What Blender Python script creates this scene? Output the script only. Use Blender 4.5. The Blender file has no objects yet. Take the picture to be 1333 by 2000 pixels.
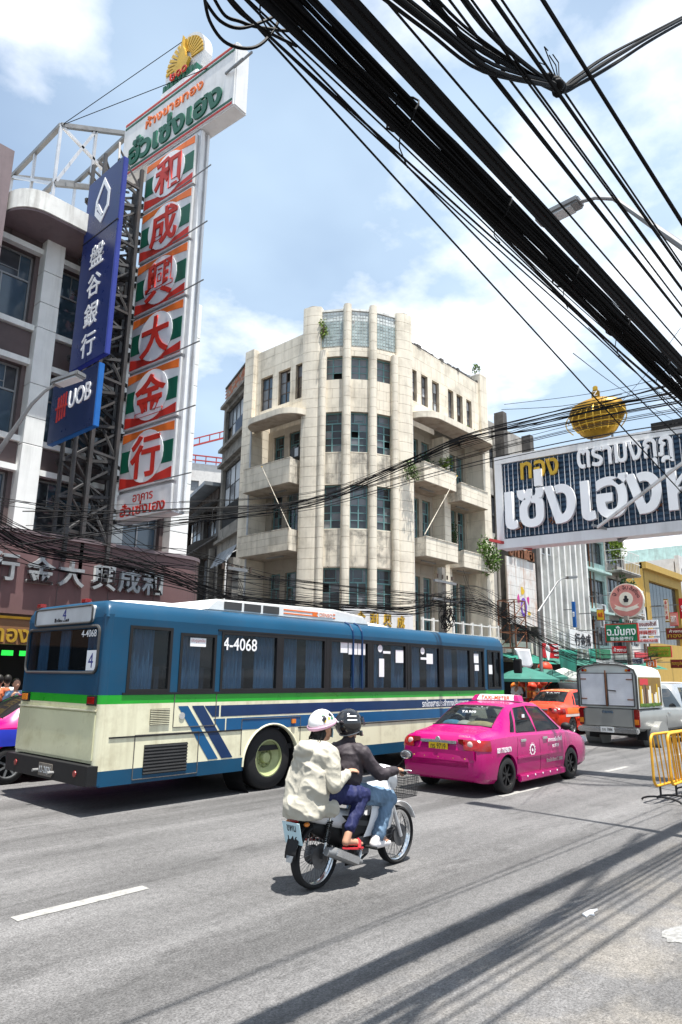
import bpy, bmesh, math, random
from mathutils import Matrix, Vector, noise as mnoise
random.seed(7)
SC = bpy.context.scene
COL = SC.collection
RAD = math.radians
# ------------------------------------------------------------------ camera
# world: +X along the road (away to the right), +Y across the road, Z up, metres
FPX, CX, CY, CAMH = 1353.0, 666.5, 1000.0, 1.85
def _ray(px, py):
    return Vector((px - CX, py - CY, FPX)).normalized()
_X = _ray(1913, 1336)
_Y = _ray(-900, 1300); _Y = (_Y - _X * _X.dot(_Y)).normalized()
_Z = -_X.cross(_Y)
if _Z.y > 0: _Z = -_Z
def wray(px, py):
    r = _ray(px, py)
    return Vector((_X.dot(r), _Y.dot(r), _Z.dot(r)))
def onY(px, py, y):
    d = wray(px, py); t = y / d.y
    return Vector((d.x * t, y, CAMH + d.z * t))
def onX(px, py, x):
    d = wray(px, py); t = x / d.x
    return Vector((x, d.y * t, CAMH + d.z * t))
def onZ(px, py, z=0.0):
    d = wray(px, py); t = (z - CAMH) / d.z
    return Vector((d.x * t, d.y * t, z))
cam = bpy.data.cameras.new('camera')
cam.sensor_fit = 'VERTICAL'; cam.sensor_height = 36.0
cam.lens = FPX / 2000.0 * 36.0
cam.clip_start = 0.05; cam.clip_end = 3000
camo = bpy.data.objects.new('camera', cam); COL.objects.link(camo)
right = Vector((_X.x, _Y.x, _Z.x)); down = Vector((_X.y, _Y.y, _Z.y)); fwd = Vector((_X.z, _Y.z, _Z.z))
m = Matrix.Identity(4)
for i in range(3):
    m[i][0] = right[i]; m[i][1] = -down[i]; m[i][2] = -fwd[i]
m[2][3] = CAMH
camo.matrix_world = m
SC.camera = camo
SC.render.resolution_x = 682; SC.render.resolution_y = 1024
# ------------------------------------------------------------------ light
SUNV = Vector((-0.035, -0.20, 1.0)).normalized()       # direction towards the sun: near the zenith
elev = math.asin(SUNV.z); azim = math.atan2(SUNV.x, SUNV.y)
W = bpy.data.worlds.new('World'); SC.world = W; W.use_nodes = True
nt = W.node_tree; nt.nodes.clear()
def N(t, **kw):
    n = nt.nodes.new(t)
    for k, v in kw.items(): setattr(n, k, v)
    return n
sky = N('ShaderNodeTexSky', sky_type='NISHITA', sun_disc=False, sun_elevation=elev, sun_rotation=azim)
sky.altitude = 0; sky.air_density = 1.0; sky.dust_density = 0.4; sky.ozone_density = 2.0
tc = N('ShaderNodeTexCoord'); sep = N('ShaderNodeSeparateXYZ')
nt.links.new(tc.outputs['Generated'], sep.inputs[0])
addz = N('ShaderNodeMath', operation='ADD'); addz.inputs[1].default_value = 0.12
nt.links.new(sep.outputs['Z'], addz.inputs[0])
dx = N('ShaderNodeMath', operation='DIVIDE'); dy = N('ShaderNodeMath', operation='DIVIDE')
for d_, ax in ((dx, 'X'), (dy, 'Y')):
    nt.links.new(sep.outputs[ax], d_.inputs[0]); nt.links.new(addz.outputs[0], d_.inputs[1])
cmb = N('ShaderNodeCombineXYZ'); nt.links.new(dx.outputs[0], cmb.inputs[0]); nt.links.new(dy.outputs[0], cmb.inputs[1])
mp = N('ShaderNodeMapping'); mp.inputs['Location'].default_value = (6.3, 1.9, 0.0)
nt.links.new(cmb.outputs[0], mp.inputs[0])
n1 = N('ShaderNodeTexNoise'); n1.inputs['Scale'].default_value = 1.5; n1.inputs['Detail'].default_value = 9; n1.inputs['Roughness'].default_value = 0.55
nt.links.new(mp.outputs[0], n1.inputs['Vector'])
cr = N('ShaderNodeValToRGB'); cr.color_ramp.elements[0].position = 0.50; cr.color_ramp.elements[1].position = 0.66
nt.links.new(n1.outputs[0], cr.inputs[0])
n2 = N('ShaderNodeTexNoise'); n2.inputs['Scale'].default_value = 0.7; n2.inputs['Detail'].default_value = 5
nt.links.new(mp.outputs[0], n2.inputs['Vector'])
cr2 = N('ShaderNodeValToRGB'); cr2.color_ramp.elements[0].position = 0.36; cr2.color_ramp.elements[1].position = 0.62
cr2.color_ramp.elements[0].color = (0.30, 0.30, 0.30, 1); cr2.color_ramp.elements[1].color = (0.92, 0.92, 0.92, 1)
nt.links.new(n2.outputs[0], cr2.inputs[0])
veil = N('ShaderNodeMixRGB'); veil.inputs[2].default_value = (4.5, 5.7, 6.9, 1)
nt.links.new(cr2.outputs[0], veil.inputs[0]); nt.links.new(sky.outputs[0], veil.inputs[1])
cl = N('ShaderNodeMixRGB'); cl.inputs[2].default_value = (9.5, 9.6, 9.8, 1)
nt.links.new(cr.outputs[0], cl.inputs[0]); nt.links.new(veil.outputs[0], cl.inputs[1])
bg = N('ShaderNodeBackground'); bg.inputs[1].default_value = 0.08
nt.links.new(cl.outputs[0], bg.inputs[0])
wo = N('ShaderNodeOutputWorld'); nt.links.new(bg.outputs[0], wo.inputs[0])
sun = bpy.data.lights.new('sun', 'SUN'); sun.energy = 5.0; sun.angle = RAD(0.53); sun.color = (1.0, 0.965, 0.90)
suno = bpy.data.objects.new('sun', sun); COL.objects.link(suno)
suno.rotation_euler = SUNV.to_track_quat('Z', 'Y').to_euler(); suno.location = (0, 0, 40)
vs = SC.view_settings
vs.view_transform = 'Standard'; vs.look = 'None'; vs.exposure = 1.1; vs.gamma = 1.0; vs.use_curve_mapping = False
SC.cycles.max_bounces = 6; SC.cycles.transparent_max_bounces = 12; SC.cycles.use_denoising = True
SC.cycles.caustics_reflective = False; SC.cycles.caustics_refractive = False
# ------------------------------------------------------------------ helpers
TMP = bpy.data.scenes.new('tmp')
def evaluated(o):
    """mesh of an object with its modifiers applied"""
    TMP.collection.objects.link(o)
    TMP.view_layers[0].update(); dg = TMP.view_layers[0].depsgraph
    me = bpy.data.meshes.new_from_object(o.evaluated_get(dg))
    TMP.collection.objects.unlink(o)
    return me
def V(*a): return Vector(a)
class MB:
    def __init__(s): s.v = []; s.f = []
    def add(s, vs_, fs):
        b = len(s.v); s.v += [tuple(p) for p in vs_]; s.f += [tuple(b + i for i in f) for f in fs]; return s
    def box(s, x0, x1, y0, y1, z0, z1):
        return s.add([(x0,y0,z0),(x1,y0,z0),(x1,y1,z0),(x0,y1,z0),(x0,y0,z1),(x1,y0,z1),(x1,y1,z1),(x0,y1,z1)],
                     [(0,3,2,1),(4,5,6,7),(0,1,5,4),(1,2,6,5),(2,3,7,6),(3,0,4,7)])
    def ob(s, c, u, v, w):
        """oriented box: centre and three half-axis vectors"""
        c, u, v, w = Vector(c), Vector(u), Vector(v), Vector(w)
        if u.cross(v).dot(w) < 0: w = -w
        P = [c-u-v-w, c+u-v-w, c+u+v-w, c-u+v-w, c-u-v+w, c+u-v+w, c+u+v+w, c-u+v+w]
        return s.add(P, [(0,3,2,1),(4,5,6,7),(0,1,5,4),(1,2,6,5),(2,3,7,6),(3,0,4,7)])
    def bar(s, p0, p1, w, h=None, up=(0,0,1)):
        p0, p1 = Vector(p0), Vector(p1); d = p1 - p0
        u = d.cross(Vector(up))
        if u.length < 1e-4: u = d.cross(Vector((1,0,0)))
        u.normalize(); v = u.cross(d).normalized(); h = h or w
        return s.ob((p0+p1)/2, d/2, u*w/2, v*h/2)
    def tube(s, pts, r, n=6, caps=True):
        pts = [Vector(p) for p in pts]; k = len(pts)
        rs = r if isinstance(r, (list, tuple)) else [r]*k
        t0 = (pts[1]-pts[0]).normalized()
        a = t0.cross(Vector((0,0,1)))
        if a.length < 1e-3: a = t0.cross(Vector((1,0,0)))
        a.normalize(); V_ = []; F = []
        for i, p in enumerate(pts):
            t = (pts[min(i+1,k-1)] - pts[max(i-1,0)])
            if t.length < 1e-6: t = t0.copy()
            t.normalize(); a = (a - t*a.dot(t))
            if a.length < 1e-4: a = t.cross(Vector((0,1,0)))
            a.normalize(); b = t.cross(a)
            for j in range(n):
                th = 2*math.pi*j/n
                V_.append(p + (a*math.cos(th) + b*math.sin(th))*rs[i])
        for i in range(k-1):
            for j in range(n):
                j2 = (j+1) % n
                F.append((i*n+j, i*n+j2, (i+1)*n+j2, (i+1)*n+j))
        if caps: F += [tuple(range(n-1,-1,-1)), tuple((k-1)*n+j for j in range(n))]
        return s.add(V_, F)
    def cyl(s, p0, p1, r0, r1=None, n=16): return s.tube([p0, p1], [r0, r0 if r1 is None else r1], n)
    def prism(s, poly, ext):
        """closed polygon of 3D points pushed along ext"""
        poly = [Vector(p) for p in poly]; ext = Vector(ext); n = len(poly)
        nrm = Vector((0,0,0))
        for i in range(n): nrm += poly[i].cross(poly[(i+1) % n])
        if nrm.dot(ext) > 0: poly = poly[::-1]
        F = [tuple(range(n)), tuple(range(2*n-1, n-1, -1))]
        for i in range(n):
            j = (i+1) % n; F.append((j, i, n+i, n+j))
        return s.add(poly + [p+ext for p in poly], F)
    def lathe(s, prof, c, ax, n=24, closed=False):
        """prof: (radius, offset along ax)"""
        c, ax = Vector(c), Vector(ax).normalized()
        a = ax.cross(Vector((0,0,1)))
        if a.length < 1e-3: a = ax.cross(Vector((1,0,0)))
        a.normalize(); b = ax.cross(a); V_ = []; F = []; k = len(prof)
        for r, h in prof:
            for j in range(n):
                th = 2*math.pi*j/n
                V_.append(c + ax*h + (a*math.cos(th)+b*math.sin(th))*r)
        for i in range(k if closed else k-1):
            i2 = (i+1) % k
            for j in range(n):
                j2 = (j+1) % n; F.append((i*n+j, i*n+j2, i2*n+j2, i2*n+j))
        return s.add(V_, F)
    def ell(s, c, r, n=12, m_=8, rot=None):
        c = Vector(c); r = r if hasattr(r, '__len__') else (r, r, r)
        V_ = [Vector((0,0,r[2]))]; F = []
        for i in range(1, m_):
            ph = math.pi*i/m_
            for j in range(n):
                th = 2*math.pi*j/n
                V_.append(Vector((r[0]*math.sin(ph)*math.cos(th), r[1]*math.sin(ph)*math.sin(th), r[2]*math.cos(ph))))
        V_.append(Vector((0,0,-r[2]))); L = len(V_)-1
        for j in range(n):
            j2 = (j+1) % n; F.append((0, 1+j, 1+j2)); F.append((L, 1+(m_-2)*n+j2, 1+(m_-2)*n+j))
            for i in range(m_-2):
                F.append((1+i*n+j, 1+(i+1)*n+j, 1+(i+1)*n+j2, 1+i*n+j2))
        if rot: V_ = [rot @ p for p in V_]
        return s.add([c+p for p in V_], F)
    def grid(s, fn, nu, nv):
        V_ = [fn(i/nu, j/nv) for i in range(nu+1) for j in range(nv+1)]
        F = [(i*(nv+1)+j, (i+1)*(nv+1)+j, (i+1)*(nv+1)+j+1, i*(nv+1)+j+1) for i in range(nu) for j in range(nv)]
        return s.add(V_, F)
    def split(s, name, mat, parent, nv=8, **kw):
        """one object for each run of nv vertices"""
        for b in range(0, len(s.v), nv):
            q = MB(); q.v = s.v[b:b+nv]; q.f = [tuple(i-b for i in f) for f in s.f if b <= f[0] < b+nv]; q.build(name, mat, parent, **kw)
    def mesh(s, name):
        me = bpy.data.meshes.new(name); me.from_pydata(s.v, [], s.f); me.validate(); me.update(); return me
    def build(s, name, mat, parent=None, smooth=False, bevel=0.0, label=None, cat=None, group=None, kind=None, fix=False, angle=40):
        me = s.mesh(name)
        if fix or bevel:
            bm = bmesh.new(); bm.from_mesh(me)
            if bevel:
                bmesh.ops.remove_doubles(bm, verts=bm.verts, dist=1e-5)
                bmesh.ops.bevel(bm, geom=[e for e in bm.edges if len(e.link_faces) == 2 and e.calc_face_angle(0) > 0.5], offset=bevel, segments=2, affect='EDGES', clamp_overlap=True)
            bmesh.ops.recalc_face_normals(bm, faces=bm.faces); bm.to_mesh(me); bm.free()
        return link(name, me, mat, parent, smooth, label, cat, group, kind, angle)
def link(name, me, mat, parent=None, smooth=False, label=None, cat=None, group=None, kind=None, angle=40):
    o = bpy.data.objects.new(name, me); COL.objects.link(o)
    if mat is not None and len(me.materials) == 0: me.materials.append(mat)
    if smooth:
        me.shade_smooth()
        if angle < 180: me.set_sharp_from_angle(angle=RAD(angle))
    attach(o, parent)
    tag(o, label, cat, group, kind)
    return o
def tag(o, label=None, cat=None, group=None, kind=None):
    for k, v in (('label', label), ('category', cat), ('group', group), ('kind', kind)):
        if v: o[k] = v
    return o
def attach(o, parent):
    if parent is None: return
    o.parent = parent
    if parent.get('_w') is not None and parent.type == 'EMPTY':       # its parts are given in world metres
        o.matrix_parent_inverse = Matrix.Translation(-Vector(parent.location))
def thing(name, label, cat, loc=(0,0,0), rz=0, group=None, local=False):
    o = bpy.data.objects.new(name, None); COL.objects.link(o)
    o.location = loc; o.rotation_euler = (0,0,rz); o.empty_display_size = 0.2
    if not local: o['_w'] = 1
    return tag(o, label, cat, group)
_unit = {}
def ubox(name, mat, parent, c, u, v=None, w=None, bev=0.0, **kw):
    """one piece sharing a unit-box mesh; c centre, u v w half axes (or u = full size tuple)"""
    c = Vector(c)
    if v is None: u, v, w = Vector((u[0]/2,0,0)), Vector((0,u[1]/2,0)), Vector((0,0,u[2]/2))
    u, v, w = Vector(u), Vector(v), Vector(w)
    if u.cross(v).dot(w) < 0: w = -w
    key = (mat.name, name, round(bev, 3))
    if key not in _unit:
        b = MB().box(-1,1,-1,1,-1,1); me = b.mesh(name)
        if bev:
            bm = bmesh.new(); bm.from_mesh(me); bmesh.ops.bevel(bm, geom=bm.edges[:], offset=bev, segments=1, affect='EDGES'); bm.to_mesh(me); bm.free()
        me.materials.append(mat); _unit[key] = me
    o = bpy.data.objects.new(name, _unit[key]); COL.objects.link(o)
    M = Matrix.Identity(4)
    for i in range(3): M[i][0] = u[i]; M[i][1] = v[i]; M[i][2] = w[i]; M[i][3] = c[i]
    attach(o, parent)
    o.matrix_basis = M
    return tag(o, **kw)
def copy_tree(o, parent=None):
    c = o.copy(); COL.objects.link(c)
    if parent: c.parent = parent
    for ch in list(o.children): copy_tree(ch, c)
    return c
_tx = {}
def text(name, body, mat, parent, org, xd, yd, w=None, h=None, size=1.0, ext=0.01, off=0.0, align='C', skew=0.0, **kw):
    """lettering as mesh: org = centre, xd/yd unit directions; fitted to width w and/or height h"""
    key = (body, round(off, 4))
    if key not in _tx:
        c = bpy.data.curves.new('lettering', 'FONT'); c.body = body; c.offset = off; c.extrude = 0.5; c.resolution_u = 3
        _tx[key] = evaluated(bpy.data.objects.new('lettering', c))
    me = _tx[key].copy(); me.name = name
    xs = [p.co.x for p in me.vertices]; ys = [p.co.y for p in me.vertices]
    if not xs: return None
    x0, x1, y0, y1 = min(xs), max(xs), min(ys), max(ys)
    sx = sy = size
    if w: sx = w/(x1-x0); sy = sx if not h else h/(y1-y0)
    elif h: sx = sy = h/(y1-y0)
    xd, yd, org = Vector(xd).normalized(), Vector(yd).normalized(), Vector(org); nd = xd.cross(yd)
    for p in me.vertices:
        a = (p.co.x-(x0+x1)/2)*sx; b = (p.co.y-(y0+y1)/2)*sy
        p.co = org + xd*(a + b*skew) + yd*b + nd*((p.co.z+0.5)*ext)
    me.materials.clear(); me.materials.append(mat)
    return link(name, me, mat, parent, **kw)
def blob(spec, voxel=0.012, smooth=6, name='body', fold=0.0, fscale=(8,8,3.5), hem=None):
    """union of capsules ('c',p0,p1,r0,r1) and ellipsoids ('e',c,r[,rot]) as one continuous skin"""
    b = MB()
    for q in spec:
        if q[0] == 'c':
            p0, p1, r0, r1 = Vector(q[1]), Vector(q[2]), q[3], q[4]
            b.tube([p0.lerp(p1, t) for t in (0,.25,.5,.75,1)], [r0+(r1-r0)*t for t in (0,.25,.5,.75,1)], 12)
            b.ell(p0, r0, 12, 8); b.ell(p1, r1, 12, 8)
        else: b.ell(q[1], q[2], 16, 10, q[3] if len(q) > 3 else None)
    o = bpy.data.objects.new(name, b.mesh(name))
    r = o.modifiers.new('r', 'REMESH'); r.mode = 'VOXEL'; r.voxel_size = voxel; r.use_smooth_shade = True
    s = o.modifiers.new('s', 'SMOOTH'); s.iterations = smooth; s.factor = 0.5
    me = evaluated(o); me.name = name; bpy.data.objects.remove(o)
    if fold:                                            # creases: ridged noise pushed along the normals
        fs = Vector(fscale); nn = [v.normal.copy() for v in me.vertices]
        for v, nv in zip(me.vertices, nn):
            q = Vector((v.co.x*fs.x + v.co.z*2.0, v.co.y*fs.y - v.co.z*1.5, v.co.z*fs.z)); a = (1-abs(mnoise.noise(q)))**3; c_ = (1-abs(mnoise.noise(q*2.3+Vector((5,3,1)))))**3
            v.co += nv*fold*(a + .5*c_ - .75)
            if hem is not None and v.co.z < hem: v.co.z = hem + .004*math.sin(v.co.x*40+v.co.y*31)
        me.update()
    return me
# ------------------------------------------------------------------ materials
def mat(name, col, rough=0.6, metal=0.0, var=0.12, scale=3.0, bump=0.0, bscale=40.0, spec=0.3, coat=0.0, dirt=0.0, dcol=(0.05,0.045,0.04), dscale=1.2, streak=0.0, emit=None, stretch=None):
    M = bpy.data.materials.new(name); M.use_nodes = True
    t = M.node_tree; L = t.links; b = t.nodes['Principled BSDF']
    b.inputs['Roughness'].default_value = rough; b.inputs['Metallic'].default_value = metal
    b.inputs['Specular IOR Level'].default_value = spec; b.inputs['Coat Weight'].default_value = coat
    b.inputs['Coat Roughness'].default_value = 0.08
    g = t.nodes.new('ShaderNodeNewGeometry')
    def noise(sc, det=5, st=None):
        n = t.nodes.new('ShaderNodeTexNoise'); n.inputs['Scale'].default_value = sc; n.inputs['Detail'].default_value = det
        if st:
            mm = t.nodes.new('ShaderNodeMapping'); mm.inputs['Scale'].default_value = st
            L.new(g.outputs['Position'], mm.inputs[0]); L.new(mm.outputs[0], n.inputs['Vector'])
        else: L.new(g.outputs['Position'], n.inputs['Vector'])
        return n
    cur = None
    rgb = t.nodes.new('ShaderNodeRGB'); rgb.outputs[0].default_value = (*col, 1); cur = rgb.outputs[0]
    if var:
        n = noise(scale, 6, stretch); r = t.nodes.new('ShaderNodeMapRange')
        r.inputs[1].default_value = 0.3; r.inputs[2].default_value = 0.7; r.inputs[3].default_value = 1-var; r.inputs[4].default_value = 1+var*0.6
        L.new(n.outputs[0], r.inputs[0])
        mx = t.nodes.new('ShaderNodeVectorMath'); mx.operation = 'SCALE'
        L.new(cur, mx.inputs[0]); L.new(r.outputs[0], mx.inputs['Scale']); cur = mx.outputs[0]
        rr = t.nodes.new('ShaderNodeMapRange'); rr.inputs[3].default_value = max(0.03, rough-0.1); rr.inputs[4].default_value = min(1, rough+0.1)
        L.new(n.outputs[0], rr.inputs[0]); L.new(rr.outputs[0], b.inputs['Roughness'])
    for amt, sc, st in ((dirt, dscale, None), (streak, 1.0, (3.5, 3.5, 0.28))):
        if not amt: continue
        n = noise(sc, 8, st); n.inputs['Roughness'].default_value = 0.65
        r = t.nodes.new('ShaderNodeMapRange'); r.inputs[1].default_value = 0.50; r.inputs[2].default_value = 0.72; r.inputs[3].default_value = 0; r.inputs[4].default_value = amt
        L.new(n.outputs[0], r.inputs[0])
        mx = t.nodes.new('ShaderNodeMixRGB'); mx.inputs[2].default_value = (*dcol, 1)
        L.new(r.outputs[0], mx.inputs[0]); L.new(cur, mx.inputs[1]); cur = mx.outputs[0]
    L.new(cur, b.inputs['Base Color'])
    if bump:
        n = noise(bscale, 4); bp = t.nodes.new('ShaderNodeBump'); bp.inputs['Strength'].default_value = bump; bp.inputs['Distance'].default_value = 0.02
        L.new(n.outputs[0], bp.inputs['Height']); L.new(bp.outputs[0], b.inputs['Normal'])
    if emit:
        b.inputs['Emission Color'].default_value = (*emit[:3], 1); b.inputs['Emission Strength'].default_value = emit[3]
    return M
def glass(name, tint, alpha, rough=0.04):
    """tinted pane: see-through with a mirror-like skin"""
    M = bpy.data.materials.new(name); M.use_nodes = True; t = M.node_tree; L = t.links
    t.nodes.remove(t.nodes['Principled BSDF']); out = t.nodes['Material Output']
    tr = t.nodes.new('ShaderNodeBsdfTransparent'); tr.inputs[0].default_value = (*tint, 1)
    df = t.nodes.new('ShaderNodeBsdfPrincipled'); df.inputs['Base Color'].default_value = (0.02,0.024,0.028,1); df.inputs['Roughness'].default_value = rough; df.inputs['Specular IOR Level'].default_value = 0.9
    mx = t.nodes.new('ShaderNodeMixShader'); mx.inputs[0].default_value = alpha
    L.new(tr.outputs[0], mx.inputs[1]); L.new(df.outputs[0], mx.inputs[2]); L.new(mx.outputs[0], out.inputs[0])
    return M
M = {}
def dm(k, *a, **kw): M[k] = mat(k, *a, **kw)
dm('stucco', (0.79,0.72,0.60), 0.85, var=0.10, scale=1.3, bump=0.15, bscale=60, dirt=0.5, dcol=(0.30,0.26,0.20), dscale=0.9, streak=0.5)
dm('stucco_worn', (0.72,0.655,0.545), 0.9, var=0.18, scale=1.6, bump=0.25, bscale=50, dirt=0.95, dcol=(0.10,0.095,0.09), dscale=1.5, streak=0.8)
dm('stucco_shaded', (0.43,0.385,0.32), 0.9, var=0.12, scale=1.2, bump=0.15, bscale=60, dirt=0.4, dcol=(0.24,0.2,0.15), streak=0.3)  # canopy shade put into the colour: darker base than the sunlit stucco
dm('joint', (0.40,0.35,0.28), 0.95, var=0.3)
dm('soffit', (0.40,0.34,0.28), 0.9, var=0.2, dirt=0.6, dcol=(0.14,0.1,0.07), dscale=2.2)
dm('old_concrete', (0.27,0.25,0.22), 0.92, var=0.2, bump=0.3, bscale=30, dirt=0.8, dcol=(0.06,0.055,0.05), dscale=1.3, streak=0.7)
dm('dark_concrete', (0.12,0.112,0.105), 0.92, var=0.25, bump=0.3, bscale=25, dirt=0.7, dcol=(0.03,0.03,0.03), streak=0.5)
dm('grey_wall', (0.42,0.40,0.37), 0.9, var=0.15, dirt=0.7, dcol=(0.13,0.12,0.11), streak=0.6)
dm('brick', (0.40,0.15,0.085), 0.9, var=0.3, scale=9, dirt=0.5, dcol=(0.12,0.08,0.07), dscale=4)
dm('mortar', (0.30,0.26,0.22), 0.95)
dm('white_panel', (0.84,0.85,0.83), 0.45, var=0.05, dirt=0.10, dcol=(0.35,0.36,0.34), streak=0.35)
dm('brown_panel', (0.115,0.085,0.085), 0.4, var=0.12, dirt=0.2, streak=0.2)
dm('mauve', (0.16,0.092,0.092), 0.5, var=0.12, scale=0.8, dirt=0.3, dcol=(0.1,0.07,0.07), streak=0.35)  # fascia base darkened to carry the shadow of the sign steelwork
dm('mauve_light', (0.19,0.145,0.155), 0.6, var=0.1, streak=0.3)
dm('white_paint', (0.76,0.76,0.73), 0.6, var=0.08, dirt=0.4, dcol=(0.22,0.2,0.18), streak=0.65)
dm('white_sign', (0.74,0.745,0.75), 0.4, var=0.05, dirt=0.25, dcol=(0.40,0.38,0.36), streak=0.3)
dm('steel', (0.24,0.245,0.25), 0.5, metal=0.5, var=0.15, dirt=0.5, dcol=(0.13,0.10,0.08), dscale=2.5)
dm('steel_bright', (0.62,0.63,0.65), 0.35, metal=0.6, var=0.1, dirt=0.25, dcol=(0.25,0.22,0.2))
dm('rust', (0.20,0.085,0.045), 0.9, var=0.35, scale=6, dirt=0.4)
dm('sign_red', (0.55,0.035,0.025), 0.4, var=0.12, scale=2); dm('sign_orange', (0.78,0.17,0.03), 0.4, var=0.1, scale=2)
dm('sign_green', (0.012,0.17,0.075), 0.4, var=0.12); dm('deep_green', (0.006,0.10,0.06), 0.4, var=0.1)
dm('navy', (0.018,0.032,0.13), 0.3, var=0.08); dm('navy_side', (0.03,0.045,0.25), 0.35, var=0.08)
dm('uob_front', (0.014,0.028,0.085), 0.3, var=0.1); dm('uob_side', (0.012,0.11,0.37), 0.35, var=0.08)
dm('letter_white', (0.82,0.83,0.85), 0.4, var=0.04); dm('letter_red', (0.50,0.03,0.02), 0.4, var=0.1)
dm('letter_grey', (0.36,0.38,0.39), 0.4, metal=0.4, var=0.2, scale=5, dirt=0.3); dm('bank_red', (0.42,0.035,0.03), 0.4)
dm('gold', (0.62,0.38,0.05), 0.35, metal=0.55, var=0.2, scale=5); dm('gold_dark', (0.30,0.165,0.015), 0.4, metal=0.5, var=0.25, scale=6)
dm('frame_teal', (0.17,0.33,0.34), 0.6, var=0.25, scale=5, dirt=0.4, dcol=(0.1,0.11,0.11), dscale=5)
dm('frame_dark', (0.055,0.055,0.055), 0.5, var=0.2); dm('frame_wood', (0.11,0.085,0.075), 0.7, var=0.25, dirt=0.3)
dm('frame_alu', (0.33,0.33,0.33), 0.4, metal=0.5)
dm('pane_dark', (0.045,0.05,0.058), 0.10, var=0.5, scale=1.1, spec=0.7); dm('pane_grey', (0.17,0.18,0.195), 0.25, var=0.3, scale=1.5, spec=0.7)
dm('pane_pale', (0.50,0.52,0.54), 0.4, var=0.2, scale=2); dm('pane_blue', (0.05,0.085,0.12), 0.06, var=0.3, scale=0.8, spec=0.9)
dm('glass_block', (0.40,0.47,0.46), 0.18, var=0.35, scale=4.5, spec=0.8); dm('glass_block_white', (0.66,0.70,0.69), 0.3, var=0.2, scale=4)
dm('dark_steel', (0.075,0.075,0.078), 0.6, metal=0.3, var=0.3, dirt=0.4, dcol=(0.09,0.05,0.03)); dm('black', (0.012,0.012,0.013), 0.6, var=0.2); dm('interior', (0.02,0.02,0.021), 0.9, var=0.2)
dm('cable', (0.007,0.007,0.008), 0.7, var=0.3, spec=0.12); dm('rubber', (0.016,0.016,0.017), 0.8, var=0.2, scale=15)
dm('bus_blue', (0.003,0.056,0.120), 0.40, var=0.2, scale=0.9, spec=0.3, coat=0.05, dirt=0.45, dcol=(0.02,0.05,0.09), dscale=1.6, streak=0.2)
dm('bus_navy', (0.006,0.030,0.10), 0.35, var=0.14, coat=0.05, dirt=0.15, dcol=(0.05,0.06,0.09)); dm('bus_mid', (0.008,0.085,0.21), 0.35, var=0.1, coat=0.05)
dm('bus_green', (0.012,0.33,0.022), 0.3, var=0.12, coat=0.4)
dm('bus_cream', (0.74,0.71,0.52), 0.35, var=0.06, scale=1.1, coat=0.3, dirt=0.5, dcol=(0.34,0.29,0.18), dscale=1.8, streak=0.5)
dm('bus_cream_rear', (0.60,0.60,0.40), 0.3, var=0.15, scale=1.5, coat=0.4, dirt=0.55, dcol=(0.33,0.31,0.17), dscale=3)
dm('bus_roof', (0.74,0.75,0.74), 0.45, var=0.06, dirt=0.35, dcol=(0.36,0.36,0.35), dscale=2)
dm('curtain', (0.20,0.44,0.68), 0.85, var=0.35, scale=7, stretch=(14,14,0.5))
M['bus_glass'] = glass('bus_glass', (0.70,0.74,0.78), 0.25); M['car_glass'] = glass('car_glass', (0.62,0.67,0.68), 0.34); M['car_glass_dark'] = glass('car_glass_dark', (0.14,0.15,0.15), 0.6)
dm('pink', (0.40,0.0015,0.13), 0.25, var=0.05, coat=0.35, spec=0.35); dm('taxi_red', (0.80,0.055,0.02), 0.25, var=0.05, coat=0.3); dm('taxi_orange', (0.90,0.20,0.03), 0.25, var=0.05, coat=0.7)
dm('taxi_blue', (0.03,0.05,0.45), 0.25, coat=0.7); dm('pale_paint', (0.80,0.68,0.66), 0.3, coat=0.5)
dm('silver', (0.30,0.30,0.285), 0.4, metal=0.35, var=0.06, coat=0.5, dirt=0.15, dcol=(0.25,0.23,0.2)); dm('suv_silver', (0.42,0.43,0.44), 0.28, metal=0.5, var=0.05, coat=0.6)
dm('dark_car', (0.05,0.055,0.06), 0.25, metal=0.4, coat=0.7); dm('canopy_white', (0.60,0.63,0.60), 0.45, var=0.08, dirt=0.3, dcol=(0.3,0.3,0.28)); dm('roller', (0.74,0.75,0.79), 0.4, metal=0.0, var=0.1, dirt=0.25, dcol=(0.3,0.3,0.3))
dm('chrome', (0.72,0.73,0.74), 0.15, metal=0.9, var=0.05); dm('rim', (0.30,0.31,0.32), 0.35, metal=0.7, var=0.1); dm('rim_black', (0.02,0.02,0.021), 0.3, metal=0.3); dm('rim_olive', (0.36,0.40,0.20), 0.5, var=0.2, dirt=0.4, dscale=5)
dm('lamp_red', (0.24,0.004,0.004), 0.15, var=0.3, scale=14, spec=0.5, coat=0.3); dm('lamp_clear', (0.62,0.45,0.42), 0.15, coat=0.8); dm('lamp_amber', (0.65,0.20,0.02), 0.2, coat=0.6)
dm('plate_yellow', (0.75,0.48,0.02), 0.4); dm('plate_white', (0.72,0.73,0.72), 0.4); dm('plate_blue', (0.50,0.68,0.74), 0.35); dm('plate_dirty', (0.17,0.15,0.13), 0.7, var=0.3, scale=12)
dm('ink', (0.02,0.02,0.025), 0.5, var=0.1); dm('ink_blue', (0.03,0.04,0.22), 0.5)
dm('cushion_a', (0.10,0.33,0.52), 0.8, var=0.4, scale=12); dm('cushion_b', (0.70,0.55,0.28), 0.8, var=0.3, scale=12)
dm('skin', (0.46,0.25,0.165), 0.55, var=0.08, scale=9); dm('hair', (0.012,0.010,0.009), 0.5, var=0.2, scale=60, stretch=(40,40,4)); dm('mask_blue', (0.40,0.62,0.72), 0.7)
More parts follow.
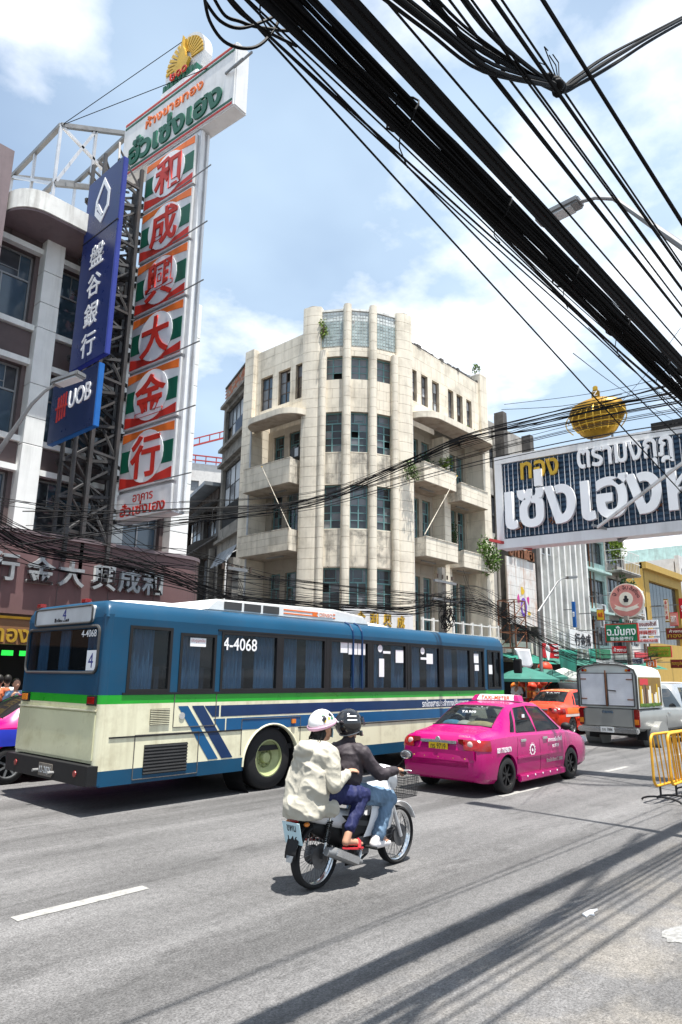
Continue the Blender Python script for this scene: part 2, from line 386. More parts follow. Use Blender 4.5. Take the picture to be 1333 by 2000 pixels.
dm('jacket_cream', (0.42,0.395,0.33), 0.75, var=0.08, scale=6, bump=0.35, bscale=14); dm('jacket_dark', (0.045,0.036,0.042), 0.6, var=0.2, scale=6, bump=0.4, bscale=13)
dm('trouser_navy', (0.014,0.018,0.075), 0.7, var=0.2, scale=8, bump=0.3, bscale=16); dm('jeans', (0.14,0.22,0.32), 0.8, var=0.35, scale=7, bump=0.3, bscale=18)
dm('helmet_white', (0.80,0.78,0.78), 0.15, var=0.03, coat=0.8); dm('helmet_pink', (0.72,0.42,0.55), 0.2, coat=0.7); dm('helmet_black', (0.010,0.010,0.012), 0.10, coat=1.0); M['visor'] = glass('visor', (0.55,0.5,0.5), 0.35)
dm('sandal_red', (0.50,0.03,0.04), 0.5); dm('shoe_white', (0.70,0.66,0.66), 0.6, var=0.1)
dm('moto_white', (0.74,0.75,0.77), 0.22, var=0.04, coat=0.7); dm('moto_grey', (0.20,0.21,0.22), 0.35, metal=0.4, var=0.12); dm('engine', (0.11,0.11,0.115), 0.45, metal=0.6, var=0.25, scale=14); dm('basket', (0.03,0.03,0.032), 0.5)
dm('barrier_yellow', (0.70,0.36,0.03), 0.5, var=0.12, dirt=0.35, dcol=(0.25,0.12,0.05), dscale=7)
dm('leaf_a', (0.075,0.15,0.018), 0.6, var=0.35, scale=6); dm('leaf_b', (0.15,0.23,0.025), 0.6, var=0.3, scale=6); dm('leaf_c', (0.03,0.08,0.02), 0.6, var=0.35, scale=6); dm('bark', (0.10,0.075,0.05), 0.9)
dm('tarp_green', (0.02,0.17,0.125), 0.6, var=0.25, scale=2.5); dm('tarp_white', (0.72,0.73,0.76), 0.6, var=0.1); dm('awning_teal', (0.03,0.14,0.11), 0.6, var=0.15); dm('awning_pale', (0.55,0.58,0.52), 0.6, var=0.15)
dm('lantern_red', (0.62,0.05,0.02), 0.5, var=0.15); dm('lantern_orange', (0.75,0.20,0.03), 0.5, var=0.2)
dm('shop_red', (0.58,0.02,0.03), 0.4, var=0.1); dm('pink_sign', (0.62,0.25,0.22), 0.5, var=0.12); dm('maroon', (0.18,0.02,0.02), 0.5, var=0.15); dm('lime', (0.22,0.36,0.03), 0.5, var=0.15); dm('cream_sign', (0.72,0.68,0.58), 0.5)
dm('bb_blue', (0.012,0.035,0.075), 0.3, var=0.35, scale=3); dm('bb_rib', (0.035,0.075,0.13), 0.3, var=0.3); dm('neon', (0.66,0.66,0.68), 0.3, var=0.08)
dm('turquoise', (0.42,0.58,0.55), 0.8, var=0.15, dirt=0.5, dcol=(0.2,0.22,0.2), streak=0.5); dm('ochre', (0.46,0.30,0.075), 0.7, var=0.08, streak=0.2); dm('ltblue_wall', (0.58,0.64,0.70), 0.8, var=0.08, dirt=0.3, dcol=(0.3,0.33,0.36))
dm('far_white', (0.62,0.60,0.58), 0.8, var=0.1, dirt=0.4, dcol=(0.36,0.3,0.28), dscale=0.5); dm('crane_red', (0.40,0.05,0.05), 0.6)
dm('wood_dark', (0.07,0.05,0.04), 0.8, var=0.3, stretch=(1,1,6)); dm('tin', (0.26,0.28,0.30), 0.5, metal=0.4, var=0.25, dirt=0.5, dcol=(0.14,0.09,0.06))
dm('orange_body', (0.55,0.19,0.05), 0.6, var=0.2); dm('cloth_blue', (0.10,0.13,0.18), 0.85, var=0.3); dm('purple', (0.17,0.08,0.42), 0.7); dm('graffiti_yellow', (0.65,0.42,0.03), 0.7); dm('graffiti_magenta', (0.55,0.06,0.28), 0.7)
dm('rusty_white', (0.68,0.665,0.64), 0.6, var=0.08, dirt=0.5, dcol=(0.42,0.2,0.1), dscale=1.4, streak=0.7); dm('brown_fascia', (0.20,0.105,0.05), 0.45, var=0.1); dm('shirt_white', (0.66,0.67,0.70), 0.8); dm('shirt_blue', (0.22,0.36,0.52), 0.8); dm('shirt_orange', (0.45,0.12,0.05), 0.8)
dm('green_neon', (0.02,0.45,0.05), 0.4, emit=(0.03,0.8,0.08,0.6))
# stucco with a fine score line is real geometry (blocks); asphalt:
def asphalt():
    A = bpy.data.materials.new('asphalt'); A.use_nodes = True; t = A.node_tree; L = t.links; b = t.nodes['Principled BSDF']
    g = t.nodes.new('ShaderNodeNewGeometry')
    def no(sc, det=4, st=None, rough=0.5):
        n = t.nodes.new('ShaderNodeTexNoise'); n.inputs['Scale'].default_value = sc; n.inputs['Detail'].default_value = det; n.inputs['Roughness'].default_value = rough
        if st:
            mm = t.nodes.new('ShaderNodeMapping'); mm.inputs['Scale'].default_value = st; L.new(g.outputs['Position'], mm.inputs[0]); L.new(mm.outputs[0], n.inputs['Vector'])
        else: L.new(g.outputs['Position'], n.inputs['Vector'])
        return n
    def ramp(src, lo, hi, a, c_):
        r = t.nodes.new('ShaderNodeMapRange'); r.inputs[1].default_value = lo; r.inputs[2].default_value = hi; r.inputs[3].default_value = a; r.inputs[4].default_value = c_
        L.new(src, r.inputs[0]); return r.outputs[0]
    def mul(a, b_):
        m_ = t.nodes.new('ShaderNodeMath'); m_.operation = 'MULTIPLY'; L.new(a, m_.inputs[0]); L.new(b_, m_.inputs[1]); return m_.outputs[0]
    big = ramp(no(0.55, 6).outputs[0], 0.3, 0.7, 0.82, 1.14)
    lanes = ramp(no(1.0, 5, (0.05, 1.4, 1)).outputs[0], 0.38, 0.62, 0.66, 1.16)     # tyre-polished and oily lanes along the road
    grit = ramp(no(60, 4, None, 0.8).outputs[0], 0.36, 0.64, 0.50, 1.50)
    mid = ramp(no(14, 6, None, 0.75).outputs[0], 0.36, 0.64, 0.78, 1.20)
    oil = ramp(no(2.3, 7, (0.45, 1.3, 1), 0.75).outputs[0], 0.54, 0.70, 1.0, 0.55)
    f = mul(mul(mul(big, lanes), mul(grit, mid)), oil)
    vo = t.nodes.new('ShaderNodeTexVoronoi'); vo.feature = 'DISTANCE_TO_EDGE'; vo.inputs['Scale'].default_value = 0.42
    wv = no(1.7, 5); ad = t.nodes.new('ShaderNodeVectorMath'); ad.operation = 'ADD'
    L.new(g.outputs['Position'], ad.inputs[0]); L.new(wv.outputs['Color'], ad.inputs[1]); L.new(ad.outputs[0], vo.inputs['Vector'])
    crack = ramp(vo.outputs['Distance'], 0.0, 0.006, 0.86, 1.0); f = mul(f, crack)
    col = t.nodes.new('ShaderNodeVectorMath'); col.operation = 'SCALE'; col.inputs[0].default_value = (0.122, 0.119, 0.119)
    L.new(f, col.inputs['Scale'])
    # sandy dust gathers along the near kerb
    sp = t.nodes.new('ShaderNodeSeparateXYZ'); L.new(g.outputs['Position'], sp.inputs[0])
    edge = ramp(sp.outputs['Y'], 3.3, 2.2, 0.0, 1.0)
    en = ramp(no(1.6, 6, None, 0.65).outputs[0], 0.42, 0.62, 0.0, 0.60); em = mul(edge, en)
    mx = t.nodes.new('ShaderNodeMixRGB'); mx.inputs[2].default_value = (0.245, 0.215, 0.175, 1)
    g2 = t.nodes.new('ShaderNodeVectorMath'); g2.operation = 'SCALE'; g2.inputs[0].default_value = (0.20, 0.182, 0.158); L.new(mul(grit, mid), g2.inputs['Scale'])
    L.new(em, mx.inputs[0]); L.new(col.outputs[0], mx.inputs[1]); L.new(g2.outputs[0], mx.inputs[2])
    L.new(mx.outputs[0], b.inputs['Base Color'])
    b.inputs['Roughness'].default_value = 0.75; b.inputs['Specular IOR Level'].default_value = 0.35
    bp = t.nodes.new('ShaderNodeBump'); bp.inputs['Strength'].default_value = 0.55; bp.inputs['Distance'].default_value = 0.008
    L.new(no(110, 3, None, 0.7).outputs[0], bp.inputs['Height']); L.new(bp.outputs[0], b.inputs['Normal'])
    return A
M['asphalt'] = asphalt()
dm('road_paint', (0.30,0.294,0.28), 0.75, var=0.2, scale=20, dirt=0.9, dcol=(0.15,0.147,0.145), dscale=11)
dm('pavement', (0.27,0.25,0.23), 0.9, var=0.2, bump=0.2, dirt=0.4); dm('kerb', (0.36,0.35,0.33), 0.9, var=0.2, dirt=0.4)
# ------------------------------------------------------------------ the ground
MB().box(-400, 900, -300, 600, -0.5, 0.0).build('road', M['asphalt'], kind='structure')
pv = MB().box(-60, 17.5, 15.0, 18.4, 0, 0.15).box(20.5, 140, 15.0, 19.4, 0, 0.15); pv.build('pavement', M['pavement'], kind='structure')
def dash(x0, x1, y, w=0.13):
    n = 10
    def fn(u, v): return (x0+(x1-x0)*u, y+(v-0.5)*w + random.uniform(-.006,.006), 0.004)
    MB().grid(fn, n, 1).build('lane_marking', M['road_paint'], kind='structure')
a, b_ = onZ(25,1795), onZ(290,1735)
dash(a.x, b_.x, 5.78)
for x0, x1 in ((10.55,11.9),(14.9,16.1),(19.3,20.6),(23.6,25)): dash(x0, x1, 5.98, 0.12)
# worn white paint spill by the kerb
random.seed(3)
c0 = onZ(1300,1820); pts = []
for k in range(60):
    th = 2*math.pi*k/60; r = 1+.13*mnoise.noise(Vector((2.2*math.cos(th),2.2*math.sin(th),.4)))*2+random.uniform(-.035,.035); pts.append((c0.x+.20*r*math.cos(th), c0.y-.10+.115*r*math.sin(th), .004))
dm('old_paint', (0.27,0.267,0.26), 0.8, var=0.45, scale=28, dirt=1.0, dcol=(0.14,0.137,0.134), dscale=9)
MB().add(pts, [tuple(range(60))]).build('paint_patch', M['old_paint'], kind='structure')
# ------------------------------------------------------------------ building helpers
ZUP = Vector((0,0,1))
def wall(name, mt, parent, org, u, n, W, z0, z1, holes=(), th=0.25, **kw):
    """flat wall with real openings; org at u=0,z=0; n points outwards"""
    org, u, n = Vector(org), Vector(u).normalized(), Vector(n).normalized()
    us = sorted({0.0, W} | {h[0] for h in holes} | {h[1] for h in holes}); zs = sorted({z0, z1} | {h[2] for h in holes} | {h[3] for h in holes})
    us = [a for a in us if -1e-6 <= a <= W+1e-6]; zs = [a for a in zs if z0-1e-6 <= a <= z1+1e-6]
    b = MB(); P = lambda a, z, d: org + u*a + ZUP*z - n*d
    ins = lambda a, z: any(h[0] < a < h[1] and h[2] < z < h[3] for h in holes)
    flip = u.cross(ZUP).dot(n) < 0
    def q(*p): b.add(list(p)[::-1] if flip else p, [(0,1,2,3)])
    for i in range(len(us)-1):
        for j in range(len(zs)-1):
            a0, a1, c0, c1 = us[i], us[i+1], zs[j], zs[j+1]
            if ins((a0+a1)/2, (c0+c1)/2): continue
            q(P(a0,c0,0), P(a1,c0,0), P(a1,c1,0), P(a0,c1,0)); q(P(a1,c0,th), P(a0,c0,th), P(a0,c1,th), P(a1,c1,th))
    for (a0,a1,c0,c1) in list(holes) + [None]*0:
        q(P(a0,c0,0), P(a0,c0,th), P(a1,c0,th), P(a1,c0,0)); q(P(a0,c1,0), P(a1,c1,0), P(a1,c1,th), P(a0,c1,th))
        q(P(a0,c0,0), P(a0,c1,0), P(a0,c1,th), P(a0,c0,th)); q(P(a1,c0,0), P(a1,c0,th), P(a1,c1,th), P(a1,c1,0))
    q(P(0,z1,0), P(W,z1,0), P(W,z1,th), P(0,z1,th)); q(P(0,z0,0), P(0,z1,0), P(0,z1,th), P(0,z0,th)); q(P(W,z0,0), P(W,z0,th), P(W,z1,th), P(W,z1,0)); q(P(0,z0,0), P(0,z0,th), P(W,z0,th), P(W,z0,0))
    return b.build(name, mt, parent, **kw)
def rect_sub(r, h):
    a0,a1,c0,c1 = r; b0,b1,d0,d1 = h
    if b1 <= a0 or b0 >= a1 or d1 <= c0 or d0 >= c1: return [r]
    out = []
    if d0 > c0: out.append((a0,a1,c0,d0))
    if d1 < c1: out.append((a0,a1,d1,c1))
    m0, m1 = max(c0,d0), min(c1,d1)
    if b0 > a0: out.append((a0,b0,m0,m1))
    if b1 < a1: out.append((b1,a1,m0,m1))
    return out
def facing(parent, mt, org, u, n, W, z0, z1, holes=(), ch=0.46, bl=0.95, proud=0.012, gap=0.012, name='facing_block', off=0):
    """scored blocks: each block stands proud of the joint bed, joined into one part"""
    org, u, n = Vector(org), Vector(u).normalized(), Vector(n).normalized(); b = MB(); row = 0; z = z0
    while z < z1-0.02:
        zt = min(z+ch, z1); a = -(bl/2)*((row+off) % 2)
        while a < W:
            rs = [(max(a,0)+gap/2, min(a+bl,W)-gap/2, z+gap/2, zt-gap/2)]
            for h in holes: rs = [x for r in rs for x in rect_sub(r, h)]
            for r in rs:
                if r[1]-r[0] < 0.03 or r[3]-r[2] < 0.03: continue
                k = proud + random.uniform(0, 0.003)
                b.ob(org + u*(r[0]+r[1])/2 + ZUP*(r[2]+r[3])/2 + n*(k/2), u*(r[1]-r[0])/2, ZUP*(r[3]-r[2])/2, n*(k/2))
            a += bl
        z = zt; row += 1
    return b.build(name, mt, parent, kind='stuff')
def win(parent, c, u, n, w, h, frame, pane, rows=4, leaves=2, transom=0.27, depth=0.14, fw=0.05, panes2=None, broken=0.0, open_leaf=False):
    """casement window; c = middle of the sill on the wall plane"""
    c, u, n = Vector(c), Vector(u).normalized(), Vector(n).normalized(); o = c - n*depth; b = MB()
    def bar(a0, a1, z0, z1, t=0.05): b.ob(o + u*(a0+a1)/2 + ZUP*(z0+z1)/2, u*(a1-a0)/2, ZUP*(z1-z0)/2, n*t/2)
    bar(-w/2, -w/2+fw, 0, h); bar(w/2-fw, w/2, 0, h); bar(-w/2+fw, w/2-fw, 0, fw); bar(-w/2+fw, w/2-fw, h-fw, h)
    zt = h*(1-transom) if transom else h-fw
    if transom:
        bar(-w/2+fw, w/2-fw, zt-fw/2, zt+fw/2, 0.06)
    cells = []
    lw = (w-2*fw)/leaves
    for i in range(leaves):
        a0 = -w/2+fw+lw*i; a1 = a0+lw
        if i: bar(a0-fw*0.45, a0+fw*0.45, fw, zt-fw/2, 0.055)
        rh = (zt-fw/2-fw)/rows
        for r in range(rows):
            z0 = fw+rh*r
            if r: bar(a0+(fw*.45 if i else 0), a1-(fw*.45 if i < leaves-1 else 0), z0-0.015, z0+0.015, 0.035)
            cells.append((a0, a1, z0, z0+rh))
    if transom:
        t0, t1 = zt+fw/2, h-fw; s = (w-2*fw)
        for a in (-w/2+fw+s*0.2, w/2-fw-s*0.2): bar(a-0.01, a+0.01, t0, t1, 0.03)
        zm = t0+(t1-t0)*0.28; bar(-w/2+fw+s*0.2+.01, w/2-fw-s*0.2-.01, zm-0.01, zm+0.01, 0.028)
        cells += [(-w/2+fw, -w/2+fw+s*.2, t0, t1), (-w/2+fw+s*.2, w/2-fw-s*.2, t0, t1), (w/2-fw-s*.2, w/2-fw, t0, t1)]
    f = b.build('window', frame, parent)
    for (a0,a1,z0,z1) in cells:
        if random.random() < broken: continue
        pm = panes2 if (panes2 and random.random() < 0.5) else pane
        ubox('pane', pm, f, o + u*(a0+a1)/2 + ZUP*(z0+z1)/2 - n*random.uniform(0.006,0.012), u*(a1-a0)/2*0.99, ZUP*(z1-z0)/2*0.99, n*0.004)
    # dark room behind
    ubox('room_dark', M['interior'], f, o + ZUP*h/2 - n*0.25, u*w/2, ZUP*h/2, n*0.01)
    return f
def leaves_cloud(b, c, r, n, size=0.09, droop=0.0):
    c = Vector(c)
    for _ in range(n):
        d = Vector((random.gauss(0,1), random.gauss(0,1), random.gauss(0,1))).normalized() * (random.random()**0.4)
        p = c + Vector((d.x*r[0], d.y*r[1], d.z*r[2] - droop*random.random()))
        t = Vector((random.gauss(0,1), random.gauss(0,1), random.gauss(0,1)-0.4)).normalized(); s_ = t.cross(Vector((random.gauss(0,1),random.gauss(0,1),random.gauss(0,1)))).normalized()
        L = size*random.uniform(.6,1.3)
        b.add([p, p+t*L*.5+s_*L*.28, p+t*L, p+t*L*.5-s_*L*.28], [(0,1,2,3)])
def plant(name, label, c, r, n, size=0.09, mt='leaf_a', droop=0.0, clumps=5, group=None, stem_to=None):
    t = thing(name, label, 'plant', c, group=group); b = MB(); c = Vector(c)
    for k in range(clumps):
        q = c + Vector((random.uniform(-.6,.6)*r[0], random.uniform(-.6,.6)*r[1], random.uniform(-.6,.6)*r[2]))
        leaves_cloud(b, q, (r[0]*.55, r[1]*.55, r[2]*.55), n//clumps, size, droop)
    b.build('foliage', M[mt], t)
    s = MB(); base = Vector(stem_to) if stem_to is not None else c - Vector((0,0,r[2]))
    for k in range(5):
        e = c + Vector((random.uniform(-.7,.7)*r[0], random.uniform(-.7,.7)*r[1], random.uniform(-.2,.7)*r[2]))
        s.tube([base, base.lerp(e,.5)+Vector((0,0,.05)), e], [0.014,.01,.004], 5)
    s.build('stem', M['bark'], t)
    return t
# ------------------------------------------------------------------ the corner block with the bowed tower
CB = thing('corner_building', 'cream art deco corner building with bowed tower and glass block crown', 'building', (24,18,0))
NY, NX = Vector((0,-1,0)), Vector((-1,0,0)); UX, UY = Vector((1,0,0)), Vector((0,1,0))
ZTOP = 17.45
# right face -------------------------------------------------------
X0, X1 = 24.75, 31.0
uppers = []
for (a, c_) in ((802.5,814),(822.5,835),(843.5,857),(874,884.5),(890.5,902),(909,919)):
    p, q = onY(a,730,18), onY(c_,730,18); uppers.append((max(p.x-X0,0.06), q.x-X0, 14.55, 16.15))
wall('upper_wall', M['joint'], CB, (X0,18.0,0), UX, NY, X1-X0, 13.9, ZTOP, uppers, 0.3)
facing(CB, M['stucco'], (X0,18.0,0), UX, NY, X1-X0, 13.9, ZTOP, uppers, 0.58, 1.2, off=1)
for h in uppers: win(CB, (X0+(h[0]+h[1])/2, 18.0, h[2]), UX, NY, h[1]-h[0], h[3]-h[2], M['frame_wood'], M['pane_grey'], 3, 2, 0, 0.16, 0.04, M['pane_pale'], 0.12)
FLO = [(3.9,6.45), (7.9,10.25), (11.0,13.25)]           # window sill and head of the three recessed floors
low = []
for bay in ((24.95,27.75),(28.45,30.85)):
    w_ = 0.66
    for k in range(3):
        cx_ = bay[0] + (bay[1]-bay[0])*(k+0.5)/3
        for z0,z1 in FLO: low.append((cx_-w_/2-X0, cx_+w_/2-X0, z0, z1))
wall('recessed_wall', M['joint'], CB, (X0,18.95,0), UX, NY, X1-X0, 2.6, 13.9, low, 0.3)
facing(CB, M['stucco_shaded'], (X0,18.95,0), UX, NY, X1-X0, 2.6, 13.9, low, 0.5, 1.0)
for h in low: win(CB, (X0+(h[0]+h[1])/2, 18.95, h[2]), UX, NY, h[1]-h[0], h[3]-h[2], M['frame_teal'], M['pane_dark'], 4, 2, 0.27, 0.14, 0.055, M['pane_grey'], 0.04)
def block_column(x0, x1, y0, y1, z0, z1, ch=0.46, mt='stucco', core='joint'):
    ubox('pilaster_core', M[core], CB, ((x0+x1)/2,(y0+y1)/2+.01,(z0+z1)/2), (x1-x0-.03, y1-y0-.02, z1-z0-.01))
    z = z0
    while z < z1-0.05:
        zt = min(z+ch, z1)
        ubox('block', M[mt], CB, ((x0+x1)/2+random.uniform(-.002,.002),(y0+y1)/2,(z+zt)/2), (x1-x0, y1-y0, zt-z-0.014)); z = zt
block_column(27.85, 28.40, 18.25, 18.96, 2.6, 13.6)
block_column(31.0, 31.7, 17.85, 19.2, 2.6, 18.0, 0.9)
# canopy over the recessed floors with a rounded end
def slab(name, mt, pts, z0, z1, parent, **kw):
    return MB().prism([(x,y,z0) for x,y in pts], (0,0,z1-z0)).build(name, mt, parent, **kw)
def canopy(parent, a0, a1, y_in, y_out, z0, z1, mapf, nm='canopy'):
    r = y_in - y_out; pts = []
    for k in range(9): th = math.pi/2*k/8; pts.append(mapf(a0 + r - r*math.cos(th), y_in - r*math.sin(th)))
    for k in range(9): th = math.pi/2*k/8; pts.append(mapf(a1 - r + r*math.sin(th), y_in - r*math.cos(th)))
    slab(nm, M['stucco'], pts, z0+0.03, z1, parent)
    ctr = Vector((sum(p[0] for p in pts)/len(pts), sum(p[1] for p in pts)/len(pts), 0))
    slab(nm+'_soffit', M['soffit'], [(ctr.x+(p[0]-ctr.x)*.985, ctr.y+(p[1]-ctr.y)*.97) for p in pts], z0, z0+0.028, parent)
canopy(CB, X0+0.03, 31.25, 17.995, 16.95, 13.55, 13.88, lambda a, y: (a, y))
def balcony(parent, org, u, n, a0, a1, dep, z0, z1, blocks=True):
    """hollow balcony tray; org/u along the wall, n outwards"""
    org, u, n = Vector(org), Vector(u), Vector(n); t = 0.11; b = MB(); q = lambda a, d, z: org + u*a + n*d + ZUP*z
    def bx(a, c_, d0, d1, e0, e1): b.ob(q((a+c_)/2,(d0+d1)/2,(e0+e1)/2), u*(c_-a)/2, n*(d1-d0)/2, ZUP*(e1-e0)/2)
    bx(a0, a1, dep-t, dep, z0+.03, z1); bx(a0, a0+t, 0, dep-t, z0+.03, z1); bx(a1-t, a1, 0, dep-t, z0+.03, z1); bx(a0+t, a1-t, 0, dep-t, z0+0.1, z0+0.2)
    o = b.build('balcony', M['joint'], parent)
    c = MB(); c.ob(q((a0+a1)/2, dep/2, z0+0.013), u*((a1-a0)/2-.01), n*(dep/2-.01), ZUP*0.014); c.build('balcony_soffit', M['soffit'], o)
    facing(o, M['stucco'], q(a0,dep,0), u, n, a1-a0, z0+.02, z1, (), (z1-z0)/3+.001, 1.6)
    facing(o, M['stucco_worn'], q(a0,0,0), n, -u, dep, z0+.02, z1, (), (z1-z0)/3+.001, 0.8)
    facing(o, M['stucco'], q(a1,0,0), n, u, dep, z0+.02, z1, (), (z1-z0)/3+.001, 0.8)
    k = MB(); k.ob(q((a0+a1)/2, dep-.05, z1+.018), u*((a1-a0)/2+.02), n*.085, ZUP*.018); k.build('coping', M['stucco_worn'], o)
    f = MB(); f.ob(q((a0+a1)/2, dep*.5, z0-.03), u*.55, n*.05, ZUP*.025); f.build('tube_light', M['frame_alu'], o)
    return o
for a0, a1, z0, z1, dp in ((24.95,27.6,10.5,11.4,1.55),(28.15,30.65,10.2,11.1,1.5),(25.0,27.6,7.05,7.93,1.55),(28.2,30.5,6.95,7.75,1.5)):
    balcony(CB, (0,18.95,0), UX, NY, a0, a1, dp, z0, z1)
# broken roof edge over the right face
rb = MB(); x = X0
while x < X1:
    L = random.uniform(.12,.4); rb.box(x, x+L, 18.0+random.uniform(-.06,.05), 18.35, ZTOP+.002, ZTOP+random.uniform(.05,.2)); x += L*random.uniform(.9,1.5)
rb.build('broken_coping', M['dark_concrete'], CB)
MB().prism([(28.6,18.4,ZTOP),(30.9,18.4,ZTOP),(30.9,18.4,ZTOP+.55),(28.6,18.4,ZTOP+.15)], (0,2.5,0)).build('roof_sheet', M['tin'], CB)
# left face (along the side street) --------------------------------
Y0, Y1 = 21.0, 25.2; XL = 21.0
upl = []
for (a, c_) in ((510,533),(544,567),(577.5,600)):
    p, q = onX(a,760,XL), onX(c_,760,XL); upl.append((max(q.y-Y0,.05), p.y-Y0, 14.35, 16.1))
wall('upper_wall', M['joint'], CB, (XL,Y0,0), UY, NX, Y1-Y0, 13.6, ZTOP+.1, upl, 0.3)
facing(CB, M['stucco'], (XL,Y0,0), UY, NX, Y1-Y0, 13.6, ZTOP+.1, upl, 0.58, 1.2)
for h in upl: win(CB, (XL, Y0+(h[0]+h[1])/2, h[2]), UY, NX, h[1]-h[0], h[3]-h[2], M['frame_wood'], M['pane_blue'], 3, 2, 0, 0.16, 0.04, M['pane_grey'], 0.12)
lowl = []
for k in range(3):
    cy_ = 21.2 + 3.2*(k+0.5)/3
    for z0,z1 in FLO: lowl.append((cy_-0.36-Y0, cy_+0.36-Y0, z0, z1))
wall('recessed_wall', M['joint'], CB, (XL+.95,Y0,0), UY, NX, Y1-Y0, 2.6, 13.6, lowl, 0.3)
facing(CB, M['stucco_shaded'], (XL+.95,Y0,0), UY, NX, Y1-Y0, 2.6, 13.6, lowl, 0.5, 1.0)
for h in lowl: win(CB, (XL+.95, Y0+(h[0]+h[1])/2, h[2]), UY, NX, h[1]-h[0], h[3]-h[2], M['frame_teal'], M['pane_dark'], 4, 2, 0.27, 0.14, 0.055, M['pane_grey'], 0.04)
block_column(20.75, 22.0, 24.65, 25.3, 2.6, 17.75, 0.46)
canopy(CB, 20.95, 24.6, 21.0, 19.95, 13.3, 13.6, lambda a, y: (y, a))
balcony(CB, (XL+.95,0,0), UY, NX, 21.45, 24.6, 1.55, 10.15, 11.3); balcony(CB, (XL+.95,0,0), UY, NX, 21.35, 24.7, 1.6, 7.08, 8.05)
MB().cyl((20.72,24.55,2.6),(20.72,24.55,13.4),.045,n=8).build('drain_pipe', M['pane_pale'], CB); MB().cyl((20.95,21.12,2.6),(20.95,21.12,13.5),.04,n=8).build('drain_pipe', M['dark_concrete'], CB); MB().cyl((24.78,17.9,2.6),(24.78,17.9,13.5),.04,n=8).build('drain_pipe', M['pane_pale'], CB)
# tower ------------------------------------------------------------
A0, A1 = Vector((21.12,20.9,0)), Vector((24.35,18.1,0)); tu = (A1-A0).normalized(); tn = Vector((tu.y,-tu.x,0))
if tn.dot(Vector((-1,-1,0))) < 0: tn = -tn
TL = (A1-A0).length
def arc(t): return A0 + tu*TL*t + tn*(0.62*(1-(2*t-1)**2))
knots = [arc(t) for t in (0.06,0.36,0.64,0.94)]
TF = [(4.05,6.36),(8.07,10.04),(11.55,13.45),(15.02,16.17)]
for i in range(3):
    p, q = knots[i], knots[i+1]; u = (q-p).normalized(); n = Vector((u.y,-u.x,0)); n = n if n.dot(tn) > 0 else -n; Wd = (q-p).length
    hs = [(0.2, Wd-0.2, z0, z1) for z0, z1 in TF]
    wall('tower_wall', M['joint'], CB, p, u, n, Wd, 2.6, 16.62, hs, 0.35)
    for za, zb, mt_ in ((2.6,6.4,'stucco_shaded'),(6.4,8.0,'stucco_worn'),(8.0,10.1,'stucco'),(10.1,11.5,'stucco_worn'),(11.5,13.2,'stucco'),(13.2,16.62,'stucco')): facing(CB, M[mt_], p, u, n, Wd, za, zb, hs, 0.46, 0.7, off=i)
    for k, h in enumerate(hs):
        top = k == 3
        win(CB, p + u*Wd/2 + ZUP*h[2], u, n, h[1]-h[0], h[3]-h[2], M['frame_teal'], M['pane_dark'] if not top else M['pane_grey'], 4 if not top else 3, 2, 0 if top else 0.27, 0.2, 0.055, M['pane_grey'], 0.05)
    # glass-block crown: every block its own little box in a white grid
    gb = MB(); gw = MB(); nx_, nz_ = 8, 11; bw = (Wd-.16)/nx_; bh = (18.42-16.68)/nz_
    fr = MB(); fr.ob(p+u*Wd/2+ZUP*17.55-n*.06, u*(Wd/2-.07), ZUP*.88, n*.03); fr.build('block_grout', M['white_paint'], CB)
    for a in range(nx_):
        for c_ in range(nz_):
            if random.random() < .02: continue
            g_ = gw if c_ >= nz_-3 else gb
            g_.ob(p + u*(.08+bw*(a+.5)) + ZUP*(16.68+bh*(c_+.5)) - n*(.025+random.uniform(0,.01)), u*(bw/2-.014), ZUP*(bh/2-.014), n*.03)
    gb.build('glass_blocks', M['glass_block'], CB, kind='stuff'); gw.build('glass_blocks_pale', M['glass_block_white'], CB, kind='stuff')
    ubox('crown_coping', M['white_paint'], CB, p+u*Wd/2+ZUP*18.5-n*.06, u*Wd/2, ZUP*.05, n*.1)
def round_block_mesh(w, d, h):
    pts = [(-w/2, 0.35), (-w/2, -d*.35)] + [(-w/2+w*.5*(1-math.cos(th)), -d*.35 - d*.65*math.sin(th)) for th in [math.pi*k/8 for k in range(1,8)]] + [(w/2,-d*.35),(w/2,0.35)]
    me = MB().prism([(x,y,0) for x,y in pts], (0,0,h)).mesh('block'); return me
def round_column(pos, n, w, d, z0, z1, ch, mt):
    me = round_block_mesh(w, d, ch-0.014); me.materials.append(M[mt]); ang = math.atan2(n.x, -n.y) * -1
    ang = math.atan2(-n.y, -n.x) - math.pi/2
    ang = math.atan2(n.y, n.x) + math.pi/2
    z = z0
    while z < z1-.05:
        o = bpy.data.objects.new('block', me); COL.objects.link(o); attach(o, CB); o.matrix_basis = Matrix.Translation(Vector((pos.x,pos.y,z))) @ Matrix.Rotation(ang, 4, 'Z'); z += ch
    rc = w*.40; k_ = rc-d*.8; c = MB().cyl((pos.x-n.x*k_,pos.y-n.y*k_,z0),(pos.x-n.x*k_,pos.y-n.y*k_,z1),rc,n=12); c.build('column_core', M['joint'], CB)
for i in (1,2): round_column(knots[i]+tn*.02, tn, 0.36, 0.26, 2.6, 18.45, 0.46, 'stucco')
nl = (tn+NX).normalized(); nr = (tn+NY).normalized()
round_column(arc(0.0)+nl*.05, nl, 0.9, 0.20, 2.6, 18.75, 0.46, 'stucco'); round_column(arc(0.11)+tn*.0, tn, 0.34, 0.30, 2.6, 16.3, 0.46, 'stucco')
round_column(arc(1.0)+nr*.05, nr, 0.9, 0.20, 2.6, 18.75, 0.46, 'stucco'); round_column(arc(0.89)+tn*.0, tn, 0.34, 0.30, 2.6, 16.3, 0.46, 'stucco')
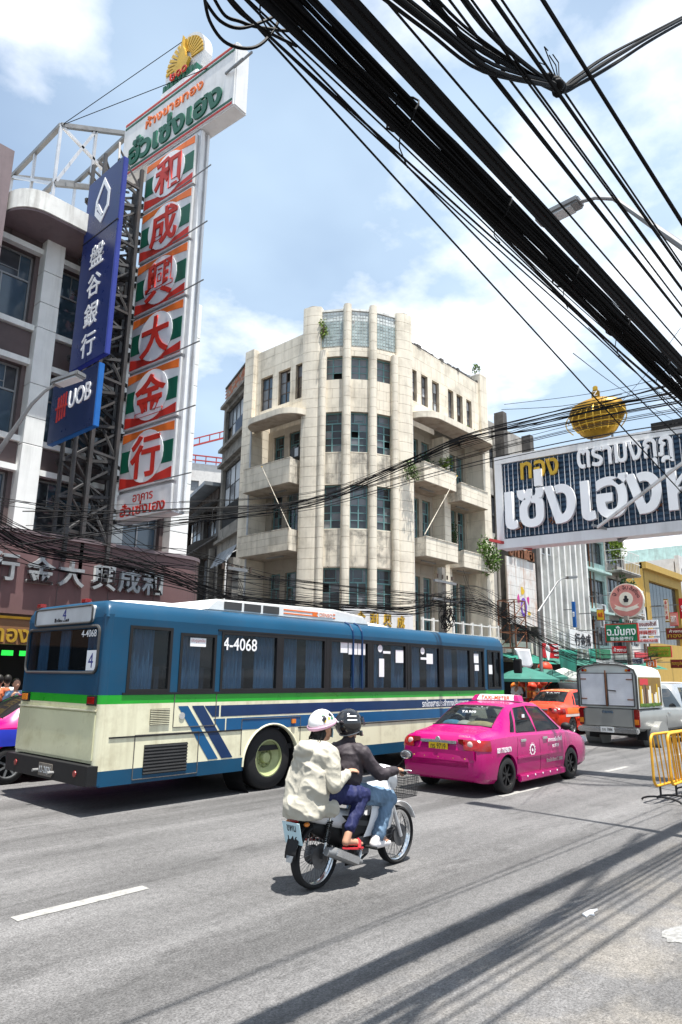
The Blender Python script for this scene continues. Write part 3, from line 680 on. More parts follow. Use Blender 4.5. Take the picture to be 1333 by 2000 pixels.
# body behind, roof, ground-floor shopfront
core = MB(); core.prism([(22.3,25.1,2.5),(22.3,21.6,2.5),(24.6,19.35,2.5),(31.5,19.35,2.5),(31.5,25.1,2.5)], (0,0,14.6)); core.build('building_core', M['grey_wall'], CB)
slab('ground_floor', M['dark_concrete'], [(21.6,25.1),(21.6,21.3),(24.4,18.6),(31.5,18.6),(31.5,25.1)], 0.0, 2.6, CB)
for k in range(5): ubox('shop_shutter', M['roller'], CB, (25.6+1.25*k,18.56,1.35), (1.1,.05,2.4))
slab('shop_canopy', M['old_concrete'], [(20.6,25.1),(20.6,21.0),(23.9,17.3),(31.5,17.2),(31.5,18.9),(24.5,18.9),(21.6,21.6),(21.6,25.1)], 3.05, 3.28, CB)
rl = MB()
for k in range(9):
    x = 24.5+.8*k; rl.box(x-.05,x+.05,17.25,17.35,3.285,4.35)
for z in (3.75,4.25): rl.box(24.4,31.2,17.28,17.32,z-.03,z+.03)
rl.split('railing_bar', M['white_paint'], CB)
acu = MB().box(21.0,21.6,21.5,22.1,11.5,12.0); acu.build('air_conditioner', M['frame_dark'], CB, bevel=.02); MB().box(20.99,20.997,21.55,21.78,11.55,11.95).build('grille', M['pane_pale'], CB)
# angled flag poles
for p, q, fl in ((onX(512,912,20.0), onX(568,1036,20.3), 'bare flag pole leaning from the side street balcony'), (onY(893,930,17.1), onY(830,1044,17.35), 'bare flag pole leaning from the main street balcony')):
    o = thing('flag_pole', fl, 'pole', q, group='leaning flag poles'); MB().cyl(p, q, .012, .02, 8).build('pole', M['stucco_worn'], o); MB().ell(p, .03).build('finial', M['gold'], o)
plant('balcony_shrub', 'round flowering shrub overhanging the upper balcony end', onY(808,915,17.5), (.42,.4,.5), 420, .10, 'leaf_a')
plant('balcony_grass', 'tall weeds growing in the upper balcony by the tower', onY(835,905,18.0), (.75,.35,.4), 300, .12, 'leaf_c')
plant('balcony_grass', 'yellow green weeds at the middle of the upper balconies', onY(868,905,17.9), (.5,.35,.45), 260, .12, 'leaf_b')
plant('climbing_vine', 'bright green vine hanging off the lower right balcony', onY(957,1072,17.3), (.95,.6,1.0), 1300, .13, 'leaf_a', .4, 9)
plant('climbing_vine', 'dark green creeper on the lower recessed wall between windows', onY(886,1040,18.6), (.2,.15,.95), 260, .10, 'leaf_c')
plant('roof_weed', 'small weed sprouting on the end pilaster top', (31.1,18.2,18.35), (.4,.3,.3), 80, .13, 'leaf_a')
plant('ledge_weed', 'yellow weed on the canopy ledge near the end pilaster', onY(915,838,17.5), (.5,.2,.2), 120, .12, 'leaf_b')
plant('tower_fern', 'fern growing beside the glass block crown', arc(.10)+tn*.25+ZUP*17.6, (.28,.28,.55), 220, .11, 'leaf_b')
# tv aerials
def aerial(p, h, label, n=4, grp=None):
    t = thing('tv_aerial', label, 'aerial', p, group=grp); p = Vector(p); MB().cyl(p, p+ZUP*h, .014, n=6).build('mast', M['steel'], t)
    for k in range(n):
        z = h*(1-.13*k); b = MB(); d = Vector((math.cos(.5+k*.9), math.sin(.5+k*.9), 0)); b.cyl(p+ZUP*z-d*.05, p+ZUP*z+d*.6, .008, n=5)
        e = Vector((-d.y,d.x,0))
        for j in range(4): q = p+ZUP*z+d*(.08+.15*j); b.cyl(q-e*.2, q+e*.2, .005, n=5)
        b.build('elements', M['steel'], t)
aerial((32.3,18.6,16.9), 2.2, 'television aerial on the white gable next to the corner building')
# white gold-lettered board over the shops behind the bus
sb = thing('shop_board', 'white shop board with gold Chinese characters above the bus roof', 'sign', (21,17,3.6))
ubox('board', M['white_sign'], sb, (21.2,17.0,3.95), (4.3,.12,.85))
for ch, px in (('金',705),('利',731),('興',757),('成',783)): p = onY(px,1210,16.93); text('character', ch, M['gold'], sb, (p.x,16.935,3.98), UX, ZUP, h=.5, ext=.04, off=.02)
# ------------------------------------------------------------------ side street houses
SD = Vector((0.39,0.92,0)).normalized(); SN = Vector((-SD.y,SD.x,0)); SP = Vector((21.0,25.3,0))
BH = thing('brick_topped_shophouse', 'narrow grey shophouse with exposed red brick parapet on the side street', 'building', SP)
hl = [(0.35,3.95,14.0,16.0),(0.35,3.95,9.3,12.6),(0.35,3.95,5.2,8.0)]
wall('wall', M['old_concrete'], BH, SP, SD, SN, 4.3, 0, 16.6, hl, 0.4)
for z in (8.6,12.85,13.75,16.3): ubox('ledge', M['old_concrete'], BH, SP+SD*2.15+ZUP*z+SN*.11, SD*2.2, SN*.12, ZUP*.08)
win(BH, SP+SD*2.15+ZUP*14.0, SD, SN, 3.6, 2.0, M['frame_dark'], M['pane_pale'], 2, 5, 0, .2, .05, M['pane_grey'], .12)
win(BH, SP+SD*2.15+ZUP*10.5, SD, SN, 3.6, 2.1, M['frame_dark'], M['pane_pale'], 2, 4, 0, .2, .05, M['pane_grey'], .05)
ubox('dark_grille_back', M['interior'], BH, SP+SD*2.15+ZUP*9.9-SN*.2, SD*1.8, SN*.02, ZUP*.6)
g = MB()
for k in range(19): g.ob(SP+SD*(.45+.19*k)+ZUP*9.9-SN*.1, SD*.02, SN*.02, ZUP*.58)
g.split('balustrade_bar', M['frame_dark'], BH)
ubox('dark_room', M['interior'], BH, SP+SD*2.15+ZUP*6.6-SN*.5, SD*1.8, SN*.02, ZUP*1.4)
ubox('torn_sheet', M['cloth_blue'], BH, SP+SD*1.3+ZUP*14.45-SN*.1, SD*.95, SN*.02, ZUP*.45)
aw = MB()
for k in range(12): aw.add([SP+SD*(.35+.3*k)+ZUP*8.0+SN*.05, SP+SD*(.65+.3*k)+ZUP*8.0+SN*.05, SP+SD*(.65+.3*k)+ZUP*(7.25-.08*(k%3))+SN*.5, SP+SD*(.35+.3*k)+ZUP*(7.25-.06*((k+1)%3))+SN*.46], [(0,1,2,3)])
aw.build('corrugated_awning', M['tin'], BH)
br = MB(); z = 16.62; row = 0
bed = MB().ob(SP+SD*2.15+ZUP*17.05-SN*.15, SD*2.12, SN*.1, ZUP*.43); bed.build('mortar_bed', M['mortar'], BH)
me_b = None; cnt = 0
while z < 17.45:
    a = -.12*(row % 2); 
    while a < 4.25:
        if random.random() > .10 and a > -.05: ubox('brick', M['brick'], BH, SP+SD*(a+.14)+ZUP*(z+.05)-SN*(.045+random.uniform(0,.02)), SD*.125, SN*.01, ZUP*.044)
        a += .27
    z += .105; row += 1
ubox('cap', M['dark_concrete'], BH, SP+SD*2.15+ZUP*17.52-SN*.14, SD*2.16, SN*.16, ZUP*.05)
P2 = SP+SD*4.35
DH = thing('dark_old_house', 'dark run-down timber and concrete house beside the brick topped shophouse', 'building', P2)
hd = [(.4,3.2,9.3,11.2),(3.7,8,9.3,11.2),(.4,3.6,5.3,8.3),(4.2,8,5.3,8.3)]
wall('wall', M['dark_concrete'], DH, P2, SD, SN, 10.5, 0, 11.8, hd, .4)
slab('roof', M['tin'], [tuple((P2+SD*a+SN*b)[:2]) for a,b in ((-.1,.9),(10.6,.9),(10.6,-4),(-.1,-4))], 11.8, 12.0, DH)
for k in range(14): ubox('board', M['wood_dark'], DH, P2+SD*(.3+.75*k)+ZUP*11.45+SN*.06, SD*.33, SN*.03, ZUP*.3)
for a in (.4,3.75,8.1): ubox('post', M['old_concrete'], DH, P2+SD*a+ZUP*6.8+SN*.16, SD*.16, SN*.14, ZUP*1.6)
for z_, aw_ in ((9.1,1.2),(11.1,.9)): MB().add([P2+SD*0+ZUP*z_+SN*.05, P2+SD*9+ZUP*z_+SN*.05, P2+SD*9+ZUP*(z_-.45)+SN*aw_, P2+ZUP*(z_-.45)+SN*aw_], [(0,1,2,3)]).build('awning', M['tin'], DH)
for (a0,a1,z0,z1) in hd: win(DH, P2+SD*(a0+a1)/2+ZUP*z0, SD, SN, a1-a0, z1-z0, M['wood_dark'], M['pane_dark'], 2, 4, 0, .25, .06, M['pane_grey'], .3)
ubox('low_wall', M['dark_concrete'], DH, P2+SD*.6+ZUP*3.0+SN*.5, SD*4.4, SN*.12, ZUP*2.1)
plant('wall_plant', 'leafy plant on the ledge of the dark old house', P2+SD*6+ZUP*5.6+SN*.9, (.6,.4,.5), 220, .16, 'leaf_b')
FW = thing('far_white_block', 'distant white block with red rooftop railing beyond the side street', 'building', (52,74,0))
wall('wall', M['far_white'], FW, (50,80,0), (1,-.55,0), (-.48,-.88,0), 16, 0, 30.5, [(1+2.2*k,2.2+2.2*k,z,z+1.5) for k in range(7) for z in (20.5,23.5,26.5)], .4)
for k in range(7):
    for z in (20.5,23.5,26.5): ubox('window', M['pane_grey'], FW, Vector((50,80,0))+Vector((1,-.55,0)).normalized()*(1.6+2.2*k)+ZUP*(z+.75)-Vector((-.48,-.88,0))*.3, Vector((1,-.55,0)).normalized()*.6, ZUP*.75, Vector((-.48,-.88,0))*.02)
r_ = MB(); q0 = Vector((50,79.8,0)); du = Vector((1,-.55,0)).normalized()
for z in (30.9,31.6): r_.bar(q0+ZUP*z, q0+du*16+ZUP*z, .16)
for k in range(12): r_.bar(q0+du*1.45*k+ZUP*30.5, q0+du*1.45*k+ZUP*31.6, .1)
r_.bar(q0+du*2+ZUP*31.6, q0+du*13+ZUP*36, .22); r_.bar(q0+du*2+ZUP*32.6, q0+du*13+ZUP*37, .15)
for k in range(8): r_.bar(q0+du*(2+1.4*k)+ZUP*(31.6+.57*k), q0+du*(2+1.4*k)+ZUP*(32.6+.57*k), .1)
r_.build('rooftop_railing', M['crane_red'], FW)
# ------------------------------------------------------------------ modern bank building on the left
LB = thing('modern_shop_building', 'modern building with white panel columns and brown spandrels behind the tall signs', 'building', (9,18,0))
LX0, LX1 = 2.0, 12.6
cols = [(4.95,5.45),(7.25,7.78),(9.92,10.36),(11.95,12.6)]
bays = [(2.0,4.95),(5.45,7.25),(7.78,9.92),(10.36,11.95)]
rowz = [(4.9,6.95),(7.95,9.95),(11.15,13.3)]
hs = [(a+.12-LX0, c_-.12-LX0, z0, z1) for a, c_ in bays for z0, z1 in rowz]
wall('facade_wall', M['brown_panel'], LB, (LX0,18.15,0), UX, NY, LX1-LX0, 3.0, 14.0, hs, .4)
for a, c_ in bays:
    for z0, z1 in rowz:
        win(LB, ((a+c_)/2,18.15,z0), UX, NY, c_-a-.24, z1-z0, M['frame_alu'], M['pane_blue'], 1, 2, .36, .2, .05, M['pane_dark'])
        ubox('sill', M['white_panel'], LB, ((a+c_)/2,18.08,z0-.1), (c_-a,.26,.16)); ubox('lintel', M['white_panel'], LB, ((a+c_)/2,18.08,z1+.1), (c_-a,.26,.16))
    for z0, z1 in ((7.05+.1,7.75),(10.15,10.95),(13.5,14.0)):
        for k in range(2):
            w_ = (c_-a)/2; ubox('spandrel_panel', M['brown_panel'], LB, (a+w_*(k+.5),18.10,(z0+z1)/2), (w_-.02,.08,z1-z0-.02))
for a, c_ in cols:
    z = 3.6
    for hgt in (1.5,1.0,1.6,.75,.95,1.65,.75,.95,1.4):
        zt = min(z+hgt, 14.0)
        if zt-z > .1: ubox('column_panel', M['white_panel'], LB, ((a+c_)/2,17.98,(z+zt)/2), (c_-a,.42,zt-z-.02), bev=.02)
        z = zt
    ubox('column_core', M['brown_panel'], LB, ((a+c_)/2,18.05,8.8), (c_-a-.04,.4,10.4))
# protruding purple wing and rounded roof ledge
ubox('wing_wall', M['mauve_light'], LB, (3.95,17.75,9.9), (3.9,.9,11.2))
for z in (6,8.2,10.4,12.6): ubox('panel_joint', M['brown_panel'], LB, (3.95,17.297,z), (3.92,.012,.025))
r = 1.35; pts = [(5.95,18.2),(5.95,17.0)] + [(9.4-r+r*math.sin(th), 16.85+r-r*math.cos(th)) for th in [math.pi/2*k/8 for k in range(9)]] + [(9.4,18.2)]
pts = [(5.95,18.2),(5.95,17.6)] + [(6.75-.8*math.cos(th), 17.6-.9*math.sin(th)) for th in [math.pi/2*k/8 for k in range(1,9)]] + [(9.4-r+r*math.sin(th), 16.7+r-r*math.cos(th)) for th in [math.pi/2*k/8 for k in range(9)]] + [(9.4,18.2)]
slab('roof_ledge', M['white_paint'], pts, 13.8, 14.35, LB)
slab('ledge_band', M['mauve_light'], [(x,y+.05) for x,y in pts], 13.73, 13.795, LB)
MB().box(5.9,12.5,18.3,30,14.0,14.6).build('roof', M['grey_wall'], LB)
MB().box(2.0,12.55,18.6,30,0.0,13.9).build('building_core', M['grey_wall'], LB)
# fascia with big characters, gold fascia and the shop below
fpts = [(-6,18.0),(-6,16.95)] + [(12.0+.95*math.sin(th), 17.9-.95*math.cos(th)) for th in [math.pi/2*k/8 for k in range(9)]] + [(12.95,18.0)]
slab('fascia', M['mauve'], fpts, 3.2, 5.15, LB)
for k in range(8): ubox('fascia_joint', M['brown_panel'], LB, (2.6+1.4*k,16.945,4.17), (.02,.012,1.9))
slab('fascia_cap', M['mauve_light'], [(x,y-.06) for x,y in fpts], 5.152, 5.25, LB)
for ch, px, py in (('行',8,1112),('金',77,1140),('大',138,1146),('興',203,1146),('成',252,1150),('和',297,1152)):
    p = onY(px,py,16.86); text('fascia_character', ch, M['letter_grey'], LB, (p.x,16.94,4.30), UX, ZUP, h=.68, ext=.12, off=.02)
ubox('gold_fascia', M['brown_fascia'], LB, (3.2,16.75,2.78), (17,.3,.62)); ubox('gold_fascia_edge', M['gold_dark'], LB, (3.2,16.59,3.08), (17,.05,.06))
text('gold_lettering', 'ห้างขายทอง', M['gold'], LB, (6.25,16.598,2.74), UX, ZUP, h=.46, ext=.04, off=.02)
ubox('shop_floor', M['pavement'], LB, (3.4,17.3,.16), (18,2.4,.02)); ubox('shop_back', M['interior'], LB, (3.4,18.5,1.4), (18,.1,2.5))
for k in range(8): ubox('shop_pillar', M['brown_fascia'], LB, (-4+1.9*k+.6,17.4,1.35), (.22,.22,2.4))
ubox('shop_counter', M['brown_fascia'], LB, (4.6,17.9,.65), (9,.5,1.0))
for k in range(7): ubox('lit_trim', M['green_neon'], LB, (5.5+.42*k,17.0,2.28), (.26,.04,.12))
# ------------------------------------------------------------------ the tall projecting sign
YAW = math.atan2(.44,5.6); SDX = Vector((math.sin(YAW), -math.cos(YAW), 0)); SNX = Vector((-math.cos(YAW), -math.sin(YAW), 0)); SA = Vector((9.68,17.0,0))
KS = .88
def SP_(s, z, d=0.0): return SA + SDX*(s*KS) + ZUP*z + SNX*d
def srect(b, s0, s1, z0, z1, d0, d1): b.ob(SP_((s0+s1)/2,(z0+z1)/2,(d0+d1)/2), SDX*(s1-s0)/2*KS, ZUP*(z1-z0)/2, SNX*(d1-d0)/2); return b
TS = thing('tall_projecting_sign', 'towering gold shop sign of stacked character panels on a steel truss', 'sign', SA)
srect(MB(), -.05, 2.72, 5.85, 17.35, -.36, -.05).build('sign_box', M['steel_bright'], TS)
srect(MB(), 2.722, 2.79, 5.9, 17.3, -.16, -.06).build('edge_trim', M['white_sign'], TS); srect(MB(), 2.722, 2.79, 5.9, 17.3, -.35, -.28).build('edge_trim', M['white_sign'], TS)
for i, ch in enumerate('行金大興成和'):
    zb, zt = 6.72+1.765*i, 6.72+1.765*i+1.66; s0, s1 = .0, 2.62
    pn = srect(MB(), s0, s1, zb, zt, -.045, .03).build('character_panel', M['white_sign'], TS)
    def sp(poly, d0, d1, mt, nm): MB().prism([SP_(a, zb+z, d0) for a, z in poly], SNX*(d1-d0)).build(nm, M[mt], pn)
    n_ = 8; sm = (s0+s1)/2; H_ = zt-zb
    sp([(.06,H_-.30)]+[(.06+2.5*k/n_, H_-.30+.10*math.sin(math.pi*k/n_)) for k in range(1,n_)]+[(2.56,H_-.30),(2.56,H_-.05),(.06,H_-.05)], .031, .045, 'sign_orange', 'orange_band')
    sp([(.06,.05),(2.56,.05),(2.56,.36)]+[(2.56-2.5*k/n_, .36-.14*math.sin(math.pi*k/n_)) for k in range(1,n_)]+[(.06,.36)], .031, .045, 'sign_red', 'red_band')
    for a, c_, v in ((.06,.62,1),(2.0,2.56,-1)): sp([(a,.5),(c_-(.0 if v>0 else 0),.5),(c_,.5+.0),(c_,H_-.55),(a,H_-.55)], .031, .045, 'deep_green', 'green_block')
    disc = MB(); disc.prism([SP_(sm+.84*math.cos(2*math.pi*k/28), zb+H_/2+.74*math.sin(2*math.pi*k/28), .046) for k in range(28)], SNX*.02); disc.build('disc', M['letter_white'], pn)
    text('character', ch, M['letter_red'], pn, SP_(sm, zb+H_/2, .067), SDX, ZUP, h=1.22, ext=.03, off=.018)
    st = MB(); st.bar(SP_(1.9,zb+.02,.1), SP_(3.75,zb-.05,.25), .025); st.build('stay', M['steel'], TS)
lp = srect(MB(), 0, 2.62, 5.9, 6.62, -.045, .03).build('name_panel', M['white_sign'], TS)
text('lettering', 'อาคาร', M['letter_red'], lp, SP_(1.3,6.42,.031), SDX, ZUP, h=.2, ext=.015); text('lettering', 'ฮั่วเซ่งเฮง', M['letter_red'], lp, SP_(1.3,6.14,.031), SDX, ZUP, w=1.9, h=.36, ext=.015, off=.015)
# head box
hb = srect(MB(), -1.65, 4.35, 17.36, 19.55, -.5, .02).build('head_box', M['white_sign'], TS, bevel=.04)
for z, mt_ in ((17.46,'letter_red'),(17.58,'deep_green'),(19.28,'deep_green'),(19.42,'letter_red')): srect(MB(), -1.55, 4.25, z-.035, z+.035, .021, .035).build('stripe', M[mt_], hb)
text('lettering', 'ห้างขายทอง', M['sign_orange'], hb, SP_(1.25,18.92,.022), SDX, ZUP, w=2.7, h=.42, ext=.03, off=.01)
text('lettering', 'ฮั่วเซ่งเฮง', M['deep_green'], hb, SP_(1.3,18.15,.022), SDX, ZUP, w=4.35, h=.95, ext=.05, off=.035)
for s_ in (3.9,4.3): MB().bar(SP_(s_,18.6,.05), SP_(s_+1.1,18.3,.3), .05).build('stay', M['steel'], TS)
# gilded emblem on top: rays, spired figure and a scalloped foot
em = srect(MB(), .2, 2.2, 19.56, 19.9, -.5, -.1).build('emblem_base', M['white_sign'], TS, bevel=.05)
for k in range(9): srect(MB(), .3+.21*k, .44+.21*k, 19.9, 20.12+.1*math.sin(math.pi*(k+.5)/9), -.42, -.12).build('scallop', M['deep_green'], em)
c_ = SP_(1.2,20.75,-.3)
MB().prism([c_ + SDX*.95*math.cos(th)+ZUP*1.05*math.sin(th) for th in [math.pi*k/20-.25+.5*0 for k in range(-2,25)]], -SNX*.3).build('halo_box', M['white_sign'], em)
ry = MB()
for k in range(17):
    th = math.pi*k/16; d = SDX*math.cos(th)+ZUP*math.sin(th); e = SDX*-math.sin(th)+ZUP*math.cos(th)
    ry.prism([c_+d*.35+e*.02+SNX*.01, c_+d*.88+e*.055+SNX*.01, c_+d*.88-e*.055+SNX*.01, c_+d*.35-e*.02+SNX*.01], SNX*.04)
ry.split('gilded_ray', M['gold'], em)
fg = MB(); fg.prism([c_+SDX*a+ZUP*z+SNX*.06 for a, z in ((-.34,-.62),(.34,-.62),(.28,-.3),(.4,-.12),(.2,0),(.14,.3),(.05,.5),(0,.95),(-.05,.5),(-.14,.3),(-.2,0),(-.4,-.12),(-.28,-.3))], SNX*.1); fg.build('gilded_figure', M['gold'], em)
text('numerals', '๒๑๐', M['letter_red'], em, SP_(1.2,20.2,-.09), SDX, ZUP, w=.8, h=.28, ext=.04)
# steel truss carrying it
tr = MB(); tr2 = MB()
z = 5.9
while z < 17:
    tr.bar(SP_(-.1,z,-.55), Vector((9.9,18.2,z+.25)), .12); tr.bar(SP_(-.1,z,-.1), Vector((9.2,18.2,z+.15)), .12); tr2.bar(SP_(-.1,z+.15,-.3), Vector((8.6,18.0,z+1.35)), .08)
    z += 1.25
for x, y in ((9.0,17.6),(9.45,16.9),(8.75,17.0)): tr.bar((x,y,4.2),(x,y,16.9), .10)
for z in (5.2,7.6,9.8,12,14.2,16.2): tr2.bar((9.45,16.9,z),(8.75,17.0,z+.1),.07); tr2.bar((8.75,17.0,z),(9.0,17.6,z+1.8),.06); tr2.bar((9.45,16.9,z),(9.0,17.6,z+1.6),.06)
z = 5.4
while z < 16.6:
    for (xa, ya), (xb, yb3) in (((8.25,17.6),(9.5,17.1)),((8.25,16.9),(9.5,17.7)),((8.2,17.8),(9.75,17.8))):
        tr2.bar((xa,ya,z),(xb,yb3,z+.12),.085); tr2.bar((xa,ya,z),(xb,yb3,z+.95),.06); tr2.bar((xa,ya,z+.95),(xb,yb3,z),.05)
    z += 1.02
for x, y in ((8.25,17.6),(8.25,16.9),(9.5,17.1),(9.75,17.8)): tr2.bar((x,y,4.6),(x,y,16.7),.09)
tr.split('truss_beam', M['dark_steel'], TS); tr2.split('truss_brace', M['dark_steel'], TS)
# roof frame behind the head box
RT = thing('roof_sign_truss', 'bare steel box frame on the flat roof bracing the tall sign', 'truss', (8.6,19.5,14.6))
n0, n1 = onY(120,245,18.7), onY(252,262,18.7); n0b, n1b = n0+V(0,0,-2.1), n1+V(0,0,-2.2); m0, m1 = n0+V(-.1,3.2,-.2), n1+V(-.1,3.4,-.2); m0b, m1b = m0+V(0,0,-2.1), m1+V(0,0,-2.2)
for p, q in ((n0,n1),(m0,m1),(n0,m0),(n1,m1),(n0b,n1b),(n0b,m0b),(n1b,m1b),(m0b,m1b)): MB().bar(p,q,.13).build('chord', M['steel'], RT)
for p, q in ((n0,V(n0.x,n0.y,14.5)),(n1,V(n1.x,n1.y,14.5)),(m0,V(m0.x,m0.y,14.5)),(m1,V(m1.x,m1.y,14.5)),(n0,n1b),(n0b,m0),(n1b,m1),(n0.lerp(m0,.5),n0b.lerp(m0b,.5)),(n1.lerp(m1,.5),n1b.lerp(m1b,.5)),(n0.lerp(n1,.5),n0b.lerp(n1b,.5)),(n0b,n1.lerp(n0,.5))): MB().bar(p,q,.085).build('strut', M['steel_bright'], RT)
for q in (SP_(1.2,21.7,-.3), SP_(3.8,19.5,-.3)): MB().tube([n0, q], .012, 5).build('guy_wire', M['cable'], RT)
# ------------------------------------------------------------------ the two blue bank signs
def psign(name, label, X, y0, y1, z0, z1, th, front, side, yaw=.075):
    d = Vector((math.sin(yaw), -math.cos(yaw), 0)); n = Vector((-math.cos(yaw), -math.sin(yaw), 0)); A = Vector((X, y1, 0)); Wd = y1-y0
    t = thing(name, label, 'sign', (X,(y0+y1)/2,z0)); MB().ob(A+d*Wd/2+ZUP*(z0+z1)/2-n*th/2, d*Wd/2, ZUP*(z1-z0)/2, n*th/2).build('sign_box', M[side], t, bevel=.015)
    fb = MB().ob(A+d*Wd/2+ZUP*(z0+z1)/2+n*.008, d*(Wd/2-.015), ZUP*((z1-z0)/2-.015), n*.007).build('face', M[front], t)
    return t, (lambda s, z: A+d*s+ZUP*z+n*.017), d, n, Wd
bs, q, d, n, Wd = psign('bank_sign', 'tall dark blue bank sign with white Chinese characters and diamond logo', 7.85, 15.03, 16.85, 9.6, 15.35, .14, 'navy', 'navy_side', 0.0)
MB().ob(q(Wd/2,13.42)-n*.01, d*Wd/2, ZUP*.015, n*.02).build('seam', M['black'], bs)
lg = MB(); cz = 14.42; sx = Wd/2
outer = [(0,.72),(.36,.18),(.36,-.35),(.02,-.72),(-.36,-.32),(-.36,.12)]; inner = [(a*.72,z*.72) for a, z in outer]
for i in range(6):
    j = (i+1) % 6; lg.prism([q(sx+a, cz+z) for a, z in (outer[i],outer[j],inner[j],inner[i])], n*.02)
lg.prism([q(sx+a,cz+z) for a, z in ((-.3,-.1),(-.2,-.02),(.12,-.5),(.02,-.52))], n*.02)
lg.build('logo', M['letter_white'], bs)
for ch, z in zip('盤谷銀行', (12.75,11.85,10.98,10.12)): text('character', ch, M['letter_white'], bs, q(Wd/2,z), d, ZUP, h=.68, ext=.02, off=.012)
us, q, d, n, Wd = psign('bank_sign', 'dark blue square bank sign lettered UOB with red bars', 7.55, 14.68, 17.0, 7.52, 9.15, .15, 'uob_front', 'uob_side', 0.0)
text('lettering', 'UOB', M['letter_white'], us, q(Wd*.66,8.5), d, ZUP, w=1.1, h=.48, ext=.02, off=.015)
rb_ = MB()
for k in range(4): rb_.ob(q(.42+.13*k,8.38+.02*k), d*.035, ZUP*.34, n*.008)
rb_.ob(q(.6,8.42), d*.3, ZUP*.03, n*.011); rb_.split('red_bar', M['bank_red'], us)
for tt, zz in ((bs,(10.2,12.4,14.8)),(us,(7.8,8.9))):
    for z in zz: MB().bar((8.3,17.0,z),(8.9,18.0,z),.08).build('bracket', M['steel'], tt)
MB().bar((7.72,17.0,8.9),(8.4,18.1,8.95),.08).build('bracket', M['steel'], us)
# street lamp by the signs
def street_lamp(name, label, head, elbow, foot, headdir, base=None):
    t = thing(name, label, 'street lamp', base or foot); head, elbow, foot, hd_ = Vector(head), Vector(elbow), Vector(foot), Vector(headdir).normalized()
    pts = [foot, foot.lerp(elbow,.6), elbow, elbow.lerp(head,.5)+ZUP*.05, head]
    MB().tube(pts, [.06,.045,.036,.03,.03], 8).build('arm', M['steel'], t, smooth=True)
    s_ = hd_.cross(ZUP).normalized(); b = MB(); b.ob(head+hd_*.3, hd_*.36, s_*.14, ZUP*.06); b.build('lamp_head', M['steel'], t, bevel=.03); MB().ob(head+hd_*.33-ZUP*.066, hd_*.26, s_*.11, ZUP*.012).build('lens', M['pane_pale'], t)
    if base: MB().cyl(base, foot, .1, .075, 10).build('pole', M['steel'], t)
    return t
street_lamp('street_lamp', 'grey street lamp arm reaching past the square blue bank sign', onY(112,748,13.2), onY(62,790,13.6), onY(-25,915,14.6), Vector((.3,-.9,.12)), base=Vector((onY(-25,915,14.6).x, 14.6, 0)))
# ------------------------------------------------------------------ billboard over the road
BY = .11; BD = Vector((math.sin(BY), -math.cos(BY), 0)); BN = Vector((-math.cos(BY), -math.sin(BY), 0)); BA = Vector((13.8, 7.62, 0))
def onB(px, py):
    d = wray(px, py); o = Vector((0,0,CAMH)); t = (BA-o).dot(BN)/d.dot(BN); p = o+d*t
    return (p-BA).dot(BD), p.z
def BP(s, z, d=0.0): return BA + BD*s + ZUP*z + BN*d
BB = thing('overhead_billboard', 'white framed blue billboard with big white Thai letters jutting over the road', 'billboard', BP(2.5,4.7))
BL, BZ0, BZ1 = 5.6, 4.66, 6.80
def br_(s0, s1, z0, z1, d0, d1, nm, mt, par=BB, **kw): return MB().ob(BP((s0+s1)/2,(z0+z1)/2,(d0+d1)/2), BD*(s1-s0)/2, ZUP*(z1-z0)/2, BN*(d1-d0)/2).build(nm, M[mt], par, **kw)
br_(.02, BL-.02, BZ0+.02, BZ1-.02, -.42, -.02, 'box', 'white_sign')
br_(.17, BL-.17, BZ0+.21, BZ1-.17, -.018, .0, 'back_panel', 'bb_blue')
for (s0,s1,z0,z1) in ((0,BL,BZ1-.17,BZ1),(0,BL,BZ0,BZ0+.21),(0,.17,BZ0+.212,BZ1-.172),(BL-.17,BL,BZ0+.212,BZ1-.172)): br_(s0,s1,z0,z1,-.03,.07,'frame','white_sign')
z = BZ0+.26
while z < BZ1-.2: br_(.172,BL-.172,z,z+.055,.001,.02,'rib','bb_rib'); z += .11
tm = MB().tube([(0,0,BZ0+.24),(0,0,BZ1-.26),(0,0,BZ1-.22),(0.012,0,BZ1-.2),(.03,0,BZ1-.2)], .0085, 6).mesh('neon_tube'); tm.materials.append(M['neon'])
k = 0
while .22+.105*k < BL-.2:
    o = bpy.data.objects.new('neon_tube', tm); COL.objects.link(o); attach(o, BB); p = BP(.22+.105*k, 0, .045); o.matrix_basis = Matrix.Translation(p) @ Matrix.Rotation(random.uniform(-.003,.003), 4, 'X'); k += 1
def btext(nm, s, x0, x1, y0, y1, mt, d, ext, off):
    a, z1_ = onB((x0+x1)/2, y0); b_, z0_ = onB((x0+x1)/2, y1); l, _ = onB(x0,(y0+y1)/2); r, _ = onB(x1,(y0+y1)/2)
    return text(nm, s, M[mt], BB, BP((l+r)/2,(z0_+z1_)/2,d), BD, ZUP, w=r-l, h=z1_-z0_, ext=ext, off=off)
btext('gold_lettering', 'ทอง', 1020, 1094, 900, 934, 'gold', .06, .05, .02)
btext('small_lettering', 'ตรามงกุฎ', 1130, 1318, 866, 920, 'letter_white', .06, .06, .02)
btext('big_lettering', 'เซ่งเฮงหลี', 990, 1450, 893, 1012, 'letter_white', .06, .10, .028)
for px, py in ((1015,1028),(1083,1016),(1150,1002),(1215,995),(1285,990)):      # rusted remains of fallen characters
    s, z = onB(px, py); b = MB()
    for j in range(9):
        a = Vector((random.uniform(-.11,.11), random.uniform(-.1,.1))); e = Vector((random.uniform(-.11,.11), random.uniform(-.1,.1))); b.bar(BP(s+a.x,z+a.y,.05), BP(s+e.x,z+e.y,.07), .018)
    b.build('rusted_character', M['rust'], BB)
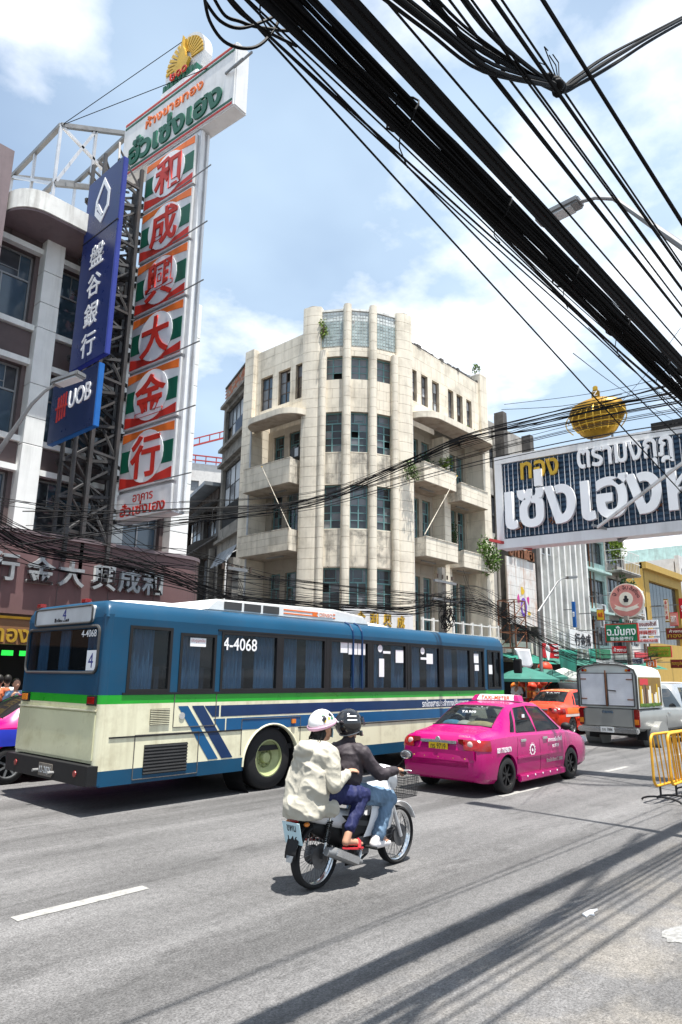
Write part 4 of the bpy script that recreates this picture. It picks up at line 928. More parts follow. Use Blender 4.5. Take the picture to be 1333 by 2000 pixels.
st = MB(); s, z = onB(1170,1032); p0 = BP(s,z,.1); p1 = p0 + Vector((-.9,-2.6,1.15)); st.bar(p0, p1, .05); st.build('support_pole', M['white_paint'], BB)
st = MB(); st.bar(p0+V(-.05,.1,.06), p0+V(.25,-.55,-.2), .05); st.bar(p0+V(.2,-.5,-.18), p0+V(.35,-.3,-.25), .09); st.build('clamp', M['steel'], BB)
s, z = onB(965,1058); MB().bar(BP(s,z,.25), BP(s+.75,z-.18,-.35), .06).build('red_bar', M['crane_red'], BB)
s, z = onB(1310,828); br_(s-.35, s+1.2, z-.1, z+.05, -.35, .1, 'lamp_bar', 'black')
# gold crown on top
s, z = onB(1165,848); c0 = BP(s, BZ1, -.2)
CR = thing('crown_emblem', 'bulbous gold crown emblem standing on the billboard top edge', 'emblem', c0)
pf = [(.01,.18),(.26,.18),(.40,.26),(.58,.50),(.645,.64),(.63,.76),(.56,.86),(.42,.92),(.22,.97),(.01,.98)]
me = MB().lathe(pf, (0,0,0), (0,0,1), 26).mesh('crown_body'); me.materials.append(M['gold_dark'])
for v in me.vertices: v.co = c0 + BD*v.co.x*.94 + BN*v.co.y*.42 + ZUP*(v.co.z*1.12-.06)
link('crown_body', me, M['gold_dark'], CR, smooth=True)
for k in range(9):
    t = -1+.25*k; b = MB(); b.tube([c0+BD*(t*(.3+.34*math.sin(math.pi*min(1,(.2+.7*j/8)))))+BN*(.30*math.sqrt(max(0,1-(t*.9)**2))*(.45+.62*math.sin(math.pi*(.15+.7*j/8)))+.03)+ZUP*(.24+.56*j/8) for j in range(9)], .012, 5); b.build('crown_rib', M['gold'], CR)
for zz, w_ in ((.30,.42),(.42,.53),(.54,.62)): MB().tube([c0+BD*(w_*math.cos(th))+BN*(.43*w_*math.sin(th)+.02)+ZUP*zz for th in [math.pi*j/12 for j in range(13)]], .014, 5).build('crown_band', M['gold'], CR)
MB().ob(c0+ZUP*1.02, BD*.085, BN*.06, ZUP*.2).build('crown_finial', M['gold_dark'], CR, bevel=.03); MB().ob(c0+ZUP*1.26, BD*.05, BN*.04, ZUP*.06).build('crown_tip', M['gold'], CR, bevel=.02)
for ch, zz in (('Z',1.12),('H',.95),('L',.72)): text('initial', ch, M['letter_white'], CR, c0+ZUP*zz+BN*(.062 if zz > .8 else .29), BD, ZUP, h=.11, ext=.01)
for t in (-.16,.28): MB().cyl(c0+BD*t+ZUP*(-.02), c0+BD*t+ZUP*.3, .025, n=8).build('leg', M['steel'], CR)
# ------------------------------------------------------------------ far row of buildings along the street
def row(name, label, x0, x1, ztop, mt, holes, y=18.0, depth=10, fr='frame_dark', pn='pane_dark', rows=2, leaves=2):
    t = thing(name, label, 'building', ((x0+x1)/2,y,0)); hs = [(a-x0,b-x0,c,d) for a,b,c,d in holes]
    wall('wall', M[mt], t, (x0,y,0), UX, NY, x1-x0, 2.9, ztop, hs, .35)
    for a,b,c,d in holes: win(t, ((a+b)/2,y,c), UX, NY, b-a, d-c, M[fr], M[pn], rows, leaves, 0, .18, .05, M['pane_grey'])
    MB().box(x0+.01,x1-.01,y+.45,y+depth,0,ztop-.25).build('building_core', M[mt], t)
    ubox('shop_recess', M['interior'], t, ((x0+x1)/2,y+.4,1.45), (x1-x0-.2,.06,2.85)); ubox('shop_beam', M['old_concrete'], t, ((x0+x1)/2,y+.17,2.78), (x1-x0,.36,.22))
    if x1 < 60:
        MB().add([(x0+.1,y-.02,3.1),(x1-.1,y-.02,3.1),(x1-.1,y-1.3,2.6),(x0+.1,y-1.3,2.6)], [(0,1,2,3)]).build('awning', M[random.choice(['awning_teal','awning_pale','tin','tarp_green'])], t)
        ubox('shop_signboard', M[random.choice(['shop_red','sign_green','cream_sign','maroon','white_sign'])], t, ((x0+x1)/2,y-.06,3.45), ((x1-x0)*.8,.08,.6))
        for k in range(3): xx = random.uniform(x0+.4,x1-.6); zz = random.uniform(4.2,min(10,ztop-1.5)); ubox('air_conditioner', M['pane_pale'], t, (xx,y-.2,zz), (.7,.36,.5)); ubox('fan_grille', M['frame_dark'], t, (xx-.1,y-.385,zz), (.36,.012,.36))
        for k in range(2): xx = random.uniform(x0+.2,x1-.2); MB().cyl((xx,y-.07,2.7),(xx,y-.07,ztop-.3),.05,n=6).build('drain_pipe', M['rust' if k else 'old_concrete'], t)
    for xx in (x0+.15,x1-.15): ubox('shop_pier', M['old_concrete'], t, (xx,y+.18,1.33), (.28,.34,2.66))
    return t
g1 = row('grey_pilaster_building', 'weathered grey building with tall concrete fins next to the corner building', 31.75, 36.2, 15.6, 'grey_wall', [(31.95,32.6,9.3,11.4),(31.95,32.6,12.9,14.4),(33.9,34.6,8.9,11.2),(35.0,35.7,8.9,11.2),(33.9,34.6,12.3,14.2),(35.0,35.7,12.3,14.2),(32.2,35.8,3.6,4.4)])
for x in (32.85,36.0): ubox('concrete_fin', M['dark_concrete'], g1, (x,17.72,9.9), (.42,.55,12.6 if x < 34 else 11.6))
ubox('white_gable', M['white_paint'], g1, (32.3,18.9,16.2), (1.4,.3,1.9)); ubox('concrete_fin', M['old_concrete'], g1, (33.55,18.1,9.6), (.4,.6,13.5))
gb_ = thing('painted_hoarding', 'rust streaked white tiled hoarding with colourful graffiti beside the vine', 'hoarding', (33.8,17.4,4.5))
for i in range(7):
    for j in range(7): ubox('tile', M['rusty_white'], gb_, (32.25+.46*i+.23,17.42,4.55+.5*j+.25), (.45,.05,.49))
ubox('backing', M['joint'], gb_, (33.86,17.47,6.3), (3.24,.03,3.52))
for k, ch in enumerate('ฮกกือ'): text('rusty_letter', ch, M['rust'], gb_, (32.7+.55*k,17.4,8.38), UX, ZUP, h=.55, ext=.1, off=.03)
gr = MB(); gr.lathe([(.2,0),(.34,0),(.34,.008),(.2,.008)], (33.9,17.385,5.5), (0,-1,0), 22); 
for v in range(len(gr.v)): gr.v[v] = (gr.v[v][0], gr.v[v][1], 5.5+(gr.v[v][2]-5.5)*1.5)
gr.build('graffiti_ring', M['purple'], gb_)
for (x,z,w_,h_,mt_) in ((33.8,6.35,.28,.3,'graffiti_yellow'),(33.35,5.9,.18,.4,'graffiti_magenta'),(34.45,5.95,.2,.34,'graffiti_magenta'),(34.5,5.2,.2,.14,'graffiti_yellow')):
    MB().prism([(x+w_*random.uniform(.5,1)*math.cos(2*math.pi*k/9), 17.388, z+h_*random.uniform(.4,1)*math.sin(2*math.pi*k/9)) for k in range(9)], (0,-.006,0)).build('graffiti_splash', M[mt_], gb_)
cg = thing('rusty_cage', 'rusty steel lattice cage at the foot of the hoarding', 'frame', (31.4,16.6,3.3))
cb = MB(); c00 = Vector((31.0,16.4,3.3))
for dx_ in (0,1.1):
    for dy_ in (0,.9): cb.bar(c00+V(dx_,dy_,0), c00+V(dx_,dy_,2.3), .05)
for zz in (0,.75,1.5,2.3):
    for p, q in ((V(0,0,zz),V(1.1,0,zz)),(V(0,.9,zz),V(1.1,.9,zz)),(V(0,0,zz),V(0,.9,zz)),(V(1.1,0,zz),V(1.1,.9,zz))): cb.bar(c00+p, c00+q, .04)
for zz in (0,.75,1.5): cb.bar(c00+V(0,0,zz), c00+V(1.1,0,zz+.75), .03); cb.bar(c00+V(0,.9,zz), c00+V(0,0,zz+.75), .03)
cb.split('lattice_bar', M['rust'], cg)
w1 = row('ribbed_white_building', 'white building with closely spaced vertical ribs and narrow dark windows', 36.3, 43.0, 15.0, 'white_paint', [(x,x+.62,z,z+2.3) for x in (36.9,38.7,40.5,42.1) for z in (4.6,8.0,11.4)], rows=3)
for k in range(9): ubox('rib', M['white_paint'], w1, (36.5+.8*k,17.75,9.0), (.2,.48,11.9))
for z in (7.3,10.7): ubox('floor_band', M['white_paint'], w1, (39.65,17.93,z), (6.6,.12,.35))
for ch, px in (('行',1130),('金',1141),('成',1151)): p = onY(px,1245,17.4); text('wall_character', ch, M['ink'], w1, (p.x,17.46,4.15), UX, ZUP, h=.75, ext=.02, off=.02)
ubox('character_board', M['white_sign'], w1, (41.2,17.5,4.15), (3.2,.06,1.1))
t1 = row('turquoise_shophouse', 'narrow pale turquoise shophouse with dark window bands', 43.05, 47.2, 11.6, 'turquoise', [(43.4,46.9,4.0,5.6),(43.4,46.9,6.7,8.3),(43.4,46.9,9.4,10.9)], leaves=5)
for z in (6.1,8.8,11.4): ubox('ledge', M['turquoise'], t1, (45.1,17.8,z), (4.1,.5,.14))
t2 = row('balcony_shophouse', 'cluttered shophouse with caged balconies and rooftop greenery', 47.25, 51.0, 12.0, 'grey_wall', [(47.5,50.7,3.9,5.8),(47.5,50.7,6.9,8.7),(47.5,50.7,9.7,11.3)], leaves=4)
for z in (6.2,9.1):
    cb = MB()
    for k in range(12): cb.bar((47.4+.3*k,16.9,z),(47.4+.3*k,16.9,z+1.4),.03)
    for zz in (z,z+.7,z+1.4): cb.bar((47.3,16.9,zz),(50.9,16.9,zz),.04); cb.bar((47.3,16.9,zz),(47.3,18,zz),.04)
    cb.split('cage_bar', M['white_paint'], t2); ubox('balcony_slab', M['old_concrete'], t2, (49.1,17.45,z-.08), (3.7,1.1,.14))
plant('roof_garden', 'bushy potted plants on the shophouse roof and cages', (48.2,17.4,11.2), (.8,.6,1.6), 700, .2, 'leaf_b', .3, 8); plant('roof_garden', 'dark creeper on the lower caged balcony', (48.0,16.8,8.0), (.6,.4,1.0), 400, .18, 'leaf_c', .3, 6)
dsh = thing('satellite_dish', 'white satellite dish on a pole above the caged balconies', 'dish', (50,17.6,12)); pd = onY(1207,1080,17.6)
me = MB().lathe([(.0,0),(.25,.03),(.5,.12),(.62,.2)], pd, (-.5,-.6,.6), 20).build('reflector', M['pane_pale'], dsh, smooth=True); MB().cyl((pd.x+.1,pd.y+.1,11.8), pd, .03, n=6).build('mast', M['steel'], dsh)
yb = thing('ochre_building', 'ochre framed building with dark glass front and pale blue blank side wall', 'building', (58,18,0))
YX = 54.6; zt = 10.6
wall('side_wall', M['ltblue_wall'], yb, (YX,18,0), UY, NX, 9, 0, zt, [], .3); wall('front', M['ochre'], yb, (YX+.02,18,0), UX, NY, 9.5, 0, zt, [(1.3,8.6,4.6,9.4)], .5)
for k in range(9): ubox('glass_strip', M['pane_dark'], yb, (YX+1.72+.82*k,18.3,7.0), (.76,.04,4.76))
ubox('roof', M['grey_wall'], yb, (YX+4.8,22.5,zt-.1), (9,8.6,.1)); ubox('cornice', M['ochre'], yb, (YX+4.7,17.9,zt-.2), (9.7,.5,.5)); ubox('return', M['ochre'], yb, (YX-.05,18.9,zt-1.7), (.2,1.9,3.4))
for i, (x0, x1, zt_, mt_, lb) in enumerate(((51.05,54.55,8.4,'far_white','low pale shophouse squeezed before the ochre building'),(64.2,72,12.5,'far_white','pale block standing beyond the ochre building'),(72.1,84,15,'turquoise','tall pale green block farther up the street'),(84.1,100,13,'grey_wall','grey block far up the street'))):
    row('street_block', lb, x0, x1, zt_, mt_, [(x0+.5+k*1.7,x0+1.6+k*1.7,z,z+1.4) for k in range(int((x1-x0-.6)/1.7)) for z in (4.2,7.2,10.0) if z+1.6 < zt_])
# ------------------------------------------------------------------ hanging shop signs up the street
def hang(name, label, xl, xr, yt, yb_, Yc, face, edge=None, th=.16, shape='rect', texts=(), yaw=.0):
    X = onY((xl+xr)/2,(yt+yb_)/2,Yc).x; a, b = onX(xl,(yt+yb_)/2,X), onX(xr,(yt+yb_)/2,X); zt_, zb_ = onX((xl+xr)/2,yt,X).z, onX((xl+xr)/2,yb_,X).z
    t = thing(name, label, 'sign', (X,(a.y+b.y)/2,zb_), group=None); cy, cz = (a.y+b.y)/2, (zt_+zb_)/2; w, h = a.y-b.y, zt_-zb_; D = Vector((0,-1,0))
    if shape == 'rect':
        ubox('sign_box', M[edge or face], t, (X+th/2,cy,cz), (th,w,h)); ubox('face', M[face], t, (X-.006,cy,cz), (.008,w*.93,h*.90))
    else:
        MB().lathe([(0,0),(w/2,0),(w/2,th),(0,th)], (X+th,cy,cz), (-1,0,0), 36).build('sign_box', M[edge or face], t); MB().lathe([(0,0),(w/2*.95,0),(w/2*.95,.01),(0,.01)], (X-.002,cy,cz), (-1,0,0), 36).build('face', M[face], t)
    for s, mt_, fx, fz, fw, fh in texts: text('lettering', s, M[mt_], t, (X-.012,cy+w*(.5-fx),cz+h*(fz-.5)), D, ZUP, w=w*fw, h=h*fh, ext=.02, off=.012)
    MB().bar((X+th/2,cy+w/2,cz+h*.2),(X+th/2,18.2,cz+h*.2),.05).build('bracket', M['steel'], t)
    return t, X, cy, cz, w, h
t, X, cy, cz, w, h = hang('round_shop_sign', 'round salmon pink shop sign with ribbon and dark Thai lettering', 1190, 1258, 1140, 1206, 15.2, 'pink_sign', 'cream_sign', .2, 'disc')
MB().lathe([(0,0),(w*.2,0),(w*.2,.012),(0,.012)], (X-.012,cy,cz+.05*h), (-1,0,0), 28).build('medallion', M['cream_sign'], t)
MB().prism([(X-.03,cy-w*.09+w*.18*a,cz+.05*h+h*.2*(b-.5)) for a,b in ((.2,0),(.8,0),(.95,.45),(.7,.6),(.75,.85),(.5,1),(.25,.85),(.3,.6),(.05,.45))], (-.015,0,0)).build('emblem', M['ink'], t)
MB().prism([(X-.013,cy+w*(.5-f),cz+h*(g_-.5)) for f,g_ in ((.14,.28),(.3,.22),(.5,.17),(.7,.22),(.86,.28),(.8,.34),(.86,.40),(.7,.33),(.5,.28),(.3,.33),(.14,.40),(.2,.34))], (-.012,0,0)).build('ribbon', M['cream_sign'], t)
for k, ch in enumerate(('จ','กี่','จิบ','ฮั้ง','เซียง')):
    th_ = math.pi*(.86-.18*k); text('lettering', ch, M['ink'], t, (X-.013,cy-math.cos(th_)*w*.36,cz+.06*h+math.sin(th_)*h*.33), Vector((0,-math.sin(th_),-math.cos(th_)))*1, Vector((0,-math.cos(th_),math.sin(th_))), h=h*.12, ext=.012)
hang('green_shop_sign', 'green shop sign with red border and large white Thai letters', 1182, 1247, 1218, 1254, 14.9, 'sign_green', 'letter_red', .16, 'rect', [('ฉ.มั่นคง','letter_white',.5,.62,.86,.52),('發永發藥行','letter_white',.5,.18,.7,.2)])
hang('white_shop_sign', 'white sign with purple Thai lettering, topmost of three', 1246, 1285, 1211, 1226, 15.6, 'letter_white', None, .12, 'rect', [('ยงเฮงฮั้วกี่','maroon',.5,.5,.85,.6)])
hang('white_shop_sign', 'white sign with red Chinese lettering, middle one of three', 1244, 1287, 1229, 1242, 15.6, 'letter_white', None, .12, 'rect', [('祥興藥行','letter_red',.5,.5,.8,.65)])
hang('white_shop_sign', 'white sign with latin letters, lowest of three', 1242, 1288, 1246, 1257, 15.6, 'letter_white', None, .12, 'rect', [('YANG HENG HUA KEE','letter_red',.5,.5,.9,.5)])
hang('lime_shop_sign', 'lime green shop sign with a red strip below', 1265, 1312, 1262, 1284, 15.0, 'lime', 'sign_red', .14, 'rect', [('ฮั้วเซ่งฮง','gold',.5,.7,.8,.3),('大金行','gold',.5,.35,.8,.25)])
hang('gold_shop_sign', 'dark red sign with gold Thai lettering beyond the lime sign', 1301, 1350, 1226, 1249, 15.2, 'maroon', 'gold_dark', .16, 'rect', [('ห้างทอง','cream_sign',.5,.72,.7,.25),('ทองใบ','gold',.5,.38,.85,.42)])
hang('blue_lettered_sign', 'low white sign with blue Thai letters over the pickup roof', 1225, 1256, 1285, 1297, 15.6, 'letter_white', None, .12, 'rect', [('ฉ.เยาวราช','ink_blue',.5,.5,.85,.6)])
hang('red_price_sign', 'tall red sign with white stripes at the far block', 1327, 1352, 1168, 1208, 16.5, 'shop_red', None, .16, 'rect', [('SALE','letter_white',.5,.5,.7,.3)])
vs_ = hang('vertical_gold_sign', 'tall narrow red and white vertical sign on the ochre building', 1298, 1306, 1170, 1215, 16.8, 'cream_sign', 'gold_dark', .2, 'rect', [(c,'letter_red',.5,.85-.22*i,.7,.18) for i, c in enumerate('金行大興')])
# red sign board, lantern, banner, tarps and umbrellas at street level
rs = thing('red_shop_sign', 'red shop sign with white diamond mark on the shop front', 'sign', onY(1074,1270,17.0)); p0, p1 = onY(1058,1256,17), onY(1090,1286,17)
ubox('board', M['shop_red'], rs, ((p0.x+p1.x)/2,17,(p0.z+p1.z)/2), (p1.x-p0.x,.14,p0.z-p1.z)); cz = (p0.z+p1.z)/2
MB().prism([(p0.x+.55+.3*a,16.925,cz+.5*b) for a,b in ((0,1),(1,.1),(.3,-1),(-.3,-1),(-1,.1))], (0,-.012,0)).build('diamond', M['letter_white'], rs)
for k in range(3): ubox('strip', M['letter_white'], rs, (p0.x+1.65,16.925,cz+.28-.24*k), (1.0-.15*k,.012,.1))
def sheet(name, label, cat, corners, mt, nu=10, nv=8, amp=.12, group=None):
    a, b, c, d = [Vector(p) for p in corners]
    def fn(u, v): p = a.lerp(b,u).lerp(d.lerp(c,u),v); return p + Vector((0,-1,0))*(amp*math.sin(u*9+v*2)*v) + ZUP*(-.12*math.sin(math.pi*u)*(v))
    o = MB().grid(fn, nu, nv).build(name, M[mt], None, smooth=True, label=label, cat=cat, group=group); sol = o.modifiers.new('s','SOLIDIFY'); sol.thickness = .012
    return o
sheet('hanging_banner', 'white cloth banner sagging from a cord before the shops', 'banner', (onY(1005,1266,15.6),onY(1034,1268,15.6),onY(1043,1299,15.6),onY(1017,1299,15.6)), 'tarp_white', amp=.05)
sheet('green_tarp', 'dark green tarpaulin hung as a curtain by the red lantern', 'tarp', (onY(1091,1268,16.6),onY(1128,1270,16.6),onY(1126,1350,16.6),onY(1098,1346,16.6)), 'tarp_green', 14, 10)
sheet('green_tarp', 'green tarpaulin bundle strung above the pickup canopy', 'tarp', (onY(1150,1267,16.4),onY(1162,1268,16.4),onY(1166,1292,16.2),onY(1150,1292,16.2)), 'tarp_green')
ub_l = ['dark green market umbrella nearest the bus', 'pale green market umbrella between the other two', 'cream market umbrella beside the green tarpaulin']
for (px,py,r_,mt_,Yc), lb in zip(((1027,1326,1.45,'awning_teal',14.6),(1062,1322,1.2,'awning_teal',16.0),(1102,1324,1.2,'awning_pale',15.8)), ub_l):
    p = onY(px,py,Yc); t = thing('market_umbrella', lb, 'umbrella', (p.x,p.y,.15), group='market umbrellas')
    MB().lathe([(.02,.5),(r_*.5,.3),(r_,0),(r_,-.12),(r_*.98,-.11),(r_*.97,.0),(r_*.48,.27),(.02,.46)], p, (0,0,1), 10).build('canopy', M[mt_], t); MB().cyl((p.x,p.y,.15), p+ZUP*.5, .025, n=8).build('pole', M['steel'], t)
    for k in range(5): th = 2*math.pi*k/5; MB().bar(p+ZUP*.42, p+V(r_*.93*math.cos(th),r_*.93*math.sin(th),.02), .02).build('rib', M['steel'], t)
def lantern(name, p, r, mt_, label, grp):
    p = Vector(p); t = thing(name, label, 'lantern', p-ZUP*r, group=grp); me = MB().lathe([(.02,-r*.85),(r*.5,-r*.8),(r*.9,-r*.4),(r,0),(r*.9,r*.4),(r*.5,r*.8),(.02,r*.85)], p, (0,0,1), 12).build('paper_body', M[mt_], t, smooth=True)
    MB().cyl(p-ZUP*(r*1.0), p-ZUP*(r*.8), r*.3, n=8).build('rim', M['gold'], t); MB().cyl(p-ZUP*(r*1.9), p-ZUP*(r*1.0), r*.06, r*.14, 6).build('tassel', M['lantern_red'], t); MB().cyl(p+ZUP*r*.8, p+ZUP*(r*1.0+.5), .01, n=5).build('cord', M['cable'], t)
lantern('paper_lantern', onY(1065,1305,15.9), .36, 'lantern_red', 'large red paper lantern hanging alone above the umbrellas', None)
random.seed(11)
for k in range(15): p = onY(1006+8.2*k+random.uniform(-2,2), 1338+random.uniform(-5,8), 15.4+random.uniform(-.4,.4)); lm = random.choice(['lantern_red','lantern_orange','lantern_red']); lantern('paper_lantern', p, random.uniform(.15,.24), lm, 'small %s paper lantern in the row under the market umbrellas' % lm[8:], 'lanterns under the umbrellas')
sh = thing('market_stall', 'market stall with stacked goods under the umbrellas', 'stall', (33,15.8,.15))
ubox('table', M['wood_dark'], sh, (33.5,15.9,.55), (6.5,1.1,.8))
for k in range(16): ubox('goods_box', random.choice([M['shop_red'],M['gold_dark'],M['cream_sign'],M['lantern_orange']]), sh, (30.6+.4*k,15.7+random.uniform(-.2,.2),1.08), (.34,.3,random.uniform(.15,.35)))
# far street lamp
street_lamp('street_lamp', 'slim street lamp in front of the ribbed white building', onY(1108,1128,15.3), onY(1090,1136,15.5), onY(1052,1195,15.8), Vector((.8,-.3,.1)), base=Vector((onY(1052,1195,15.8).x,15.8,.15)))
# near street lamp among the cables
lx = 9.4
street_lamp('street_lamp', 'long street lamp arm with flat head among the overhead cables', onX(1128,396,lx), onX(1200,388,lx), onX(1375,510,lx), Vector((0,1,-.05)), base=Vector((lx, onX(1370,500,lx).y-.05, 0)))

# more boards, projecting signs and shoppers up the street
for (lb, xl, xr, yt, yb2, Yc, face, edge, tx) in (
    ('small yellow sign with red Chinese letters by the turquoise shophouse', 1166, 1180, 1190, 1212, 16.2, 'graffiti_yellow', 'maroon', [('金店','letter_red',.5,.5,.7,.45)]),
    ('narrow blue vertical sign fixed to the ribbed white building', 1118, 1124, 1175, 1225, 16.9, 'uob_side', None, [('ทอง','letter_white',.5,.5,.6,.2)]),
    ('red board with white letters under the green shop sign', 1196, 1232, 1262, 1276, 15.6, 'shop_red', None, [('ห้างทอง','letter_white',.5,.5,.8,.6)]),
    ('orange square sign near the low blue lettered sign', 1262, 1282, 1288, 1304, 15.2, 'taxi_orange', None, [('ยา','letter_white',.5,.5,.6,.6)]),
    ('long red and gold board over the far shops', 1310, 1350, 1288, 1305, 15.4, 'maroon', 'gold_dark', [('ทองรูปพรรณ','gold',.5,.5,.85,.55)]),
    ('teal hanging sign between the caged balconies and ochre building', 1210, 1226, 1208, 1216, 16.4, 'tarp_green', None, [('茶','letter_white',.5,.5,.3,.8)]),
    ('pink neon framed sign on the ochre front', 1308, 1324, 1196, 1222, 16.6, 'pink_sign', 'shop_red', [('酒樓','letter_white',.5,.5,.7,.5)])):
    hang('projecting_sign', lb, xl, xr, yt, yb2, Yc, face, edge, .12, 'rect', tx)
# ------------------------------------------------------------------ wheels
def wheel(parent, c, r, w, side, rimmat='rim', style='spoke', rim_r=.64, n=32, nsp=7):
    """wheel with tyre and rim; side = outward y direction (+1/-1)"""
    c = Vector(c); ax = Vector((0,side,0)); hub = bpy.data.objects.new('wheel', None); COL.objects.link(hub); attach(hub, parent)
    rr = r*rim_r
    ty = MB().lathe([(rr,-w/2),(r*.9,-w/2),(r*.98,-w*.40),(r,-w*.25),(r,w*.25),(r*.98,w*.40),(r*.9,w/2),(rr,w/2),(rr*.97,w*.3),(rr*.97,-w*.3)], c, ax, n, closed=True)
    t = ty.build('tyre', M['rubber'], None, smooth=True, angle=50); t.parent = hub
    rm = MB()
    rm.lathe([(rr,w*.46),(rr*.93,w*.47),(rr*.90,w*.30),(rr*.88,-w*.2)], c, ax, n)
    if style == 'spoke':
        rm.lathe([(.001,w*.36),(r*.14,w*.36),(r*.15,w*.25)], c, ax, 16)
        for k in range(nsp):
            th = 2*math.pi*k/nsp; d = Vector((math.cos(th),0,math.sin(th))); e = Vector((-math.sin(th),0,math.cos(th)))
            rm.ob(c+ax*w*.28+d*(rr*.53), d*rr*.42, e*r*.055, ax*w*.05)
        back = MB().lathe([(.001,-w*.1),(rr*.9,-w*.1)], c, ax, 20).build('brake_disc', M['black'], None); back.parent = hub
    else:
        rm.lathe([(rr*.9,w*.30),(rr*.62,w*.12),(rr*.55,w*.1),(rr*.5,-w*.05),(.001,-w*.05)], c, ax, n); rm.lathe([(.001,w*.28),(rr*.26,w*.28),(rr*.30,w*.18),(rr*.30,-w*.04)], c, ax, 16)
        for k in range(8): th = 2*math.pi*k/8; rm.ell(c+ax*w*.0+Vector((math.cos(th)*rr*.42,0,math.sin(th)*rr*.42)), (.022,.03,.022), 6, 4)
    o = rm.build('rim', M[rimmat], None, smooth=True, fix=True); o.parent = hub
    return hub
# ------------------------------------------------------------------ the city bus
BUS = thing('city_bus', 'blue and cream city bus with green stripe and curtained windows', 'bus', (10.6,10.2,0))
BX0, BX1, BY0, BY1, BFL = 5.10, 16.2, 8.95, 11.40, .38
def archz(x, z0):
    for cx_, r in ((8.3,.62),(13.9,.62)):
        if abs(x-cx_) < r: return max(z0, .42+math.sqrt(max(0,r*r-(x-cx_)**2)))
    return z0
xs = sorted({BX0+.06+ (BX1-.08-BX0)*k/180 for k in range(181)} | {8.3-.62,8.3+.62,13.9-.62,13.9+.62})
def side_strip(zlo, zhi, mt, nm, y=BY0, d=.03, x0=BX0, x1=BX1):
    b = MB(); X_ = [x for x in xs if x0 <= x <= x1]
    for i in range(len(X_)-1):
        a, c_ = X_[i], X_[i+1]; z0a, z0c = archz(a+1e-6, zlo), archz(c_-1e-6, zlo)
        if z0a >= zhi and z0c >= zhi: continue
        z0a, z0c = min(z0a,zhi), min(z0c,zhi)
        b.add([(a,y,z0a),(c_,y,z0c),(c_,y,zhi),(a,y,zhi)], [(0,1,2,3)]); b.add([(a,y,z0a),(a,y+.06,z0a),(c_,y+.06,z0c),(c_,y,z0c)], [(0,1,2,3)])
    return b.build(nm, M[mt], BUS, smooth=False)
[side_strip(.36, .56, 'bus_blue', 'skirt', x0=a_, x1=b_) for a_, b_ in ((BX0,7.69),(8.91,13.29),(14.51,BX1))]; side_strip(.56, 1.43, 'bus_cream', 'lower_side'); side_strip(1.43, 1.55, 'bus_green', 'green_band')
WZ0, WZ1 = 1.585, 2.52
wb = [(5.47,6.20,'w'),(6.34,7.03,'e'),(7.13,8.38,'w'),(8.45,9.58,'w'),(9.68,10.83,'w'),(10.93,12.08,'w'),(12.2,13.33,'w'),(13.43,14.62,'w'),(14.72,15.25,'w'),(15.4,16.05,'d')]
holes = [(a-BX0, b-BX0, WZ0+(.0 if k != 'e' else .0), WZ1-(0 if k != 'e' else .06)) for a,b,k in wb]
wall('upper_side', M['bus_blue'], BUS, (BX0+.06,BY0,0), UX, NY, BX1-BX0-.06, 1.552, 2.62, [(h[0]-.06,h[1]-.06,h[2],h[3]) for h in holes], .07)
for (a,b,k) in wb:                                     # black frame, pane, curtain
    z1 = WZ1-(.06 if k == 'e' else 0); f = MB(); t = .045
    f.box(a,b,BY0-.012,BY0+.03,WZ0,WZ0+t); f.box(a,b,BY0-.012,BY0+.03,z1-t,z1); f.box(a,a+t,BY0-.012,BY0+.03,WZ0+t,z1-t); f.box(b-t,b,BY0-.012,BY0+.03,WZ0+t,z1-t)
    if k == 'd': f.box((a+b)/2-.02,(a+b)/2+.02,BY0-.01,BY0+.03,WZ0+t,z1-t)
    o = f.build('window', M['black'], BUS); ubox('pane', M['bus_glass'], o, ((a+b)/2,BY0+.022,(WZ0+z1)/2), (b-a-.05,.008,z1-WZ0-.05))
    if k == 'd': continue
    n_ = int((b-a)/.03)
    for (f0,f1) in (((.12,.62),) if k == 'e' or b-a < .8 else ((.03,.40),(.62,.97))):
        def fn(u, v, a=a, b=b, f0=f0, f1=f1): x = a+(b-a)*(f0+(f1-f0)*u); return (x, BY0+.075+.018*math.sin(x*75)+.01*math.sin(x*31), WZ0+.0+(z1-WZ0)*v)
        MB().grid(fn, max(12,n_), 4).build('curtain', M['curtain'], o, smooth=True)
MB().box(7.05,15.28,BY0-.014,BY0-.004,WZ1+.004,WZ1+.03).build('window_rail', M['black'], BUS); MB().box(5.42,15.3,BY0-.016,BY0-.004,WZ0-.03,WZ0-.002).build('window_rail', M['black'], BUS)
for x in (8.415,9.63,10.88,12.14,13.38,14.67): ubox('window_post', M['black'], BUS, (x,BY0-.006,(WZ0+WZ1)/2), (.09,.012,WZ1-WZ0))
